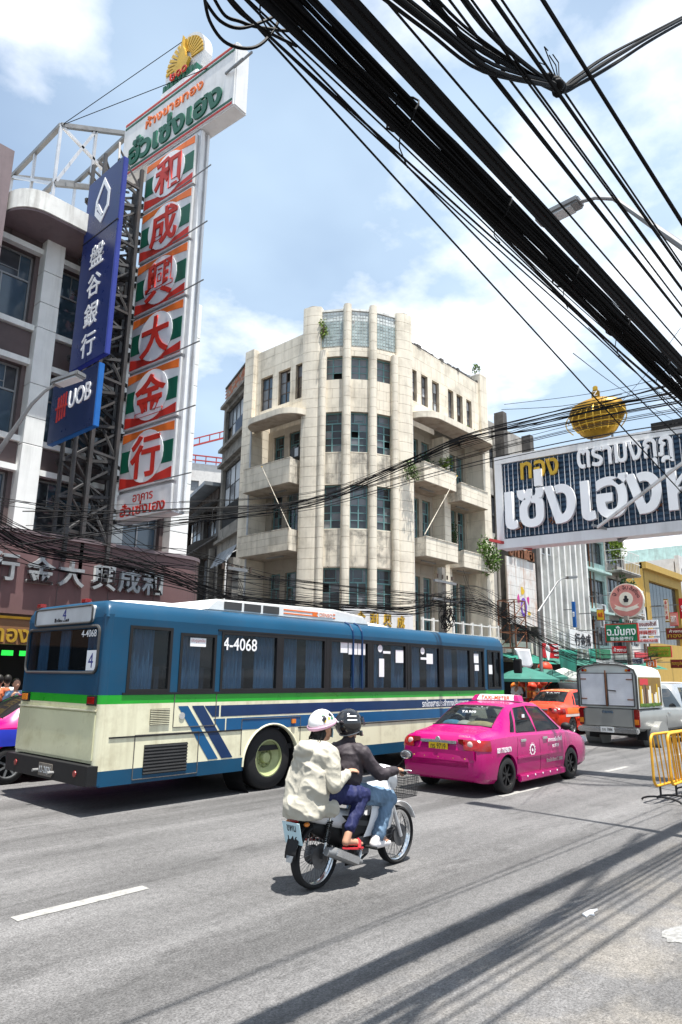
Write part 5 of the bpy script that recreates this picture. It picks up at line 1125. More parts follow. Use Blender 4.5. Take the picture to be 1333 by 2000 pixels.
# stripes along the side: thin paint films
def film(poly, mt, nm='stripe', lift=.003): MB().add([(x,BY0-lift,z) for x,z in poly], [tuple(range(len(poly)))]).build(nm, M[mt], BUS)
def clip(z0, z1, x0, x1, mt):
    b = MB(); X_ = [x for x in xs if x0 <= x <= x1]
    for i in range(len(X_)-1):
        a, c_ = X_[i], X_[i+1]; za, zc = min(max(archz(a,z0),z0),z1), min(max(archz(c_,z0),z0),z1)
        b.add([(a,BY0-.003,za),(c_,BY0-.003,zc),(c_,BY0-.003,z1),(a,BY0-.003,z1)], [(0,1,2,3)])
    b.build('stripe', M[mt], BUS)
clip(1.205, 1.375, 7.15, 15.0, 'bus_navy'); clip(.985, 1.175, 7.28, 14.6, 'bus_mid')
film([(6.86,1.375),(7.15,1.375),(7.15,1.205),(7.02,1.205)], 'bus_navy'); film([(7.04,1.175),(7.28,1.175),(7.28,.985),(7.19,.985)], 'bus_mid')
film([(6.37,1.38),(6.55,1.38),(7.17,.58),(6.98,.58)], 'bus_mid', lift=.004); film([(6.62,1.38),(6.84,1.38),(7.46,.58),(7.24,.58)], 'bus_navy', lift=.004)
ubox('trim_line', M['black'], BUS, (6.45,BY0-.006,.985), (2.35,.012,.02)); ubox('trim_line', M['black'], BUS, (11.9,BY0-.006,.965), (6.0,.012,.016))
for x0,x1,z0,z1 in ((5.90,6.23,1.13,1.35),(5.84,6.58,.46,.86)):
    g = MB(); g.box(x0,x1,BY0-.008,BY0-.002,z0,z1); o = g.build('vent_back', M['black'], BUS)
    for k in range(9): ubox('louvre', M['frame_dark' if z1 < 1 else 'bus_cream'], o, ((x0+x1)/2,BY0-.014,z0+(z1-z0)*(k+.5)/9), (x1-x0,.014,(z1-z0)*.05))
fr = MB()
for p, q in (((5.68,.41),(5.68,1.0)),((6.78,.41),(6.78,1.0)),((5.68,1.0),(6.78,1.0)),((5.68,.41),(6.78,.41)),((6.30,1.08),(7.08,1.08)),((6.30,1.08),(6.30,1.56)),((7.08,1.08),(7.08,1.56)),((7.62,1.15),(7.62,.6)),((8.95,1.15),(8.95,.6)),((7.62,1.15),(8.95,1.15))): fr.bar((p[0],BY0-.005,p[1]),(q[0],BY0-.005,q[1]),.010)
fr.build('panel_seam', M['dark_concrete'], BUS)
MB().lathe([(.001,0),(.05,0),(.055,-.02)], (6.45,BY0-.012,1.24), (0,-1,0), 14).build('door_lock', M['chrome'], BUS); ubox('marker_lamp', M['lamp_amber'], BUS, (8.77,BY0-.02,1.08), (.09,.03,.07))
for cx_ in (8.3,13.9):
    a = MB(); a.tube([(cx_+.63*math.cos(th),BY0-.004,.42+.63*math.sin(th)) for th in [math.pi*k/24 for k in range(25)]], .018, 6); a.build('arch_lip', M['bus_cream'], BUS)
    MB().lathe([(.6,0),(.6,.5)], (cx_,BY0+.05,.42), (0,1,0), 28).build('wheel_well', M['black'], BUS)
    wheel(BUS, (cx_,BY0+.20,.5), .5, .28, -1, 'rim_olive', 'dish', .60)
    wheel(BUS, (cx_,BY1-.20,.5), .5, .28, 1, 'rim_olive', 'dish', .60)
# rear
rh = [(BY1-11.28, BY1-9.14, 1.88, 2.47)]
R_ = lambda y: BY1-y
wall('rear_upper', M['bus_blue'], BUS, (BX0,BY1-.06,0), -UY, NX, BY1-BY0-.12, 1.545, 2.62, [(h[0]-.06,h[1]-.06,h[2],h[3]) for h in rh], .06)
for cy_ in (BY0+.07,BY1-.07):
    for za, zb, mt_ in ((.38,.56,'bus_blue'),(.5605,1.43,'bus_cream'),(1.4305,1.55,'bus_green'),(1.5505,2.66,'bus_blue')): MB().cyl((BX0+.07,cy_,za),(BX0+.07,cy_,zb),.076,n=24).build('corner_post', M[mt_], BUS, smooth=True)
ubox('rear_green_band', M['bus_green'], BUS, (BX0+.03,(BY0+BY1)/2,1.485), (.06,BY1-BY0-.12,.118)); ubox('rear_cream', M['bus_cream_rear'], BUS, (BX0+.03,(BY0+BY1)/2,1.04), (.06,BY1-BY0-.12,.77))
ubox('engine_hatch', M['bus_cream_rear'], BUS, (BX0-.012,(BY0+BY1)/2,1.0), (.022,BY1-BY0-.14,.62), bev=.03); ubox('hatch_rail', M['bus_cream'], BUS, (BX0-.02,(BY0+BY1)/2,1.345), (.03,BY1-BY0-.12,.02))
ubox('bumper', M['black'], BUS, (BX0-.03,(BY0+BY1)/2,.51), (.16,BY1-BY0+.02,.26), bev=.05)
f = MB(); y0, y1, z0, z1 = 9.14, 11.28, 1.88, 2.47; pts = []
def rrect(y0,y1,z0,z1,r,n=5):
    P = []
    for cy_, cz_, s in ((y1-r,z1-r,0),(y0+r,z1-r,1),(y0+r,z0+r,2),(y1-r,z0+r,3)):
        for k in range(n+1): th = math.pi/2*(s+k/n); P.append((cy_+r*math.cos(th), cz_+r*math.sin(th)))
    return P
pp = rrect(y0-.03,y1+.03,z0-.03,z1+.03,.1); f.tube([(BX0-.012,y,z) for y,z in pp]+[(BX0-.012,*pp[0])], .022, 6); rw = f.build('rear_window', M['frame_dark'], BUS, smooth=True)
ubox('pane', M['bus_glass'], rw, (BX0+.008,(y0+y1)/2,(z0+z1)/2), (.008,y1-y0+.02,z1-z0+.02))
for cc in (9.5,10.3,11.0):
    def fn(u,v,cc=cc): y = cc-.16+.32*u; return (BX0+.12+.02*math.sin(y*60), y, z0+(z1-z0)*v)
    MB().grid(fn, 20, 4).build('curtain', M['curtain'], rw, smooth=True)
pp = rrect(9.32,11.08,2.555,2.80,.05); MB().prism([(BX0-.03,y,z) for y,z in pp], (.10,0,0)).build('destination_board', M['pane_pale'], BUS); MB().tube([(BX0-.034,y,z) for y,z in pp]+[(BX0-.034,*pp[0])], .016, 6).build('board_frame', M['frame_dark'], BUS)
text('route_number', '4', M['ink_blue'], BUS, (BX0-.032,10.15,2.70), -UY, ZUP, h=.16, ext=.002)
sc_ = MB()
for k in range(9): sc_.box(BX0-.033,BX0-.0305,10.0+.05*k,10.03+.05*k+random.uniform(-.01,.02),2.59,2.60+random.uniform(.01,.05))
sc_.build('board_scuffs', M['ink'], BUS)
for y, mt_ in ((11.17,'lamp_amber'),(9.15,'lamp_red')): ubox('tail_lamp_housing', M['black'], BUS, (BX0-.012,y,1.475), (.03,.24,.13)); ubox('tail_lamp', M[mt_], BUS, (BX0-.03,y,1.475), (.02,.17,.09), bev=.1)
for y in (9.25,11.05): MB().lathe([(.001,.012),(.04,.012),(.045,0)], (BX0-.112,y,.52), (-1,0,0), 12).build('reflector', M['lamp_red'], BUS)
ubox('number_plate', M['plate_dirty'], BUS, (BX0-.116,10.08,.50), (.012,.40,.17)); text('plate_text', '12-2876', M['pane_pale'], BUS, (BX0-.123,10.08,.50), -UY, ZUP, w=.34, h=.09, ext=.002)
for y in (9.85,10.3): MB().cyl((BX0-.2,y,.48),(BX0-.1,y,.48),.022,n=8).build('step_stub', M['frame_alu'], BUS)
text('fleet_number', '4-4068', M['letter_white'], BUS, (BX0-.002,9.42,2.40), -UY, ZUP, w=.42, h=.10, ext=.002); ubox('paper_notice', M['letter_white'], BUS, (BX0+.002,9.30,2.02), (.003,.26,.28)); text('route_number', '4', M['ink_blue'], BUS, (BX0-.0005,9.31,2.02), -UY, ZUP, h=.2, ext=.001)
# corner posts, front, far side, floor and interior
for x, y in ((BX0+.05,BY0+.05),(BX0+.05,BY1-.05)): pass
MB().box(BX0+.06,BX1,BY1-.06,BY1,.4,2.62).build('far_side', M['bus_blue'], BUS); MB().box(BX1-.08,BX1,BY0+.07,BY1-.06,.4,2.62).build('front', M['bus_blue'], BUS)
MB().box(BX0+.1,BX1-.1,BY0+.1,BY1-.08,.62,.70).build('floor', M['interior'], BUS); MB().box(BX0+.08,BX1-.1,BY1-.1,BY1-.065,.72,2.6).build('inner_lining', M['interior'], BUS); MB().box(BX0+.3,BX1-.3,BY0+.5,BY1-.5,.36,.6).build('chassis', M['black'], BUS)
st = MB()
for k in range(11):
    for y in (9.45,10.9): st.box(6.0+.82*k,6.08+.82*k,y-.38,y+.38,1.0,1.95); st.box(6.08+.82*k,6.5+.82*k,y-.38,y+.38,.95,1.08)
st.split('seat', M['cloth_blue'], BUS, 16)
# roof: rounded shoulders, ends drawn in
def roofz(y): 
    d = min(y-BY0, BY1-y); P = [(0,2.62),(.02,2.70),(.05,2.76),(.1,2.815),(.2,2.86),(.5,2.885),(1.3,2.90)]
    for i in range(len(P)-1):
        if d <= P[i+1][0]: t = (d-P[i][0])/(P[i+1][0]-P[i][0]); return P[i][1]+(P[i+1][1]-P[i][1])*t
    return 2.90
def endz(x): 
    d = min(x-BX0, BX1-x); P = [(0,2.62),(.015,2.74),(.04,2.82),(.09,2.865),(.2,2.89),(.5,2.91)]
    for i in range(len(P)-1):
        if d <= P[i+1][0]: t = (d-P[i][0])/(P[i+1][0]-P[i][0]); return P[i][1]+(P[i+1][1]-P[i][1])*t
    return 2.95
rx = [BX0,BX0+.015,BX0+.04,BX0+.09,BX0+.2,BX0+.5]+[BX0+1+k*(BX1-BX0-2)/12 for k in range(13)]+[BX1-.5,BX1-.2,BX1-.09,BX1-.04,BX1-.015,BX1]; ryy = [BY0,BY0+.02,BY0+.05,BY0+.1,BY0+.2,BY0+.5,BY0+.9,(BY0+BY1)/2,BY1-.9,BY1-.5,BY1-.2,BY1-.1,BY1-.05,BY1-.02,BY1]
MB().grid(lambda u,v: (rx[round(u*(len(rx)-1))], ryy[round(v*(len(ryy)-1))], min(roofz(ryy[round(v*(len(ryy)-1))]), endz(rx[round(u*(len(rx)-1))]))), len(rx)-1, len(ryy)-1).build('roof', M['bus_blue'], BUS, smooth=True, angle=60)
for x in (10.35,10.62): 
    MB().tube([(x,BY0-.004,1.6),(x,BY0-.004,2.6),(x,BY0+.02,2.71),(x,BY0+.1,2.825),(x,BY0+.22,2.872)], .022, 6).build('body_seam', M['bus_navy'], BUS)
MB().grid(lambda u,v: (BX0+.25+6.9*u, BY0+.42+1.6*v, 2.885+.10*math.sin(math.pi*min(1,max(0,v)))**.3*min(1,u*8,(1-u)*12)**.5), 30, 10).build('roof_pod', M['bus_roof'], BUS, smooth=True)
ac = MB(); ac.prism([(7.0,9.3,2.87),(7.25,9.3,3.08),(10.2,9.3,3.13),(11.1,9.3,3.05),(11.3,9.3,2.87)], (0,1.75,0)); aco = ac.build('air_conditioner', M['bus_roof'], BUS, bevel=.03)
for a, b in ((7.42,7.80),(7.86,8.24),(8.30,8.68)):
    ubox('grille', M['frame_dark'], aco, ((a+b)/2,9.292,2.985), (b-a,.012,.13))
for z in (2.955,3.02): ubox('stripe', M['sign_orange'], aco, (9.5,9.296,z), (1.4,.004,.022))
ubox('logo_block', M['sign_orange'], aco, (9.62,9.294,2.99), (.12,.005,.085)); ubox('logo_ground', M['bus_roof'], aco, (9.92,9.2945,2.99), (.42,.005,.09)); text('maker_lettering', 'DENSO', M['sign_orange'], aco, (9.93,9.291,2.99), UX, ZUP, w=.36, h=.07, ext=.002)
for y in (11.3,9.85): ubox('roof_marker', M['lamp_red'], BUS, (BX0+.14,y,2.90), (.1,.14,.06), bev=.2)
# notices and lettering on the glass
text('fleet_number', '4-4068', M['letter_white'], BUS, (7.52,BY0-.001,2.33), UX, ZUP, w=.72, h=.20, ext=.002, off=.01)
ubox('red_notice', M['letter_white'], BUS, (6.68,BY0+.012,2.33), (.30,.006,.13)); text('notice_text', 'ประตูฉุกเฉิน', M['letter_red'], BUS, (6.68,BY0+.0085,2.35), UX, ZUP, w=.26, h=.06, ext=.001)
for x, z, w_, h_ in ((10.1,2.38,.2,.2),(10.36,2.38,.26,.25),(10.62,2.38,.22,.25),(11.25,2.02,.16,.36),(11.85,2.26,.26,.26),(12.95,2.24,.24,.22),(11.42,2.33,.24,.05),(12.72,2.24,.22,.05),(14.9,2.3,.22,.22),(15.55,2.05,.2,.22),(14.92,2.08,.18,.14)): ubox('paper_notice', M['letter_white'], BUS, (x,BY0+.012,z), (w_,.005,h_))
for x in (11.2,12.68): MB().lathe([(.001,.004),(.075,.004),(.075,0)], (x,BY0+.012,2.4), (0,-1,0), 16).build('round_notice', M['letter_white'], BUS)
text('side_lettering', 'รถโดยสารประจำทางปรับอากาศ', M['letter_white'], BUS, (13.55,BY0-.0045,1.30), UX, ZUP, w=1.85, h=.15, ext=.002, off=.01)
MB().bar((16.2,9.0,2.3),(16.5,8.75,2.35),.03).build('mirror_arm', M['black'], BUS); ubox('mirror', M['black'], BUS, (16.52,8.72,2.15), (.1,.2,.36), bev=.2)
for x, y, hh in ((9.95,9.6,1.86),(11.55,9.55,1.84),(14.0,9.6,1.8)):        # passengers at the windows
    me = blob([('e',(x,y,1.62),(.16,.2,.3)),('e',(x,y,hh),(.1,.085,.12)),('c',(x,y,1.5),(x,y,1.8),.07,.06)], .02, 4, 'person')
    pr = link('person', me, M['ink'], None, smooth=True, angle=180, label=None); tag(pr, {9.95:'passenger in dark clothes seen through the bus window below three papers',11.55:'passenger behind the bus window with oval sticker and tall paper',14.0:'passenger sitting by the last side window before the bus door'}[x], 'person', 'bus passengers')
    h_ = MB().ell((x+.02,y-.02,hh-.01), (.095,.09,.115)).build('face', M['skin'], pr, smooth=True)
# ------------------------------------------------------------------ cars: one lofted skin, arches cut out, glass laid on
def interp(P, x):
    """Catmull-Rom through (x, value...) stations"""
    n = len(P)
    if x <= P[0][0]: return P[0][1:]
    if x >= P[-1][0]: return P[-1][1:]
    for i in range(n-1):
        if P[i][0] <= x <= P[i+1][0]: break
    t = (x-P[i][0])/(P[i+1][0]-P[i][0]); a, b, c_, d = P[max(i-1,0)], P[i], P[i+1], P[min(i+2,n-1)]; out = []
    for k in range(1, len(b)):
        h0 = (c_[0]-b[0]); m0 = (c_[k]-a[k])/(c_[0]-a[0])*h0; m1 = (d[k]-b[k])/(d[0]-b[0])*h0
        if (b[k]-a[k])*(c_[k]-b[k]) <= 0: m0 = 0
        if (c_[k]-b[k])*(d[k]-c_[k]) <= 0: m1 = 0
        t2, t3 = t*t, t*t*t; out.append((2*t3-3*t2+1)*b[k]+(t3-2*t2+t)*m0+(-2*t3+3*t2)*c_[k]+(t3-t2)*m1)
    return out
SEDAN = [  # x from rear, half width, bottom, belt, top, top half width
 (0.00,.60,.36,.60,.64,.45),(0.05,.74,.27,.78,.86,.58),(0.13,.80,.23,.88,.97,.64),(0.35,.835,.20,.93,1.015,.66),(0.62,.845,.19,.945,1.05,.66),(0.80,.85,.19,.95,1.10,.64),(1.10,.85,.19,.955,1.28,.60),(1.42,.852,.19,.955,1.425,.565),
 (1.75,.852,.19,.95,1.47,.555),(2.2,.852,.19,.94,1.485,.555),(2.6,.852,.19,.93,1.455,.56),(2.95,.85,.19,.925,1.30,.60),(3.3,.848,.19,.92,1.07,.67),(3.5,.845,.19,.90,.98,.70),(3.9,.835,.20,.84,.91,.68),(4.25,.80,.22,.74,.82,.62),(4.42,.72,.25,.64,.70,.52),(4.50,.58,.32,.55,.58,.42)]
def section(S, x):
    w, z0, zb, zt, wt = interp(S, x); zm = (z0+zb)/2
    return [(w*.88,z0),(w*.965,z0+.07),(w*.992,z0+.20),(w,zm+.05),(w*.992,zb-.14),(w*.968,zb-.035),(w*.925,zb),(w*.925+(wt-w*.925)*.5+.018,zb+(zt-.06-zb)*.52),(wt,zt-.06),(wt*.93,zt-.022),(wt*.6,zt-.004),(0,zt)]
def ysurf(S, x, z):
    s = section(S, x)
    for i in range(len(s)-1):
        if s[i][1] <= z <= s[i+1][1] and s[i+1][1] > s[i][1]: t = (z-s[i][1])/(s[i+1][1]-s[i][1]); return s[i][0]+(s[i+1][0]-s[i][0])*t
    return s[-2][0] if z > s[-1][1] else s[0][0]
def zsurf(S, x, y):
    s = section(S, x); y = abs(y)
    for i in range(len(s)-1, 5, -1):
        if s[i][0] <= y <= s[i-1][0]: t = (y-s[i][0])/max(1e-6,(s[i-1][0]-s[i][0])); return s[i][1]+(s[i-1][1]-s[i][1])*t
    return s[6][1]
def car_body(name, S, L, wheels, arch_r, nx=64, cabin=None, sides=(), tops=()):
    b = MB(); rows = []
    xs_ = [L*(.5-.5*math.cos(math.pi*k/nx))*.35 + L*k/nx*.65 for k in range(nx+1)]
    for x in xs_:
        s = section(S, x); full = [(-y,z) for y,z in s] + [(y,z) for y,z in s[-2::-1]]; rows.append(full)
    m_ = len(rows[0])
    b.v = [(xs_[i],-p[0]*1.0 if False else p[0],p[1]) for i, r in enumerate(rows) for p in r]
    for i in range(nx):
        for j in range(m_-1): b.f.append((i*m_+j,i*m_+j+1,(i+1)*m_+j+1,(i+1)*m_+j))
        b.f.append((i*m_+m_-1,i*m_,(i+1)*m_,(i+1)*m_+m_-1))
    b.f.append(tuple(range(m_))); b.f.append(tuple(nx*m_+j for j in range(m_-1,-1,-1)))
    me = b.mesh(name); bm = bmesh.new(); bm.from_mesh(me); bmesh.ops.recalc_face_normals(bm, faces=bm.faces); bm.to_mesh(me); bm.free()
    o = bpy.data.objects.new(name, me); cut = []
    cb_ = MB()
    for wx in wheels:
        for s in (-1,1): cb_.lathe([(0.0005,0),(arch_r,0),(arch_r,.45),(0.0005,.45)], (wx,s*.62,.30), (0,s,0), 28)
    cm = cb_.mesh('cut'); bm = bmesh.new(); bm.from_mesh(cm); bmesh.ops.remove_doubles(bm, verts=bm.verts, dist=.001); bmesh.ops.recalc_face_normals(bm, faces=bm.faces); bm.to_mesh(cm); bm.free()
    co = bpy.data.objects.new('cut', cm); TMP.collection.objects.link(co); md = o.modifiers.new('b','BOOLEAN'); md.operation = 'DIFFERENCE'; md.object = co; md.solver = 'EXACT'
    cuts = [co]
    if cabin:                                            # hollow cabin and real window openings
        me.materials.append(M['silver']); me.materials.append(M['interior'])
        def cutter(mb, op='DIFFERENCE'):
            m2 = mb.mesh('cut'); bm = bmesh.new(); bm.from_mesh(m2); bmesh.ops.recalc_face_normals(bm, faces=bm.faces); bm.to_mesh(m2); bm.free(); m2.materials.append(M['interior'])
            c2 = bpy.data.objects.new('cut', m2); TMP.collection.objects.link(c2); d2 = o.modifiers.new('b','BOOLEAN'); d2.operation = op; d2.object = c2; d2.solver = 'EXACT'; cuts.append(c2)
        cv = MB(); x0, x1, zf = cabin; nn = 26; ring = None
        for i in range(nn+1):
            x = x0+(x1-x0)*i/nn; s = [(max(y-.045,0),z-.035) for y,z in section(S,x)[4:]]; s = [(s[0][0],zf)] + s; full = [(-y,z) for y,z in s]+[(y,z) for y,z in s[-2::-1]]; ring = len(full); cv.v += [(x,y,z) for y,z in full]
        for i in range(nn):
            for j in range(ring): cv.f.append((i*ring+j,i*ring+(j+1)%ring,(i+1)*ring+(j+1)%ring,(i+1)*ring+j))
        cv.f += [tuple(range(ring)), tuple(nn*ring+j for j in range(ring))]; cutter(cv)
        for q in sides: cutter(MB().prism([(x,-1.2,z) for x,z in q], (0,2.4,0)))
        for xa, xb, wa, wb, zb_ in tops: cutter(MB().prism([(xa,-wa,zb_),(xa,wa,zb_),(xb,wb,zb_),(xb,-wb,zb_)], (0,0,1.2)))
    out = evaluated(o)
    for c2 in cuts: TMP.collection.objects.unlink(c2); bpy.data.objects.remove(c2)
    bpy.data.objects.remove(o); out.name = name
    return out
def patch_side(S, poly4, side, nu=8, nv=5, lift=.006):
    """glass or trim on the flank: four (x,z) corners bl, br, tr, tl"""
    bl, br2, tr_, tl = poly4; b = MB()
    def fn(u, v):
        x = (bl[0]*(1-u)+br2[0]*u)*(1-v)+(tl[0]*(1-u)+tr_[0]*u)*v; z = (bl[1]*(1-u)+br2[1]*u)*(1-v)+(tl[1]*(1-u)+tr_[1]*u)*v
        return (x, side*(ysurf(S,x,z)+lift), z)
    return b.grid(fn, nu, nv)
def patch_top(S, x0, x1, w0, w1, nu=8, nv=10, lift=.007):
    def fn(u, v): x = x0+(x1-x0)*u; y = (w0+(w1-w0)*u)*(2*v-1); return (x, y, zsurf(S,x,y)+lift)
    return MB().grid(fn, nu, nv)
SW = ([(1.33,.985),(2.06,.975),(2.04,1.40),(1.62,1.375)], [(2.14,.975),(3.12,.965),(2.62,1.375),(2.12,1.405)], [(1.12,.985),(1.27,.985),(1.52,1.35),(1.40,1.28)])
SEDAN_MESH = car_body('body', SEDAN, 4.5, (.87,3.47), .345, 64, (.80,3.25,.55), SW, ((.80,1.38,.58,.52,1.0),(3.28,2.68,.60,.51,1.0)))
def sedan(name, label, loc, rz, paint, rimmat='rim_black', glassmat='car_glass', roof_sign=None, band=None, lower=None, group=None):
    T = thing(name, label, 'taxi', loc, rz, local=True, group=group); S = SEDAN
    me = SEDAN_MESH.copy(); me.materials[0] = M[paint]; link('body', me, M[paint], T, smooth=True, angle=32)
    MB().box(.2,4.3,-.7,.7,.22,.5).build('underbody', M['black'], T)
    # interior seen through glass
    for (x0,x1,mt_) in ((1.15,1.32,'interior'),(2.25,2.42,'interior')):
        for y in (-.37,.37): MB().box(x0,x1,y-.26,y+.26,.5,1.12).build('seat', M[mt_], T, bevel=.05)
    rg = patch_top(S, .78, 1.40, .60, .535).build('rear_window', M[glassmat], T, smooth=True); MB().tube([(.775,-.61,zsurf(S,.775,-.6)+.006),(.77,0,zsurf(S,.77,0)+.006),(.775,.61,zsurf(S,.775,.6)+.006)], .012, 5).build('seal', M['black'], rg)
    patch_top(S, 3.32, 2.66, .64, .53).build('windscreen', M[glassmat], T, smooth=True)
    for s in (-1,1):
        for q in ([(1.33,.985),(2.06,.975),(2.04,1.40),(1.62,1.375)], [(2.14,.975),(3.12,.965),(2.62,1.375),(2.12,1.405)]):
            patch_side(S, q, s).build('side_window', M[glassmat], T, smooth=True); b = MB(); pts = [(x, s*(ysurf(S,x,z)+.007), z) for x,z in q+q[:1]]; b.tube(pts, .010, 5); b.build('window_trim', M['black'], T)
        patch_side(S, [(1.12,.985),(1.27,.985),(1.52,1.35),(1.40,1.28)], s).build('quarter_window', M[glassmat], T, smooth=True)
        for x0,z0,x1,z1 in ((2.10,.26,2.10,.96),(1.20,.60,1.30,.95),(3.16,.26,3.20,.95),(1.22,.45,1.22,.6)):
            MB().tube([(x0+(x1-x0)*t, s*(ysurf(S,x0+(x1-x0)*t,z0+(z1-z0)*t)+.001), z0+(z1-z0)*t) for t in (0,.2,.4,.6,.8,1)], .004, 4).build('door_seam', M['black'], T)
        for x in (1.45,2.32): MB().ob((x,s*(ysurf(S,x,.84)+.014),.84), (.1,0,0), (0,.014,0), (0,0,.022)).build('door_handle', M['chrome'], T, bevel=.01)
        MB().ob((2.1,s*(ysurf(S,2.1,.56)+.006),.56), (.9,0,0), (0,.008,0), (0,0,.022)).build('side_moulding', M[paint], T, bevel=.006)
        MB().ob((2.17,s*.845,.215), (.92,0,0), (0,.035,0), (0,0,.06)).build('sill_skirt', M[paint], T, bevel=.02)
        mir = MB().ell((3.02,s*.96,1.02), (.075,.10,.075), 10, 7).build('door_mirror', M['black'], T, smooth=True); MB().bar((3.08,s*.84,.97),(3.04,s*.93,1.0),.03).build('mirror_stalk', M['black'], mir)
        # tail lamps wrap the corner
        def tl_(u, v, s=s): x = .015+.33*(u**1.6); z = .74+.17*v-.02*u; return (x-.012*(1-u), s*(ysurf(S,max(x,.03),z)+.008) if u > .25 else s*(.50+(ysurf(S,.045,z)+.008-.50)*(u/.25)), z)
        MB().grid(tl_, 10, 5).build('tail_lamp', M['lamp_red'], T, smooth=True)
        MB().ell((.048,s*.60,.825), (.016,.055,.055), 12, 8).build('lamp_lens', M['lamp_clear'], T, smooth=True)
        MB().ob((4.40,s*.58,.68), (.10,.04*s,0), (0,.14,0), (0,0,.07)).build('headlamp', M['pane_pale'], T, bevel=.03)
        for wx in (.87,3.47): wheel(T, (wx,s*.745,.30), .30, .19, s, rimmat, 'spoke', .68, 28, 7)
    MB().ob((.035,0,.66), (.03,0,0), (0,.72,0), (0,0,.10)).build('bumper_step', M[paint], T, bevel=.03)
    MB().ob((.022,0,.85), (.02,0,0), (0,.36,0), (0,0,.025)).build('chrome_garnish', M['chrome'], T, bevel=.008); MB().lathe([(.001,.01),(.045,.01),(.05,0)], (.0,0,.885), (-1,0,0), 16).build('badge', M['chrome'], T)
    for y in (-.55,.55): MB().ell((.06,y,.45), (.02,.06,.018), 8, 6).build('reflector', M['lamp_red'], T)
    if band:
        for s in (-1,1): patch_side(S, [(.5,.60),(4.05,.60),(4.05,.72),(.5,.78)], s, 40, 3, .004).build('colour_band', M[band], T, smooth=True)
    if lower:
        for s in (-1,1): patch_side(S, [(.3,.62),(4.2,.62),(4.2,.84),(.3,.90)], s, 40, 3, .004).build('colour_band', M[lower], T, smooth=True)
        patch_top(S, .95, 3.3, .54, .55, 20, 8, .004) if False else None
    if roof_sign:
        b = MB().prism([(2.02,-.42,1.49),(2.02,.42,1.49),(2.06,.36,1.60),(2.06,-.36,1.60)], (.14,0,0)); so = b.build('taxi_sign', M['letter_white'], T, bevel=.01)
        for s in (-1,1): MB().prism([(2.0,s*.42,1.485),(2.0,s*.52,1.485),(2.05,s*.46,1.585),(2.05,s*.38,1.60)], (.18,0,0)).build('sign_end', M[paint], so)
        text('sign_text', roof_sign, M['sign_orange'], so, (2.036,0,1.545), (0,-1,0), (.25,0,1), w=.62, h=.075, ext=.004, off=.012)
    return T
# pink taxi
PT = sedan('pink_taxi', 'bright pink saloon taxi with yellow number plate and roof sign', (10.02,6.80,0), RAD(0.5), 'pink', 'rim_black', 'car_glass', 'TAXI-METER')
ubox('number_plate', M['plate_yellow'], PT, (.012,.0,.765), (.012,.38,.15)); text('plate_text', 'ทร 9719', M['ink'], PT, (.0045,0,.775), (0,-1,0), ZUP, w=.30, h=.085, ext=.002, off=.01)
for (mt_, y, w_) in (('cushion_a',.34,.22),('cushion_b',-.25,.34),('cream_sign',.08,.15)): MB().ell((1.02,y,1.06), (.16,w_,.10), 14, 8).build('shelf_cushion', M[mt_], PT, smooth=True)
PT.scale = (.965,.965,.965)
text('rear_lettering', 'สหกรณ์แท็กซี่', M['letter_white'], PT, (1.30,0,1.375), (0,-1,0), (.45,0,1), w=.5, h=.05, ext=.003)
text('rear_number', 'TA309', M['letter_white'], PT, (1.12,.05,1.30), (0,-1,0), (.9,0,1), w=.3, h=.06, ext=.003)
text('boot_lettering', 'COROLLA', M['chrome'], PT, (.06,-.5,.955), (0,-1,0), (.3,0,1), w=.22, h=.035, ext=.004)
text('phone_number', '0817929879', M['letter_white'], PT, (.75,-.852,.72), UX, ZUP, w=.50, h=.085, ext=.004, off=.01)
def ring(T, S, x, z, r, mt, rays=14):
    b = MB(); y = -(ysurf(S,x,z)+.006); b.lathe([(r*.62,0),(r*.8,0),(r*.8,.003),(r*.62,.003)], (x,y,z), (0,-1,0), 24)
    for k in range(rays): th = 2*math.pi*k/rays; b.prism([(x+r*(.85*math.cos(th-.08)),y,z+r*.85*math.sin(th-.08)),(x+r*1.02*math.cos(th),y,z+r*1.02*math.sin(th)),(x+r*.85*math.cos(th+.08),y,z+r*.85*math.sin(th+.08))], (0,-.003,0))
    b.lathe([(.001,0),(r*.22,0),(r*.22,.003)], (x,y,z), (0,-1,0), 12); b.build('door_emblem', M[mt], T)
ring(PT, SEDAN, 1.78, .66, .125, 'letter_white')
text('door_lettering', 'สหกรณ์แท็กซี่', M['letter_white'], PT, (2.72,-.862,.80), UX, ZUP, w=.60, h=.08, ext=.004, off=.012); text('door_lettering', 'ทร 9719', M['letter_white'], PT, (2.72,-.865,.68), UX, ZUP, w=.28, h=.06, ext=.004, off=.01); text('door_lettering', 'รัตนโกสินทร์ 2000', M['frame_alu'], PT, (2.66,-.862,.44), UX, ZUP, w=.7, h=.075, ext=.004, off=.008)
ubox('window_paper', M['letter_white'], PT, (1.78,-.70,1.24), (.10,.004,.06))
for k in range(5): MB().ell((1.5+.3*k,-.884,.235), (.018,.006,.018), 8, 5).build('sill_lamp', M['letter_white'], PT)
for y in (-.52,-.3,.0,.28,.5): MB().ell((.004,y,.60), (.006,.015,.012), 8, 5).build('bumper_stud', M['gold'], PT)
MB().tube([(2.5,-.55,1.47),(2.4,-.58,1.7)], .004, 4).build('aerial', M['cable'], PT)
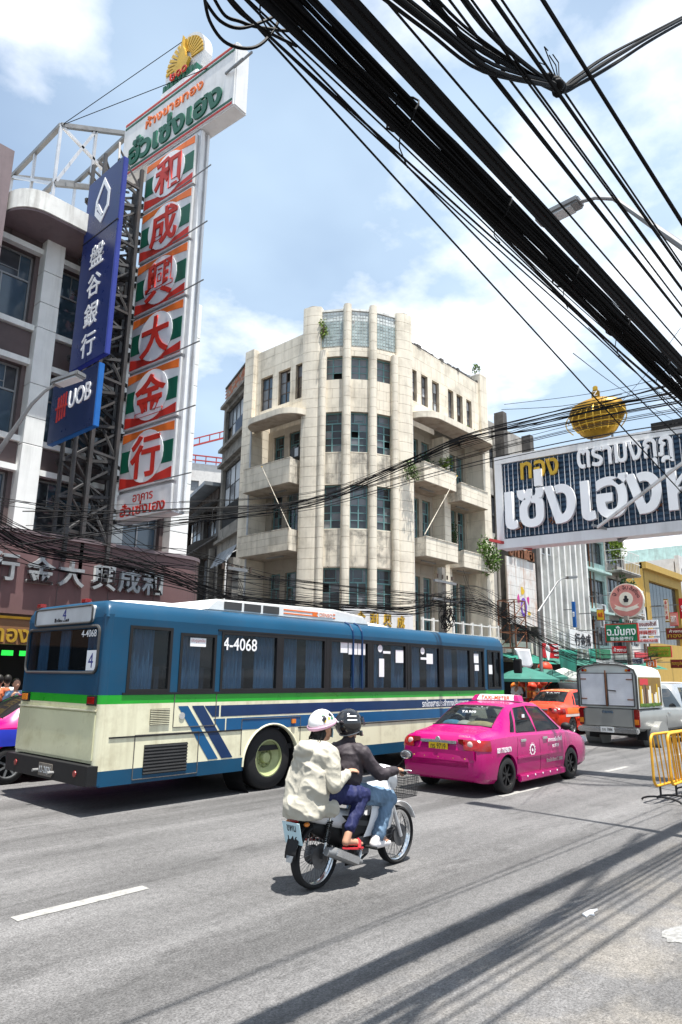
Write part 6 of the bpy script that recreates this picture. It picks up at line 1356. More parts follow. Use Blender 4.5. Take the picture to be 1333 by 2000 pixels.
# orange and red taxi ahead of it, and the pink and blue one behind the bus
OT = sedan('orange_taxi', 'red and orange saloon taxi ahead of the pink one', (22.35,11.15,0), RAD(1), 'taxi_red', 'rim', 'car_glass')
patch_top(SEDAN, 1.42, 2.62, .53, .54, 20, 8, .005).build('orange_roof', M['taxi_orange'], OT, smooth=True)
for s in (-1,1): patch_side(SEDAN, [(.35,.62),(4.1,.62),(4.1,.70),(.35,.70)], s, 40, 2, .004).build('pale_band', M['pale_paint'], OT, smooth=True); patch_side(SEDAN, [(.5,.71),(4.0,.71),(3.9,.82),(.5,.92)], s, 40, 3, .004).build('orange_flank', M['taxi_orange'], OT, smooth=True)
ubox('number_plate', M['plate_yellow'], OT, (.012,0,.765), (.012,.36,.14)); text('rear_lettering', 'TAXI', M['letter_white'], OT, (1.25,0,1.36), (0,-1,0), (.5,0,1), w=.5, h=.06, ext=.003)
LT = sedan('pink_blue_taxi', 'pink saloon taxi with blue flank half hidden behind the bus', (4.62,13.25,0), 0, 'pink', 'rim', 'car_glass_dark', None, None, 'taxi_blue')
# ------------------------------------------------------------------ pickups and the estate car
PICK = [(0.0,.80,.48,1.0,1.04,.70),(.05,.86,.46,1.02,1.06,.78),(.5,.885,.44,1.03,1.07,.80),(1.2,.885,.42,1.03,1.07,.80),(1.72,.885,.40,1.03,1.09,.80),(1.80,.885,.40,1.03,1.60,.66),(1.95,.885,.40,1.03,1.70,.64),(2.6,.885,.40,1.02,1.73,.63),(3.05,.885,.40,1.01,1.68,.63),(3.4,.88,.40,1.0,1.45,.68),(3.75,.88,.40,.99,1.14,.76),(4.0,.875,.40,.97,1.06,.76),(4.6,.86,.40,.90,.99,.74),(4.95,.80,.42,.78,.84,.66),(5.10,.66,.48,.64,.68,.5)]
PICK_MESH = car_body('body', PICK, 5.1, (1.15,4.15), .40, 64, (1.95,3.55,.6), ([(2.12,1.07),(3.5,1.05),(3.12,1.58),(2.14,1.60)],), ((3.64,3.16,.66,.57,1.1),))
def pickup(name, label, loc, rz, paint, canopy=True, glassmat='car_glass_dark', cat='pickup truck'):
    T = thing(name, label, cat, loc, rz, local=True); S = PICK
    me = PICK_MESH.copy(); me.materials[0] = M[paint]; link('body', me, M[paint], T, smooth=True, angle=32)
    MB().box(.3,4.9,-.6,.6,.30,.5).build('chassis', M['black'], T)
    patch_top(S, 3.68, 3.12, .70, .60).build('windscreen', M[glassmat], T, smooth=True)
    for s in (-1,1):
        patch_side(S, [(2.12,1.07),(3.5,1.05),(3.12,1.58),(2.14,1.60)], s).build('side_window', M[glassmat], T, smooth=True)
        MB().tube([(2.02,s*(ysurf(S,2.02,z)+.001),z) for z in (.46,.6,.8,1.0)], .005, 4).build('door_seam', M['black'], T); MB().tube([(3.55,s*(ysurf(S,3.55,z)+.001),z) for z in (.46,.6,.8,.98)], .005, 4).build('door_seam', M['black'], T)
        MB().ob((2.25,s*(ysurf(S,2.25,.9)+.014),.9), (.1,0,0), (0,.014,0), (0,0,.024)).build('door_handle', M['chrome'], T, bevel=.01)
        MB().ell((3.42,s*1.02,1.13), (.08,.12,.11), 10, 7).build('door_mirror', M['black'], T, smooth=True)
        MB().ob((.02,s*.79,.80), (.04,0,0), (0,.075,0), (0,0,.24)).build('tail_lamp', M['lamp_red'], T, bevel=.02); MB().ob((-.018,s*.79,.70), (.012,0,0), (0,.06,0), (0,0,.07)).build('lamp_lens', M['lamp_amber'], T, bevel=.008)
        for wx in (1.15,4.15): wheel(T, (wx,s*.78,.345), .345, .22, s, 'rim', 'spoke', .62, 28, 6)
        MB().ob((.55,s*.70,.36), (.02,0,0), (0,.14,0), (0,0,.16)).build('mud_flap', M['black'], T)
    MB().ob((-.012,0,.80), (.02,0,0), (0,.70,0), (0,0,.25)).build('tailgate', M[paint], T, bevel=.02); MB().ob((-.038,0,.95), (.008,0,0), (0,.16,0), (0,0,.035)).build('gate_handle', M['chrome'], T, bevel=.006)
    MB().ob((-.10,0,.47), (.09,0,0), (0,.86,0), (0,0,.075)).build('rear_bumper', M['chrome'], T, bevel=.03)
    ubox('number_plate', M['plate_white'], T, (-.197,-.02,.48), (.01,.38,.15)); text('plate_text', 'ฒข 7886', M['ink'], T, (-.2035,-.02,.485), (0,-1,0), ZUP, w=.30, h=.08, ext=.002, off=.01)
    if canopy:
        prof = [(-.85,1.06),(.85,1.06),(.86,1.95),(.80,2.12),(.6,2.22),(.3,2.265),(0,2.275),(-.3,2.265),(-.6,2.22),(-.80,2.12),(-.86,1.95)]
        MB().prism([(.02,y,z) for y,z in prof], (1.85,0,0)).build('canopy', M['canopy_white'], T, smooth=True, angle=30)
        MB().tube([(.0,y,z) for y,z in prof[1:]+prof[:1]], .028, 6).build('canopy_frame', M['frame_dark'], T)
        for y0,y1 in ((-.77,-.03),(.03,.77)):
            d = MB().box(-.012,.015,y0,y1,1.12,2.02).build('rear_door', M['roller'], T)
            for k in range(17): MB().box(-.022,-.013,y0+.03,y1-.03,1.15+.051*k,1.15+.051*k+.03).build('slat', M['roller'], d)
            b = MB(); b.tube([(-.02,y,z) for y,z in ((y0,1.12),(y1,1.12),(y1,2.02),(y0,2.02),(y0,1.12))], .016, 5); b.build('door_frame', M['frame_dark'], d)
            for z in (1.3,1.85):
                yy = y0+.02 if y0 < 0 else y1-.02
                MB().bar((-.03,yy,z),(-.03,yy+(.16 if y0 < 0 else -.16),z),.03).build('hinge', M['rust'], d)
        MB().bar((-.04,0,1.1),(-.04,0,2.1),.03).build('locking_bar', M['rust'], T); MB().bar((-.05,-.05,1.55),(-.05,-.28,1.53),.03).build('latch_handle', M['frame_dark'], T)
        for y in (-.68,-.60,.60,.68): MB().lathe([(.001,.02),(.035,.02),(.04,0)], (0,y,2.10), (-1,0,0), 12).build('marker_lamp', M['lamp_red' if abs(y) > .65 else 'lamp_amber'], T)
        side = MB().box(.12,1.78,-.874,-.868,1.12,1.92).build('side_poster', M['gold_dark'], T)
        random.seed(5)
        for k in range(14): x = .2+.11*k; MB().box(x,x+random.uniform(.06,.12),-.880,-.875,1.2,1.35+random.uniform(.1,.4)).build('poster_shape', M[random.choice(['brown_fascia','cream_sign','rust','wood_dark','graffiti_yellow'])], side)
        MB().box(.2,.8,-.879,-.875,1.7,1.88).build('poster_shape', M['shop_red'], side)
        for k in range(12): MB().ell((.2+.13*k,-.876,1.14+random.uniform(0,.06)), (.09,.006,.06), 8, 5).build('poster_leaf', M['leaf_a'], side)
    return T
pickup('canopy_pickup', 'silver pickup truck with white roller-door cargo canopy', (20.35,7.98,0), RAD(-2), 'silver')
DP = pickup('dark_pickup', 'dark grey pickup truck waiting beyond the orange taxi', (27.4,13.3,0), RAD(1), 'dark_car', False, 'car_glass')
WAG = [(0.0,.70,.42,.85,.92,.6),(.06,.82,.36,.95,1.20,.66),(.14,.86,.32,1.0,1.50,.64),(.35,.875,.28,1.02,1.68,.62),(.8,.88,.26,1.02,1.74,.61),(2.0,.88,.26,1.01,1.76,.61),(2.7,.88,.26,1.0,1.70,.61),(3.1,.878,.26,.99,1.48,.66),(3.5,.875,.26,.98,1.12,.74),(4.1,.85,.28,.90,1.0,.72),(4.5,.78,.32,.76,.84,.62),(4.65,.6,.4,.62,.66,.46)]
WQ = ([(.6,1.08),(1.3,1.06),(1.3,1.60),(.75,1.60)],[(1.38,1.06),(2.2,1.05),(2.2,1.61),(1.38,1.61)],[(2.28,1.05),(3.25,1.03),(2.8,1.55),(2.28,1.61)])
WAG_MESH = car_body('body', WAG, 4.65, (.9,3.6), .38, 48, (.4,3.3,.6), WQ, ((3.3,2.85,.62,.55,1.1),))
def estate(name, label, loc, rz, paint, glassmat='car_glass'):
    T = thing(name, label, 'car', loc, rz, local=True); S = WAG; me = WAG_MESH.copy(); me.materials[0] = M[paint]; link('body', me, M[paint], T, smooth=True, angle=32)
    def rg(u, v): z = 1.12+.42*u; x = .05+.10*u; y = (2*v-1)*.58; return (x+.03*(2*v-1)**2-.02, y, z)
    MB().grid(rg, 5, 8).build('rear_window', M[glassmat], T, smooth=True)
    for s in (-1,1):
        for q in ([(.6,1.08),(1.3,1.06),(1.3,1.60),(.75,1.60)],[(1.38,1.06),(2.2,1.05),(2.2,1.61),(1.38,1.61)],[(2.28,1.05),(3.25,1.03),(2.8,1.55),(2.28,1.61)]): patch_side(S, q, s).build('side_window', M[glassmat], T, smooth=True)
        MB().ob((.03,s*.70,1.02), (.05,0,0), (0,.1,0), (0,0,.13)).build('tail_lamp', M['lamp_red'], T, bevel=.03); MB().ell((3.2,s*1.0,1.08), (.08,.11,.08), 10, 7).build('door_mirror', M['black'], T, smooth=True)
        for wx in (.9,3.6): wheel(T, (wx,s*.77,.34), .34, .22, s, 'rim', 'spoke', .66, 24, 6)
    MB().ob((-.03,0,.55), (.06,0,0), (0,.8,0), (0,0,.13)).build('rear_bumper', M['black'], T, bevel=.03); ubox('number_plate', M['plate_white'], T, (-.025,0,.92), (.01,.36,.12))
    return T
estate('silver_estate', 'silver estate car beside the canopy pickup', (25.9,8.6,0), RAD(-2), 'suv_silver'); estate('white_estate', 'white van-like car farther ahead of the silver estate', (34.5,11.2,0), RAD(-1), 'bus_roof'); estate('blue_estate', 'pale blue car in the queue beyond the pickup', (33.8,8.4,0), RAD(-2), 'ltblue_wall'); estate('grey_estate', 'dark hatchback far up the street', (42,9.5,0), RAD(-2), 'dark_car')
# ------------------------------------------------------------------ motorcycle
MO = thing('motorcycle', 'small white step-through motorcycle with wire basket carrying two riders', 'motorcycle', (4.86,4.69,0), RAD(1.0), local=True)
def wire_wheel(c, r, nm_sp=18):
    c = Vector(c); hub = bpy.data.objects.new('wheel', None); COL.objects.link(hub); hub.parent = MO
    a = Vector((0,1,0))
    def P(b, nm, mt): o = b.build(nm, M[mt], None, smooth=True, angle=45); o.parent = hub; return o
    P(MB().lathe([(r*.86,-.03),(r*.91,-.054),(r*.975,-.043),(r,0),(r*.975,.043),(r*.91,.054),(r*.86,.03)], c, a, 40), 'tyre', 'rubber')
    P(MB().lathe([(r*.88,-.022),(r*.87,-.026),(r*.83,-.018),(r*.825,0),(r*.83,.018),(r*.87,.026),(r*.88,.022)], c, a, 40), 'rim', 'chrome')
    P(MB().lathe([(.001,-.065),(.075,-.065),(.085,-.03),(.07,0),(.085,.03),(.075,.065),(.001,.065)], c, a, 18), 'hub', 'engine')
    s = MB()
    for k in range(nm_sp*2):
        th = 2*math.pi*k/(nm_sp*2); d = Vector((math.cos(th),0,math.sin(th))); e = Vector((math.cos(th+.5*(1 if k%2 else -1)),0,math.sin(th+.5*(1 if k%2 else -1))))
        s.tube([c+e*.055+a*(.035 if k%2 else -.035), c+d*r*.8], .0022, 4)
    P(s, 'spokes', 'steel'); P(MB().lathe([(.06,-.068),(.105,-.068),(.105,-.062),(.06,-.062)], c, a, 24, True), 'brake_disc', 'engine')
def mp(b, nm, mt, par=None, **kw): return b.build(nm, M[mt], par or MO, **kw)
RA, FA = Vector((.06,0,.275)), Vector((1.27,0,.275)); WR = .275
wire_wheel(RA, WR); wire_wheel(FA, WR)
for s in (-1,1):
    mp(MB().bar(RA+V(0,s*.085,0),(.56,s*.075,.30),.035,.045), 'swing_arm', 'engine'); b = MB(); b.cyl(RA+V(.0,s*.11,.03),(.14,s*.115,.60),.011,n=8); mp(b, 'shock_rod', 'chrome')
    b = MB(); b.tube([RA+V(.0,s*.11,.03).lerp(Vector((.14,s*.115,.60))-RA-Vector((.0,s*.11,.03)),0)+(Vector((.14,s*.115,.60))-RA-Vector((0,s*.11,.03)))*(.3+.6*k/60)+Vector((math.cos(k*1.2)*.027,math.sin(k*1.2)*.027,0)) for k in range(61)], .006, 5); mp(b, 'shock_spring', 'black')
    mp(MB().cyl(FA+V(0,s*.075,-.01),(1.115,s*.075,.62),.021,n=10), 'fork_leg', 'steel_bright', smooth=True)
    mp(MB().cyl((.62,s*.1,.28),(.62,s*.27,.28),.014,n=8), 'foot_peg', 'rubber'); mp(MB().cyl((.30,s*.1,.33),(.30,s*.26,.34),.013,n=8), 'pillion_peg', 'rubber')
mp(MB().tube([(.60,-.10,.26),(.50,-.155,.20),(.40,-.165,.19)], .017, 8), 'exhaust_pipe', 'chrome', smooth=True)
mp(MB().tube([(.52,-.165,.165),(.40,-.17,.20),(.12,-.175,.31),(.02,-.175,.335)], [.022,.045,.048,.036], 14), 'muffler', 'steel', smooth=True); mp(MB().ob((.27,-.222,.262),(.16,0,-.065),(0,.004,0),(.012,0,.03)), 'heat_shield', 'chrome', bevel=.004)
e = MB(); e.ell((.62,0,.30), (.16,.105,.11), 16, 10); e.ell((.78,0,.315), (.10,.075,.075), 14, 8); e.ob((.60,-.105,.29),(.09,0,0),(0,.015,0),(0,0,.08)); mp(e, 'engine', 'engine', smooth=True)
for k in range(5): mp(MB().lathe([(.05,0),(.085,0),(.085,.006),(.05,.006)], (.76+.03*k,0,.32), (1,0,.1), 16, True), 'cooling_fin', 'engine')
mp(MB().tube([(.72,0,.42),(.9,0,.46),(1.05,0,.74)], [.05,.045,.045], 8), 'frame_tube', 'black'); mp(MB().tube([(.70,-.09,.2),(.55,-.1,.15),(.36,-.11,.16)], .012, 6), 'stand', 'black')
# bodywork lofted along the centre line: (x, zc, half width, half height)
def loft(st, n=14, sq=1.0):
    b = MB()
    for (x,z,w,h) in st:
        for j in range(n):
            th = 2*math.pi*j/n; c_, s_ = math.cos(th), math.sin(th)
            b.v.append((x, w*math.copysign(abs(c_)**sq,c_), z+h*math.copysign(abs(s_)**sq,s_)))
    for i in range(len(st)-1):
        for j in range(n): j2 = (j+1) % n; b.f.append((i*n+j,i*n+j2,(i+1)*n+j2,(i+1)*n+j))
    b.f += [tuple(range(n-1,-1,-1)), tuple((len(st)-1)*n+j for j in range(n))]; return b
mp(loft([(-.24,.665,.03,.02),(-.18,.66,.07,.05),(.0,.63,.105,.075),(.2,.58,.12,.10),(.42,.52,.12,.11),(.58,.50,.10,.10),(.72,.48,.07,.07)], 16, .8), 'tail_cowl', 'moto_white', smooth=True, fix=True)
mp(loft([(-.02,.52,.05,.04),(.1,.50,.085,.08),(.3,.43,.10,.12),(.5,.37,.105,.13),(.68,.34,.09,.11),(.8,.33,.05,.06)], 14, .8), 'under_cowl', 'black', smooth=True, fix=True)
mp(loft([(-.16,.725,.06,.02),(-.1,.735,.105,.035),(.15,.735,.13,.04),(.4,.715,.13,.045),(.62,.70,.10,.05),(.74,.665,.06,.03)], 16, .75), 'seat', 'black', smooth=True, fix=True)
for s in (-1,1):
    mp(MB().grid(lambda u,v: (.70+.36*u+.05*math.sin(math.pi*v)-.10*(1-v)*(1-u), s*(.06+.15*math.sin(math.pi*(.25+.6*u))*(.6+.4*math.sin(math.pi*v))-.04*v), .36+.48*v+.02*u), 8, 8), 'leg_shield', 'moto_white', smooth=True)
    mp(MB().grid(lambda u,v: (.30+.42*u, s*(.115+.012*math.sin(math.pi*u)), .40+.14*v+.05*(1-u)*v), 8, 4), 'side_cover', 'black', smooth=True)
    mp(MB().ob((.52,s*.128,.50),(.16,0,-.03),(0,.003,0),(.004,0,.022)), 'side_decal', 'frame_dark')
mp(loft([(.98,.90,.06,.05),(1.04,.89,.13,.085),(1.12,.86,.135,.10),(1.19,.81,.10,.10),(1.23,.78,.05,.06)], 16, .8), 'headlamp_cowl', 'moto_white', smooth=True, fix=True); mp(MB().ell((1.21,0,.80),(.03,.075,.06)), 'headlamp', 'pane_pale', smooth=True)
mp(loft([(1.02,.62,.05,.10),(1.10,.66,.075,.13),(1.17,.68,.06,.10),(1.21,.68,.02,.05)], 14, .8), 'fork_cover', 'moto_white', smooth=True, fix=True)
mp(MB().grid(lambda u,v: tuple(FA+Vector((math.cos(math.pi*(.12+.62*u))*.305,(v-.5)*.115,math.sin(math.pi*(.12+.62*u))*.305+.01))), 16, 4), 'front_fender', 'moto_white', smooth=True).modifiers.new('s','SOLIDIFY').thickness = .006
mp(MB().grid(lambda u,v: tuple(RA+Vector((math.cos(math.pi*(.25+.75*u))*.315,(v-.5)*.13,math.sin(math.pi*(.25+.75*u))*.315+.02))), 16, 4), 'rear_fender', 'black', smooth=True).modifiers.new('s','SOLIDIFY').thickness = .006
mp(MB().prism([(-.235,-.06,.40),(-.235,.06,.40),(-.275,.03,.27),(-.275,-.03,.27)], (.012,0,.003)), 'mud_flap', 'moto_grey')
mp(MB().tube([(.93,-.36,.935),(.97,-.27,.955),(1.03,-.1,.945),(1.03,.1,.945),(.97,.27,.955),(.93,.36,.935)], .012, 8), 'handlebar', 'black', smooth=True)
for s in (-1,1):
    mp(MB().cyl((.92,s*.39,.93),(.955,s*.285,.952),.018,n=10), 'grip', 'rubber'); mp(MB().tube([(.97,s*.24,.96),(.985,s*.31,1.03),(.98,s*.345,1.08)], .006, 6), 'mirror_stem', 'black')
    mr = mp(MB().ell((.975,s*.37,1.10),(.018,.075,.045), 14, 8), 'mirror', 'black', smooth=True); MB().ell((.957,s*.37,1.10),(.006,.066,.038), 14, 8).build('mirror_glass', M['chrome'], mr, smooth=True)
    mp(MB().tube([(.95,s*.29,.945),(1.06,s*.33,.94),(1.07,s*.36,.935)], .005, 5), 'brake_lever', 'steel_bright')
# wire basket
bk = MB(); X0b, X1b, Yb, Z0b, Z1b = 1.21, 1.50, .155, .635, .835
def brc(f, z): 
    k = .86+.14*f; xm = (X0b+X1b)/2; return [(xm-(X1b-X0b)/2*k,-Yb*k,z),(xm+(X1b-X0b)/2*k,-Yb*k,z),(xm+(X1b-X0b)/2*k,Yb*k,z),(xm-(X1b-X0b)/2*k,Yb*k,z)]
t_, b0 = brc(1,Z1b), brc(0,Z0b)
bk.tube(t_+t_[:1], .006, 6); bk.tube(b0+b0[:1], .004, 5)
for i in range(4):
    for k in range(11):
        f = k/11; p = Vector(t_[i]).lerp(Vector(t_[(i+1)%4]),f); q = Vector(b0[i]).lerp(Vector(b0[(i+1)%4]),f); bk.tube([p,q], .0022, 4)
for k in range(1,8): r4 = brc(k/8, Z0b+(Z1b-Z0b)*k/8); bk.tube(r4+r4[:1], .002, 4)
for k in range(1,9): bk.tube([Vector(b0[0]).lerp(Vector(b0[1]),k/9), Vector(b0[3]).lerp(Vector(b0[2]),k/9)], .002, 4)
mp(bk, 'wire_basket', 'basket'); mp(MB().bar((1.20,0,.72),(1.10,0,.72),.03), 'basket_bracket', 'steel')
# number plate and tail lamp
pn = Vector((-1,0,-.28)).normalized(); pu = Vector((0,-1,0)); pv_ = Vector((-.27,0,.96)).normalized(); pc = Vector((-.235,0,.50))
mp(MB().ob(pc, pu*.105, pv_*.095, pn*.003), 'number_plate', 'plate_blue'); text('plate_text', 'ขพม', M['ink'], MO, pc+pv_*.045+pn*.004, pu, pv_, w=.11, h=.055, ext=.001, off=.015); text('plate_text', '146', M['ink'], MO, pc-pv_*.05+pn*.004, pu, pv_, w=.12, h=.055, ext=.001, off=.012)
mp(MB().ell((-.22,0,.605),(.03,.06,.025), 12, 7), 'tail_lamp', 'lamp_red', smooth=True)
for s in (-1,1): mp(MB().ell((-.17,s*.11,.575),(.03,.025,.02), 10, 6), 'indicator', 'lamp_amber', smooth=True)
# ------------------------------------------------------------------ the two riders
def W_(p): return Matrix.Rotation(RAD(1.0),3,'Z') @ Vector(p) + Vector((4.86,4.69,0))
def wspec(sp):
    out = []
    for q in sp:
        if q[0] == 'c': out.append(('c', W_(q[1]), W_(q[2]), q[3], q[4]))
        else: out.append(('e', W_(q[1]), q[2]) + tuple(q[3:]))
    return out
def hand(wr, d, side, curl):
    """palm, four bent fingers of unequal length and a thumb; wr wrist, d forward direction"""
    wr, d = Vector(wr), Vector(d).normalized(); s = d.cross(Vector((0,0,1))).normalized()*side; dn = d.cross(s).normalized(); dn = dn if dn.z < 0 else -dn
    out = [('c', wr, wr+d*.035, .022, .024), ('e', wr+d*.05, (.034,.030,.02)), ('c', wr+d*.04-s*.018, wr+d*.07-s*.016, .014, .013), ('c', wr+d*.04+s*.018, wr+d*.068+s*.018, .014, .012)]
    for k, L in enumerate((.058,.066,.062,.048)):
        a = wr+d*.075+s*(-.027+.018*k); b = a+(d*.55+dn*.75*curl)*L*.6; e = b+(d*(.25-.6*curl)+dn*.8*curl)*L*.55
        out += [('c', a, b, .0092, .0086), ('c', b, e, .0086, .0074)]
    a = wr+d*.03-s*.03; b = a+d*.03-s*.015+dn*.012; e = b+d*.022+dn*.012+s*.008; out += [('c', a, b, .0115, .0098), ('c', b, e, .0098, .008)]
    return out
def limb_pair(a, b, c_, r): return [('c',a,b,r[0],r[1]),('c',b,c_,r[1],r[2])]
def foot(ank, heel, toe): return [('c',ank,Vector(ank).lerp(Vector(heel),.75),.036,.036),('c',Vector(heel)+V(.02,0,.03),Vector(toe)+V(-.05,0,.03),.034,.030),('c',Vector(toe)+V(-.07,-.02,.024),Vector(toe)+V(-.012,-.018,.018),.02,.014),('c',Vector(toe)+V(-.07,.015,.022),Vector(toe)+V(-.02,.024,.016),.018,.012),('c',Vector(toe)+V(-.07,0,.024),Vector(toe)+V(-.01,.002,.017),.018,.013)]
def head_parts(c, k=1.0):
    c = Vector(c); return [('e',c,(.088*k,.074*k,.112*k)),('e',c+V(.035,0,-.045),(.06,.058,.065)),('c',c+V(.086,0,-.005),c+V(.10,0,-.028),.012,.016),('e',c+V(.072,0,-.068),(.022,.028,.012)),('e',c+V(0,-.077,-.012),(.018,.012,.03)),('e',c+V(0,.077,-.012),(.018,.012,.03)),('e',c+V(.05,0,-.10),(.035,.036,.025))]
def eyes(par, c):
    for s in (-1,1): MB().ell(W_(Vector(c)+V(.078,s*.03,.006)), (.010,.013,.008), 10, 6).build('eye', M['ink'], par, smooth=True)
def person_mesh(sp, label, group=None, vox=.0085): return link('person', blob(wspec(sp), vox, 3, 'person'), M['skin'], None, smooth=True, angle=180, label=label, cat='person', group=group)
def cloth(nm, sp, mt, par, vox=.011, sm=4, fold=.012, fs=(8,8,4), hem=None): return link(nm, blob(wspec(sp), vox, sm, nm, fold, fs, hem), M[mt], par, smooth=True, angle=180)
# passenger ---------------------------------------------------------
PH = Vector((.14,0,1.375))
sp = head_parts(PH) + [('c',(.10,0,1.16),(.125,0,1.30),.052,.05),('c',(.03,0,.84),(.06,0,1.12),.12,.13)]
for s in (-1,1):
    sp += [('c',(.08,s*.15,1.15),(.05,s*.24,.92),.05,.04),('c',(.05,s*.24,.92),(.34,s*.15,.97),.038,.026)] + hand((.35,s*.145,.975),(.95,-s*-.25,.12),s,.75)
    sp += [('c',(.07,s*.10,.80),(.50,s*.20,.75),.08,.055),('c',(.50,s*.20,.75),(.25,s*.235,.46),.05,.033)] + foot((.25,s*.235,.46),(.20,s*.235,.37),(.43,s*.24,.335))
P1 = person_mesh(sp, 'pillion passenger in cream hooded jacket, pale helmet, blue mask and red slippers', 'motorcycle riders')
eyes(P1, PH)
jk = [('c',(-.055,0,.74),(-.02,0,1.06),.185,.165),('e',(-.05,-.09,.85),(.165,.12,.25)),('e',(-.05,.09,.85),(.165,.12,.25)),('e',(.01,0,1.10),(.165,.205,.17)),('c',(.04,-.13,1.17),(.04,.13,1.17),.085,.085),('e',(-.08,0,.70),(.21,.205,.16)),('c',(-.125,-.07,.64),(-.09,-.05,1.02),.13,.10),('c',(-.125,.07,.64),(-.09,.05,1.02),.13,.10),('e',(-.02,0,1.21),(.11,.12,.06)),('e',(-.115,0,1.18),(.075,.115,.075)),('e',(-.11,0,1.11),(.06,.085,.05)),('c',(-.03,0,.70),(.08,-.15,.68),.12,.09),('c',(-.03,0,.70),(.08,.15,.68),.12,.09)]
for s in (-1,1): jk += [('c',(.06,s*.17,1.15),(.03,s*.255,.90),.076,.068),('c',(.03,s*.255,.90),(.30,s*.165,.965),.068,.046)]
J = cloth('jacket', jk, 'jacket_cream', P1, .009, 5, .020, (4.2,4.2,4.6), .615)
tr_ = []
for s in (-1,1): tr_ += [('c',(.05,s*.10,.80),(.50,s*.20,.755),.10,.078),('c',(.50,s*.20,.755),(.275,s*.232,.50),.073,.05)]
cloth('trousers', tr_ + [('e',(.03,0,.80),(.14,.16,.09))], 'trouser_navy', P1, .010, 3, .014, (12,12,5))
for s in (-1,1):
    h0, t0 = Vector((.17,s*.237,.355)), Vector((.455,s*.24,.315)); d = (t0-h0); u_ = d.normalized(); n_ = V(-u_.z,0,u_.x)
    b = MB(); pts = []
    for k in range(16): th = 2*math.pi*k/16; pts.append(W_(h0+d*.5+u_*(.145*math.cos(th))+V(0,(.048 if math.cos(th) > -.2 else .038)*math.sin(th),0)-n_*.012))
    b.prism(pts, n_*.014); b.tube([W_(h0+d*.62+V(0,-.045,0)), W_(h0+d*.68+V(0,-.03,0)+n_*.052), W_(h0+d*.70+n_*.066), W_(h0+d*.68+V(0,.03,0)+n_*.052), W_(h0+d*.62+V(0,.045,0))], .016, 8); b.build('slipper', M['sandal_red'], P1, smooth=True)
def helmet(par, c, r, lower, nm, mt, nu=28, nv=14, thick=.016):
    """open shell: ellipsoid down to an azimuth-dependent rim; lower(az) = rim angle below the pole"""
    c = Vector(c); b = MB()
    def fn(u, v):
        az = 2*math.pi*u; ph = lower(az)*max(v,.001); return W_(c+V(r[0]*math.sin(ph)*math.cos(az), r[1]*math.sin(ph)*math.sin(az), r[2]*math.cos(ph)))
    o = b.grid(fn, nu, nv).build(nm, M[mt], par, smooth=True, angle=180, fix=True); sdf = o.modifiers.new('s','SOLIDIFY'); sdf.thickness = thick; sdf.offset = -1; return o
rim1 = lambda az: RAD(78) + RAD(40)*(.5-.5*math.cos(az))
HC = PH+V(-.018,0,.035); hr = (.142,.122,.132)
h1 = helmet(P1, HC, hr, lambda az: rim1(az)*.90, 'helmet', 'helmet_white')
def band(par, c, r, lo, hi, nm, mt):
    c = Vector(c); return MB().grid(lambda u,v: W_(c+V(r[0]*math.sin(lo(2*math.pi*u)+(hi(2*math.pi*u)-lo(2*math.pi*u))*v)*math.cos(2*math.pi*u), r[1]*math.sin(lo(2*math.pi*u)+(hi(2*math.pi*u)-lo(2*math.pi*u))*v)*math.sin(2*math.pi*u), r[2]*math.cos(lo(2*math.pi*u)+(hi(2*math.pi*u)-lo(2*math.pi*u))*v))), 32, 4).build(nm, M[mt], par, smooth=True, angle=180)
band(h1, HC, tuple(x*1.0 for x in hr), lambda az: rim1(az)*.90, lambda az: rim1(az)*1.0, 'helmet_rim', 'helmet_pink').modifiers.new('s','SOLIDIFY').thickness = .012
MB().grid(lambda u,v: W_(HC+V((hr[0]+.075*v)*math.cos(RAD(-58+116*u)), hr[1]*math.sin(RAD(-58+116*u))*(1-.1*v), .032-.028*v)), 14, 4).build('peak', M['helmet_white'], h1, smooth=True).modifiers.new('s','SOLIDIFY').thickness = .006
random.seed(21)
for k in range(9):
    az = RAD(-100+random.uniform(-28,25)); ph = RAD(62+random.uniform(-18,18)); q = HC+V(hr[0]*math.sin(ph)*math.cos(az), hr[1]*math.sin(ph)*math.sin(az), hr[2]*math.cos(ph))*1.005; t1_ = V(-math.sin(az),math.cos(az),0); t2_ = V(math.cos(ph)*math.cos(az),math.cos(ph)*math.sin(az),-math.sin(ph)); n_ = t1_.cross(t2_); a0 = random.uniform(0,3)
    MB().prism([W_(q+(t1_*math.cos(a0+2*math.pi*j/7)+t2_*math.sin(a0+2*math.pi*j/7))*random.uniform(.008,.026)) for j in range(7)], n_*.002*(1 if n_.dot(q-HC) > 0 else -1)).build('sticker', M[('ink','ink','sign_green','graffiti_yellow')[k % 4]], h1)
MB().grid(lambda u,v: W_(PH+V(.030+.082*math.cos(RAD(-65+130*u))*(1-.18*abs(v-.5)), .078*math.sin(RAD(-65+130*u)), -.095+.085*v)), 12, 6).build('face_mask', M['mask_blue'], P1, smooth=True).modifiers.new('s','SOLIDIFY').thickness = .003
hb_ = MB()
for k in range(60):
    a = PH+V(-.07+random.uniform(-.02,.03), random.uniform(-.075,.075), -.03); hb_.tube([W_(a), W_(a+V(-.03,random.uniform(-.02,.02),-.06)), W_(a+V(-.05+random.uniform(-.05,.03),random.uniform(-.05,.05),-.11+random.uniform(-.04,.02)))], [.006,.006,.002], 4)
hb_.ell(W_(PH+V(-.05,0,-.05)), (.06,.075,.07)); hb_.build('hair', M['hair'], P1, smooth=True)
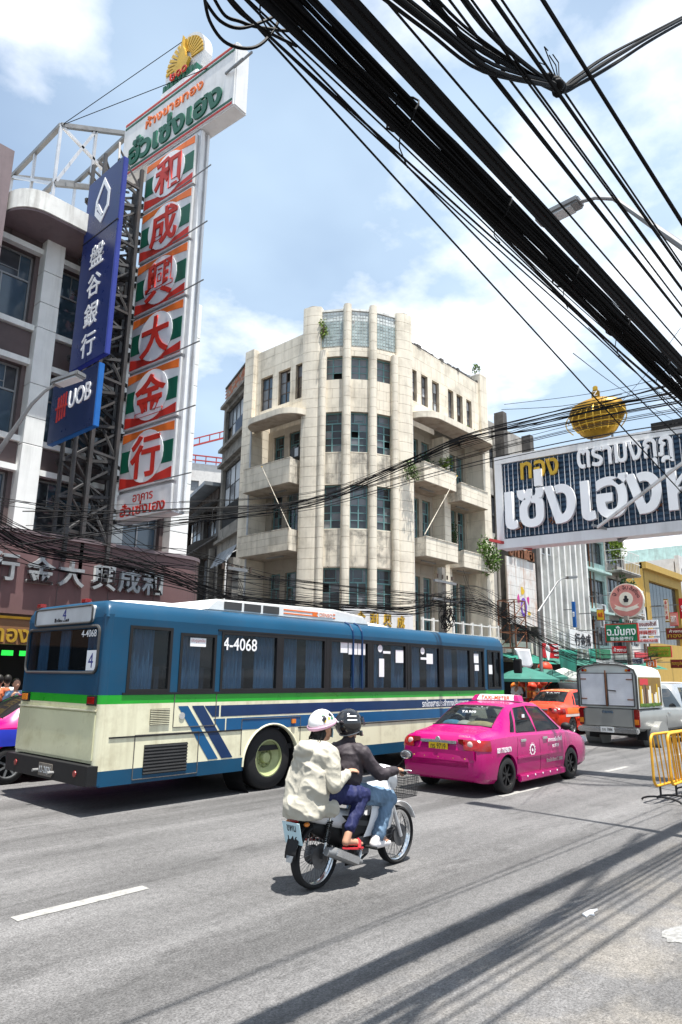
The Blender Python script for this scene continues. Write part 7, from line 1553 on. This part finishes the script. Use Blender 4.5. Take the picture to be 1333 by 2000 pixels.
# driver ------------------------------------------------------------
DHd = Vector((.53,0,1.365))
sp = head_parts(DHd) + [('c',(.50,0,1.14),(.52,0,1.28),.056,.052),('c',(.46,0,.82),(.49,0,1.10),.13,.14)]
for s in (-1,1):
    sp += [('c',(.52,s*.17,1.13),(.68,s*.27,.93),.05,.042),('c',(.68,s*.27,.93),(.865,s*.315,.955),.038,.027)] + hand((.87,s*.318,.96),(.98,s*.12,-.1),s,1.0)
    sp += [('c',(.52,s*.10,.76),(.90,s*.20,.67),.085,.06),('c',(.90,s*.20,.67),(.72,s*.20,.36),.052,.036)] + foot((.72,s*.20,.36),(.66,s*.20,.285),(.88,s*.205,.285))
P2_ = person_mesh(sp, 'rider in dark jacket, blue jeans and glossy black full-face helmet', 'motorcycle riders'); eyes(P2_, DHd)
jk = [('e',(.46,0,.95),(.165,.20,.24)),('e',(.48,0,1.08),(.155,.205,.16)),('c',(.49,-.14,1.14),(.49,.14,1.14),.08,.08),('e',(.46,0,.80),(.165,.19,.09)),('c',(.50,0,1.17),(.515,0,1.23),.075,.066)]
for s in (-1,1): jk += [('c',(.52,s*.175,1.12),(.68,s*.272,.925),.076,.064),('c',(.68,s*.272,.925),(.85,s*.314,.953),.062,.042)]
cloth('jacket', jk, 'jacket_dark', P2_, .010, 4, .018, (5,5,5))
tr_ = []
for s in (-1,1): tr_ += [('c',(.50,s*.10,.765),(.90,s*.20,.68),.10,.082),('c',(.90,s*.20,.68),(.735,s*.20,.375),.075,.062)]
cloth('jeans', tr_ + [('e',(.47,0,.775),(.15,.17,.09))], 'jeans', P2_, .010, 3, .018, (11,11,5))
for s in (-1,1): link('shoe', blob(wspec([('c',(.665,s*.20,.30),(.84,s*.207,.29),.045,.038),('e',(.86,s*.207,.285),(.05,.042,.03)),('c',(.70,s*.20,.345),(.675,s*.2,.32),.043,.045)]), .009, 2, 'shoe'), M['shoe_white'], P2_, smooth=True, angle=180)
rim2 = lambda az: RAD(112)+RAD(32)*(.5-.5*math.cos(az))
HC2 = DHd+V(-.012,0,.03); hr2 = (.150,.128,.140)
h2 = helmet(P2_, HC2, hr2, lambda az: rim2(az)*(.66 if math.cos(az) > .45 else 1.0), 'helmet', 'helmet_black', 36, 16)
MB().grid(lambda u,v: W_(HC2+V((hr2[0]-.004+.02*(1-v))*math.cos(RAD(-72+144*u)), (hr2[1]+.002)*math.sin(RAD(-72+144*u)), -.115+.045*v)), 16, 4).build('chin_bar', M['helmet_black'], h2, smooth=True).modifiers.new('s','SOLIDIFY').thickness = .016
MB().grid(lambda u,v: W_(HC2+V((hr2[0]+.006+.05*(1-v))*math.cos(RAD(-70+140*u)), (hr2[1]+.006)*math.sin(RAD(-70+140*u)), -.02+.085*v)), 16, 5).build('visor', M['visor'], h2, smooth=True)
MB().tube([W_(HC2+V(hr2[0]*math.sin(rim2(RAD(a)))*math.cos(RAD(a))*1.0, hr2[1]*math.sin(rim2(RAD(a)))*math.sin(RAD(a)), hr2[2]*math.cos(rim2(RAD(a))))) for a in range(70,291,10)], .006, 6).build('helmet_trim', M['frame_alu'], h2, smooth=True)
for k in range(6):
    az = RAD(-105-14*(k%3)); ph = RAD(58+16*(k//3)); q = HC2+V(hr2[0]*math.sin(ph)*math.cos(az), hr2[1]*math.sin(ph)*math.sin(az), hr2[2]*math.cos(ph))*1.004; t1_ = V(-math.sin(az),math.cos(az),0); t2_ = V(math.cos(ph)*math.cos(az),math.cos(ph)*math.sin(az),-math.sin(ph))
    MB().ob(W_(q), t1_*.018, t2_*.005, t1_.cross(t2_)*.001).build('helmet_decal', M['letter_white'], h2)
# two people standing at the gold shop -------------------------------
def stander(loc, h, face, shirt, trouser, label):
    k = h/1.7; L = Vector(loc); R3 = Matrix.Rotation(face,3,'Z'); T_ = lambda p: L + R3 @ (Vector(p)*k); 
    def S_(sp): return [(q[0],T_(q[1]),T_(q[2]),q[3]*k,q[4]*k) if q[0] == 'c' else (q[0],T_(q[1]),tuple(x*k for x in q[2])) for q in sp]
    body = head_parts((0.02,0,1.58)) + [('c',(0,0,1.30),(.01,0,1.48),.055,.05),('c',(0,0,.95),(0,0,1.3),.12,.13)]
    for s in (-1,1): body += [('c',(0,s*.18,1.36),(-.02,s*.23,1.08),.045,.038),('c',(-.02,s*.23,1.08),(.08,s*.22,.85),.036,.026)] + hand((.085,s*.22,.83),(.15,0,-1),s,.4) + [('c',(0,s*.09,.92),(.01,s*.10,.5),.08,.055),('c',(.01,s*.10,.5),(0,s*.10,.09),.05,.036),('c',(-.03,s*.10,.035),(.14,s*.12,.03),.034,.028)]
    o = link('person', blob(S_(body), .012, 2, 'person'), M['skin'], None, smooth=True, angle=180, label=label, cat='person')
    link('shirt', blob(S_([('e',(0,0,1.18),(.13,.19,.22)),('c',(0,-.14,1.36),(0,.14,1.36),.07,.07),('e',(0,0,.98),(.13,.18,.09))]+[('c',(0,s*.18,1.36),(-.015,s*.225,1.14),.066,.06) for s in (-1,1)]), .016, 3, 'shirt', .02, (8,8,4)), M[shirt], o, smooth=True, angle=180)
    link('trousers', blob(S_([('e',(0,0,.92),(.125,.17,.1))]+[('c',(0,s*.09,.9),(.01,s*.10,.5),.095,.072) for s in (-1,1)]+[('c',(.01,s*.10,.5),(0,s*.10,.1),.07,.055) for s in (-1,1)]), .016, 3, 'trousers', .016, (9,9,4)), M[trouser], o, smooth=True, angle=180)
    MB().ell(T_((-.012,0,1.61)), (.098*k,.085*k,.112*k)).build('hair', M['hair'], o, smooth=True)
    return o
q = onY(31,1345,15.7); stander((q.x,15.7,.15), 1.55, RAD(-90), 'shirt_blue', 'jeans', 'woman in pale blue shirt and dark glasses on the pavement by the gold shop')
q = onY(14,1338,16.3); stander((q.x,16.3,.17), 1.6, RAD(80), 'shirt_white', 'trouser_navy', 'person in white shirt facing the gold shop counter')
q = onY(-2,1340,16.0); stander((q.x,16.0,.15), 1.62, RAD(60), 'shirt_orange', 'jeans', 'person in reddish top standing at the gold shop')
q = onY(1010,1350,15.0); stander((q.x,15.0,.15), 1.6, RAD(200), 'shirt_white', 'jeans', 'shopper in white top beside the dark green umbrella')
q = onY(1112,1352,15.4); stander((q.x,15.4,.15), 1.68, RAD(160), 'shirt_blue', 'trouser_navy', 'man in blue shirt standing by the green tarpaulin')

for px_, Yc_, hh_, sh_, lb_ in ((1148,15.6,1.66,'shirt_orange','shopper in orange top walking before the ribbed white building'),(1172,15.9,1.6,'cloth_blue','shopper in dark blue top near the turquoise shophouse'),(1218,15.5,1.7,'shirt_white','man in white shirt under the green shop sign')):
    q = onY(px_,1340,Yc_); stander((q.x,Yc_,.15), hh_, RAD(random.choice([20,170,200])), sh_, 'jeans', lb_)
# ------------------------------------------------------------------ crowd barriers by the near kerb
def barrier(loc, rz, label, Wd=1.9):
    T = thing('crowd_barrier', label, 'barrier', loc, rz, group='yellow crowd barriers by the kerb', local=True); z0, z1, r = .26, 1.02, .12
    pts = [(0,0,z0+r)] + [(r-r*math.cos(math.pi/2*k/4),0,z1-r+r*math.sin(math.pi/2*k/4)) for k in range(5)] + [(Wd-r+r*math.sin(math.pi/2*k/4),0,z1-r+r*math.cos(math.pi/2*k/4)) for k in range(5)] + [(Wd-r+r*math.cos(math.pi/2*k/4),0,z0+r-r*math.sin(math.pi/2*k/4)) for k in range(5)] + [(r-r*math.sin(math.pi/2*k/4),0,z0+r-r*math.cos(math.pi/2*k/4)) for k in range(5)]
    MB().tube(pts, .021, 8).build('frame', M['barrier_yellow'], T, smooth=True)
    for k in range(1,11): x = Wd*k/11; MB().tube([(x+.08,0,z0+.01),(x-.08,0,z1-.01)], .012, 6).build('rail_bar', M['barrier_yellow'], T)
    for x in (.22,Wd-.22): MB().tube([(x,0,z0),(x,0,.08)], .017, 6).build('leg', M['black'], T); MB().tube([(x,.3*math.cos(math.pi*k/8),.02+.07*math.sin(math.pi*k/8)) for k in range(9)], .016, 6).build('foot', M['black'], T, smooth=True)
barrier((11.62,3.93,0), RAD(-3), 'yellow crowd barrier whose rounded end faces the traffic'); barrier((11.95,3.78,0), RAD(2), 'yellow crowd barrier nested behind the foremost one'); barrier((12.6,3.62,0), RAD(-2), 'yellow crowd barrier deepest in the stack by the kerb')
MB().prism([(onZ(1152+dx_,1785+dy_).x, onZ(1152+dx_,1785+dy_).y, .004) for dx_,dy_ in ((-14,3),(0,-4),(16,-6),(6,0),(10,5),(0,3),(-6,8))], (0,0,.012)).build('paper_scrap', M['letter_white'], None, label='crumpled white paper scrap lying on the dusty road edge', cat='litter')
# ------------------------------------------------------------------ utility poles
def pole(loc, h, label, arms=((.9,1.6),)):
    t = thing('utility_pole', label, 'pole', loc); p = Vector(loc); MB().prism([p+V(a,b,0) for a,b in ((-.11,-.11),(.11,-.11),(.11,.11),(-.11,.11))], (0,0,h)).build('post', M['old_concrete'], t)
    for f, L in arms: MB().bar(p+V(-L/2,-.16,h*f), p+V(L/2,-.16,h*f), .09).build('crossarm', M['steel'], t)
    for k in range(4): MB().cyl(p+V(-.5+.33*k,-.16,h*.92), p+V(-.5+.33*k,-.16,h*.92+.16), .035, n=8).build('insulator', M['wood_dark'], t)
    return t
pole((22.8,15.15,.15), 5.9, 'concrete utility pole tangled with cables before the corner building', ((.78,1.7),(.9,1.5))); pole((12.35,15.15,.15), 4.9, 'short concrete pole carrying cables beside the bus rear roof', ((.93,.7),)); pole((4.2,15.15,.15), 7.2, 'concrete utility pole at the end of the gold shop', ((.75,1.4),(.9,1.2)))
pole((42.5,15.15,.15), 5.4, 'concrete utility pole up the street before the white building', ((.8,1.5),))
# ------------------------------------------------------------------ cables
random.seed(42)
def cable(pts, r, label, group, n=5, sub=6, name='cable'):
    pts = [Vector(p) for p in pts]; out = []
    for i in range(len(pts)-1):
        p0, p1, p2, p3 = pts[max(i-1,0)], pts[i], pts[i+1], pts[min(i+2,len(pts)-1)]
        for k in range(sub):
            t = k/sub; out.append(.5*((2*p1)+(-p0+p2)*t+(2*p0-5*p1+4*p2-p3)*t*t+(-p0+3*p1-3*p2+p3)*t*t*t))
    out.append(pts[-1])
    return MB().tube(out, r, n).build(name, M['cable'], None, smooth=True, label=label, cat='cable', group=group)
G1 = 'near overhead cable bundle'; L1 = 'black cable in the thick bundle sagging above the near kerb'
# (a) the heavy bundle: runs along the road above the near kerb, twisting strands
cy0, cz0 = 2.12, 5.24
def core(x): return Vector((x, cy0 + .02*math.sin(x*.5), cz0 - .10*math.sin(math.pi*min(1,max(0,(x+6)/30))) + .06))
for k in range(46):
    R_c = .105*math.sqrt(random.random()); ph = random.uniform(0,6.28); tw = random.uniform(-.35,.35); sag = random.uniform(-.06,.05); pts = []
    for i in range(17):
        x = -6+30*i/16; a = ph+tw*i+random.uniform(-.5,.5); pts.append(core(x)+V(0,R_c*math.cos(a)+random.gauss(0,.012),R_c*math.sin(a)*.8+sag*math.sin(math.pi*i/16)+random.gauss(0,.014)))
    cable(pts, random.choice([.005,.006,.008,.010,.013]), L1, G1, 5, 4)
for k in range(7):      # ties and hanging tails on the bundle
    x = .6+1.15*k; p = core(x); b = MB(); b.tube([p+V(.02*math.sin(3*th),.12*math.cos(th),.105*math.sin(th)) for th in [2*math.pi*j/14 for j in range(15)]], .007, 5); b.tube([p+V(0,.02,-.1), p+V(.03,.05,-.19), p+V(.10,.04,-.22-.04*(k%3))], .004, 4); b.build('cable_tie', M['cable'], None, label='black tie wire wrapped round the thick near cable bundle', cat='cable tie', group='ties on the near bundle')
# looser strands slung below and above it
for k in range(5):
    y = cy0+random.uniform(.02,.16); z = cz0-random.uniform(.02,.14); s_ = random.uniform(.05,.25); cable([V(-6+30*i/10, y+random.uniform(-.03,.03), z-s_*math.sin(math.pi*i/10)+random.uniform(-.02,.02)) for i in range(11)], random.choice([.006,.008,.011]), 'thin black cable slung loosely under the thick near bundle', 'loose strands under the near bundle', 5, 4)
# (b) second bundle higher up and single wires, told by where they cross the top edge
for k, (xt, y) in enumerate([(655,1.75),(662,1.78),(670,1.80),(677,1.74),(684,1.82),(692,1.78),(700,1.84),(708,1.76)]):
    p = onY(xt,0,y); z = p.z; cable([V(-4+30*i/8, y+random.uniform(-.015,.015), z-.10*math.sin(math.pi*i/8)+random.uniform(-.012,.012)+.05) for i in range(9)], random.choice([.010,.013,.016]), 'black cable in the slimmer bundle running above the thick one', 'slim upper cable bundle', 5, 4)
for xt, y, dz in ((775,1.7,0),(860,1.6,.0),(872,1.6,.1),(930,1.5,0),(946,1.5,.15),(985,1.4,.1),(1075,1.2,0),(1088,1.2,.3),(905,1.9,.25),(1010,1.8,.4)):
    p = onY(xt,0,y); cable([V(-3+27*i/8, y+.25*dz*i/8, p.z-.14*math.sin(math.pi*i/8)-dz*.5*i/8) for i in range(9)], random.choice([.007,.009,.012]), 'single black wire strung high above the near bundle', 'single high wires', 5, 4)
# (c) heavy spliced cable with a junction hanging at the upper edge
jn = onY(1092,170,1.55); GJ = 'spliced cables at the hanging junction'
for k in range(9):
    o = V(random.uniform(-.045,.045),random.uniform(-.045,.045),random.uniform(-.045,.045)); cable([onY(835,-60,1.5)+o*3, onY(925,50,1.52)+o*2, onY(1010,120,1.54)+o, jn+o*.6, onY(1135,150,1.5)+o, onY(1200,108,1.42)+o*1.5, onY(1290,58,1.3)+o, onY(1420,-10,1.2)+o], random.choice([.006,.009,.012]), 'thick black cable looping through the hanging splice junction', GJ, 6, 5)
for k in range(4): o = V(random.uniform(-.03,.03),random.uniform(-.05,.05),random.uniform(-.02,.05)); cable([onY(720,-40,1.5)+o, onY(850,60,1.52)+o, onY(960,140,1.54)+o, jn+o*.5], .010, 'thick black cable ending at the hanging splice junction', GJ, 6, 5)
js = thing('cable_splice', 'knobbly black cable splice where heavy cables meet overhead', 'cable splice', jn); b = MB()
for k in range(9): b.ell(jn+V(random.uniform(-.09,.06),random.uniform(-.03,.03),random.uniform(-.05,.05)), (.05,.035,.035), 8, 6)
b.build('splice_body', M['cable'], js, smooth=True); b = MB()
for k in range(10): a = jn+V(random.uniform(-.2,.2),0,random.uniform(0,.25)); b.tube([jn+V(random.uniform(-.05,.05),0,.02), a, a+V(random.uniform(-.15,.15),.02,random.uniform(-.05,.1))], .004, 4)
b.build('binding_wire', M['cable'], js)
# (d) loops dangling at the top, left of the bundle
for pp in ([(398,-20),(410,40),(445,85),(500,92),(540,50),(556,-10)],[(400,0),(430,40),(470,55),(520,40),(560,20)],[(415,-10),(440,30),(470,42),(500,52),(560,60),(600,55)],[(440,-10),(470,25),(520,60),(580,90)]): cable([onY(x,y,2.35) for x,y in pp], .009, 'slack black cable looping free beside the thick bundle', 'slack loops beside the near bundle', 5, 6)
for a, b_, s_ in (((455,0),(1330,960),.0),((500,20),(1333,860),.05)):
    p, q = onY(*a,2.6), onY(*b_,2.75); cable([p.lerp(q,i/8)-V(0,0,s_*math.sin(math.pi*i/8)) for i in range(-1,10)], .008, 'thin black cable running just below the thick near bundle', 'thin wires below the near bundle', 5, 4)
# (e) bundle crossing the road diagonally in front of the corner building
GX = 'cables crossing the road diagonally'
for k in range(10):
    o = lambda s=.10: V(random.uniform(-s,s),random.uniform(-s,s),random.uniform(-s,s)); sp_ = random.uniform(-1,1)
    cable([onY(60+random.uniform(-30,30),1035+50*sp_,14.7)+o(.2), onY(330,1022+32*sp_,14.2)+o(.2), onY(600,985+16*sp_,12.6)+o(), onY(770,915+9*sp_,10.4)+o(.06), onY(900,862+6*sp_,8.2)+o(.05), onY(1060,825+14*sp_,5.9)+o(.08), onY(1220,792+22*sp_,4.2)+o(.08), onY(1370,765+30*sp_,3.1)+o(.08)], random.choice([.006,.008,.010,.013]), 'black cable in the bundle slanting across the road before the corner tower', GX, 5, 5)
for k in range(10):
    dy_ = random.uniform(-45,60); cable([onY(350,985+dy_*.6,14.4), onY(610,965+dy_*.5,12.4), onY(880,885+dy_*.6,8.4), onY(1120,815+dy_*.9,5.4), onY(1370,760+dy_*1.2,3.1)], random.choice([.006,.008]), 'thin black wire fanning out beside the slanting bundle', 'thin wires crossing the road', 5, 6)
# (f) the low tangle along the far pavement
GF = 'cable tangle along the far pavement'; LF = 'black cable in the low tangle along the far pavement'
prof = [(-40,1010),(60,1068),(200,1098),(330,1128),(430,1165),(560,1182),(700,1190),(800,1192),(868,1178),(945,1188),(1010,1222),(1075,1262),(1150,1290),(1215,1296),(1290,1285)]
for k in range(26):
    sp_ = random.gauss(0,1); yc = 15.0+random.uniform(-.18,.18); pts = []
    for (x,y) in prof: pts.append(onY(x+random.uniform(-6,6), y+sp_*(15 if x < 330 else 8)+random.uniform(-8,8), yc))
    cable(pts, random.choice([.006,.008,.010,.013]), LF, GF, 5, 4)
for k in range(11):
    y0_ = random.uniform(955,1095); cable([onY(-40,y0_,14.9), onY(180,y0_+35+random.uniform(-10,10),14.9), onY(360,1105+random.uniform(-35,25),15.0), onY(600,1150+random.uniform(-25,25),15.0), onY(868,1172+random.uniform(-12,12),15.1)], random.choice([.007,.009]), 'thin wire hung above the far pavement between the shop fascia and the pole', 'thin wires above the far pavement', 5, 6)
for k in range(9):
    cable([onY(868+random.uniform(-14,14),1165+random.uniform(-15,30),15.0), onY(930,1160+random.uniform(-20,25),15.0), onY(1040,1205+random.uniform(-25,30),15.0), onY(1180,1270+random.uniform(-25,18),15.1)], .009, 'thin wire running up the street from the tangled pole', 'thin wires up the street', 5, 6)
cl_ = thing('cable_coil', 'dense knot of coiled cables hung on the tangled utility pole', 'cable coil', (22.8,14.9,3.4))
for k in range(12):
    b = MB(); c_ = V(22.8+random.uniform(-.25,.25),14.95+random.uniform(-.1,.05),4.2+random.uniform(-.55,.45)); r0 = random.uniform(.16,.36); a0 = random.uniform(0,3)
    b.tube([c_+V(r0*math.cos(a0+th)*.8, .05*math.sin(3*th), r0*math.sin(a0+th)*1.1) for th in [2*math.pi*j/18 for j in range(19)]], .016, 5); b.build('coil', M['cable'], cl_, smooth=True)
for k in range(6):       # drop wires
    x = random.choice([455,640,700,905,1040]); cable([onY(x,1120+random.uniform(-20,20),16.8), onY(x+random.uniform(10,30),1155,16), onY(x+random.uniform(20,60),1190,15)], .008, 'short drop wire from a facade to the low cable tangle', 'drop wires to the facades', 5, 5)
for a, b_ in (((1215,770),(980,800)),((1333,730),(985,790)),((1120,690),(1333,830)),((1150,640),(1333,800)),((1330,640),(1200,800))): cable([onY(*a,4.0), onY((a[0]+b_[0])/2,(a[1]+b_[1])/2+8,6), onY(*b_,8.5)], .007, 'thin wire criss-crossing beside the gold crown', 'wires around the crown', 5, 6)
bpy.data.scenes.remove(TMP)
for o in list(bpy.data.objects):
    if o.get('_w') is not None: del o['_w']
for me in list(_tx.values()):
    if me.users == 0: bpy.data.meshes.remove(me)
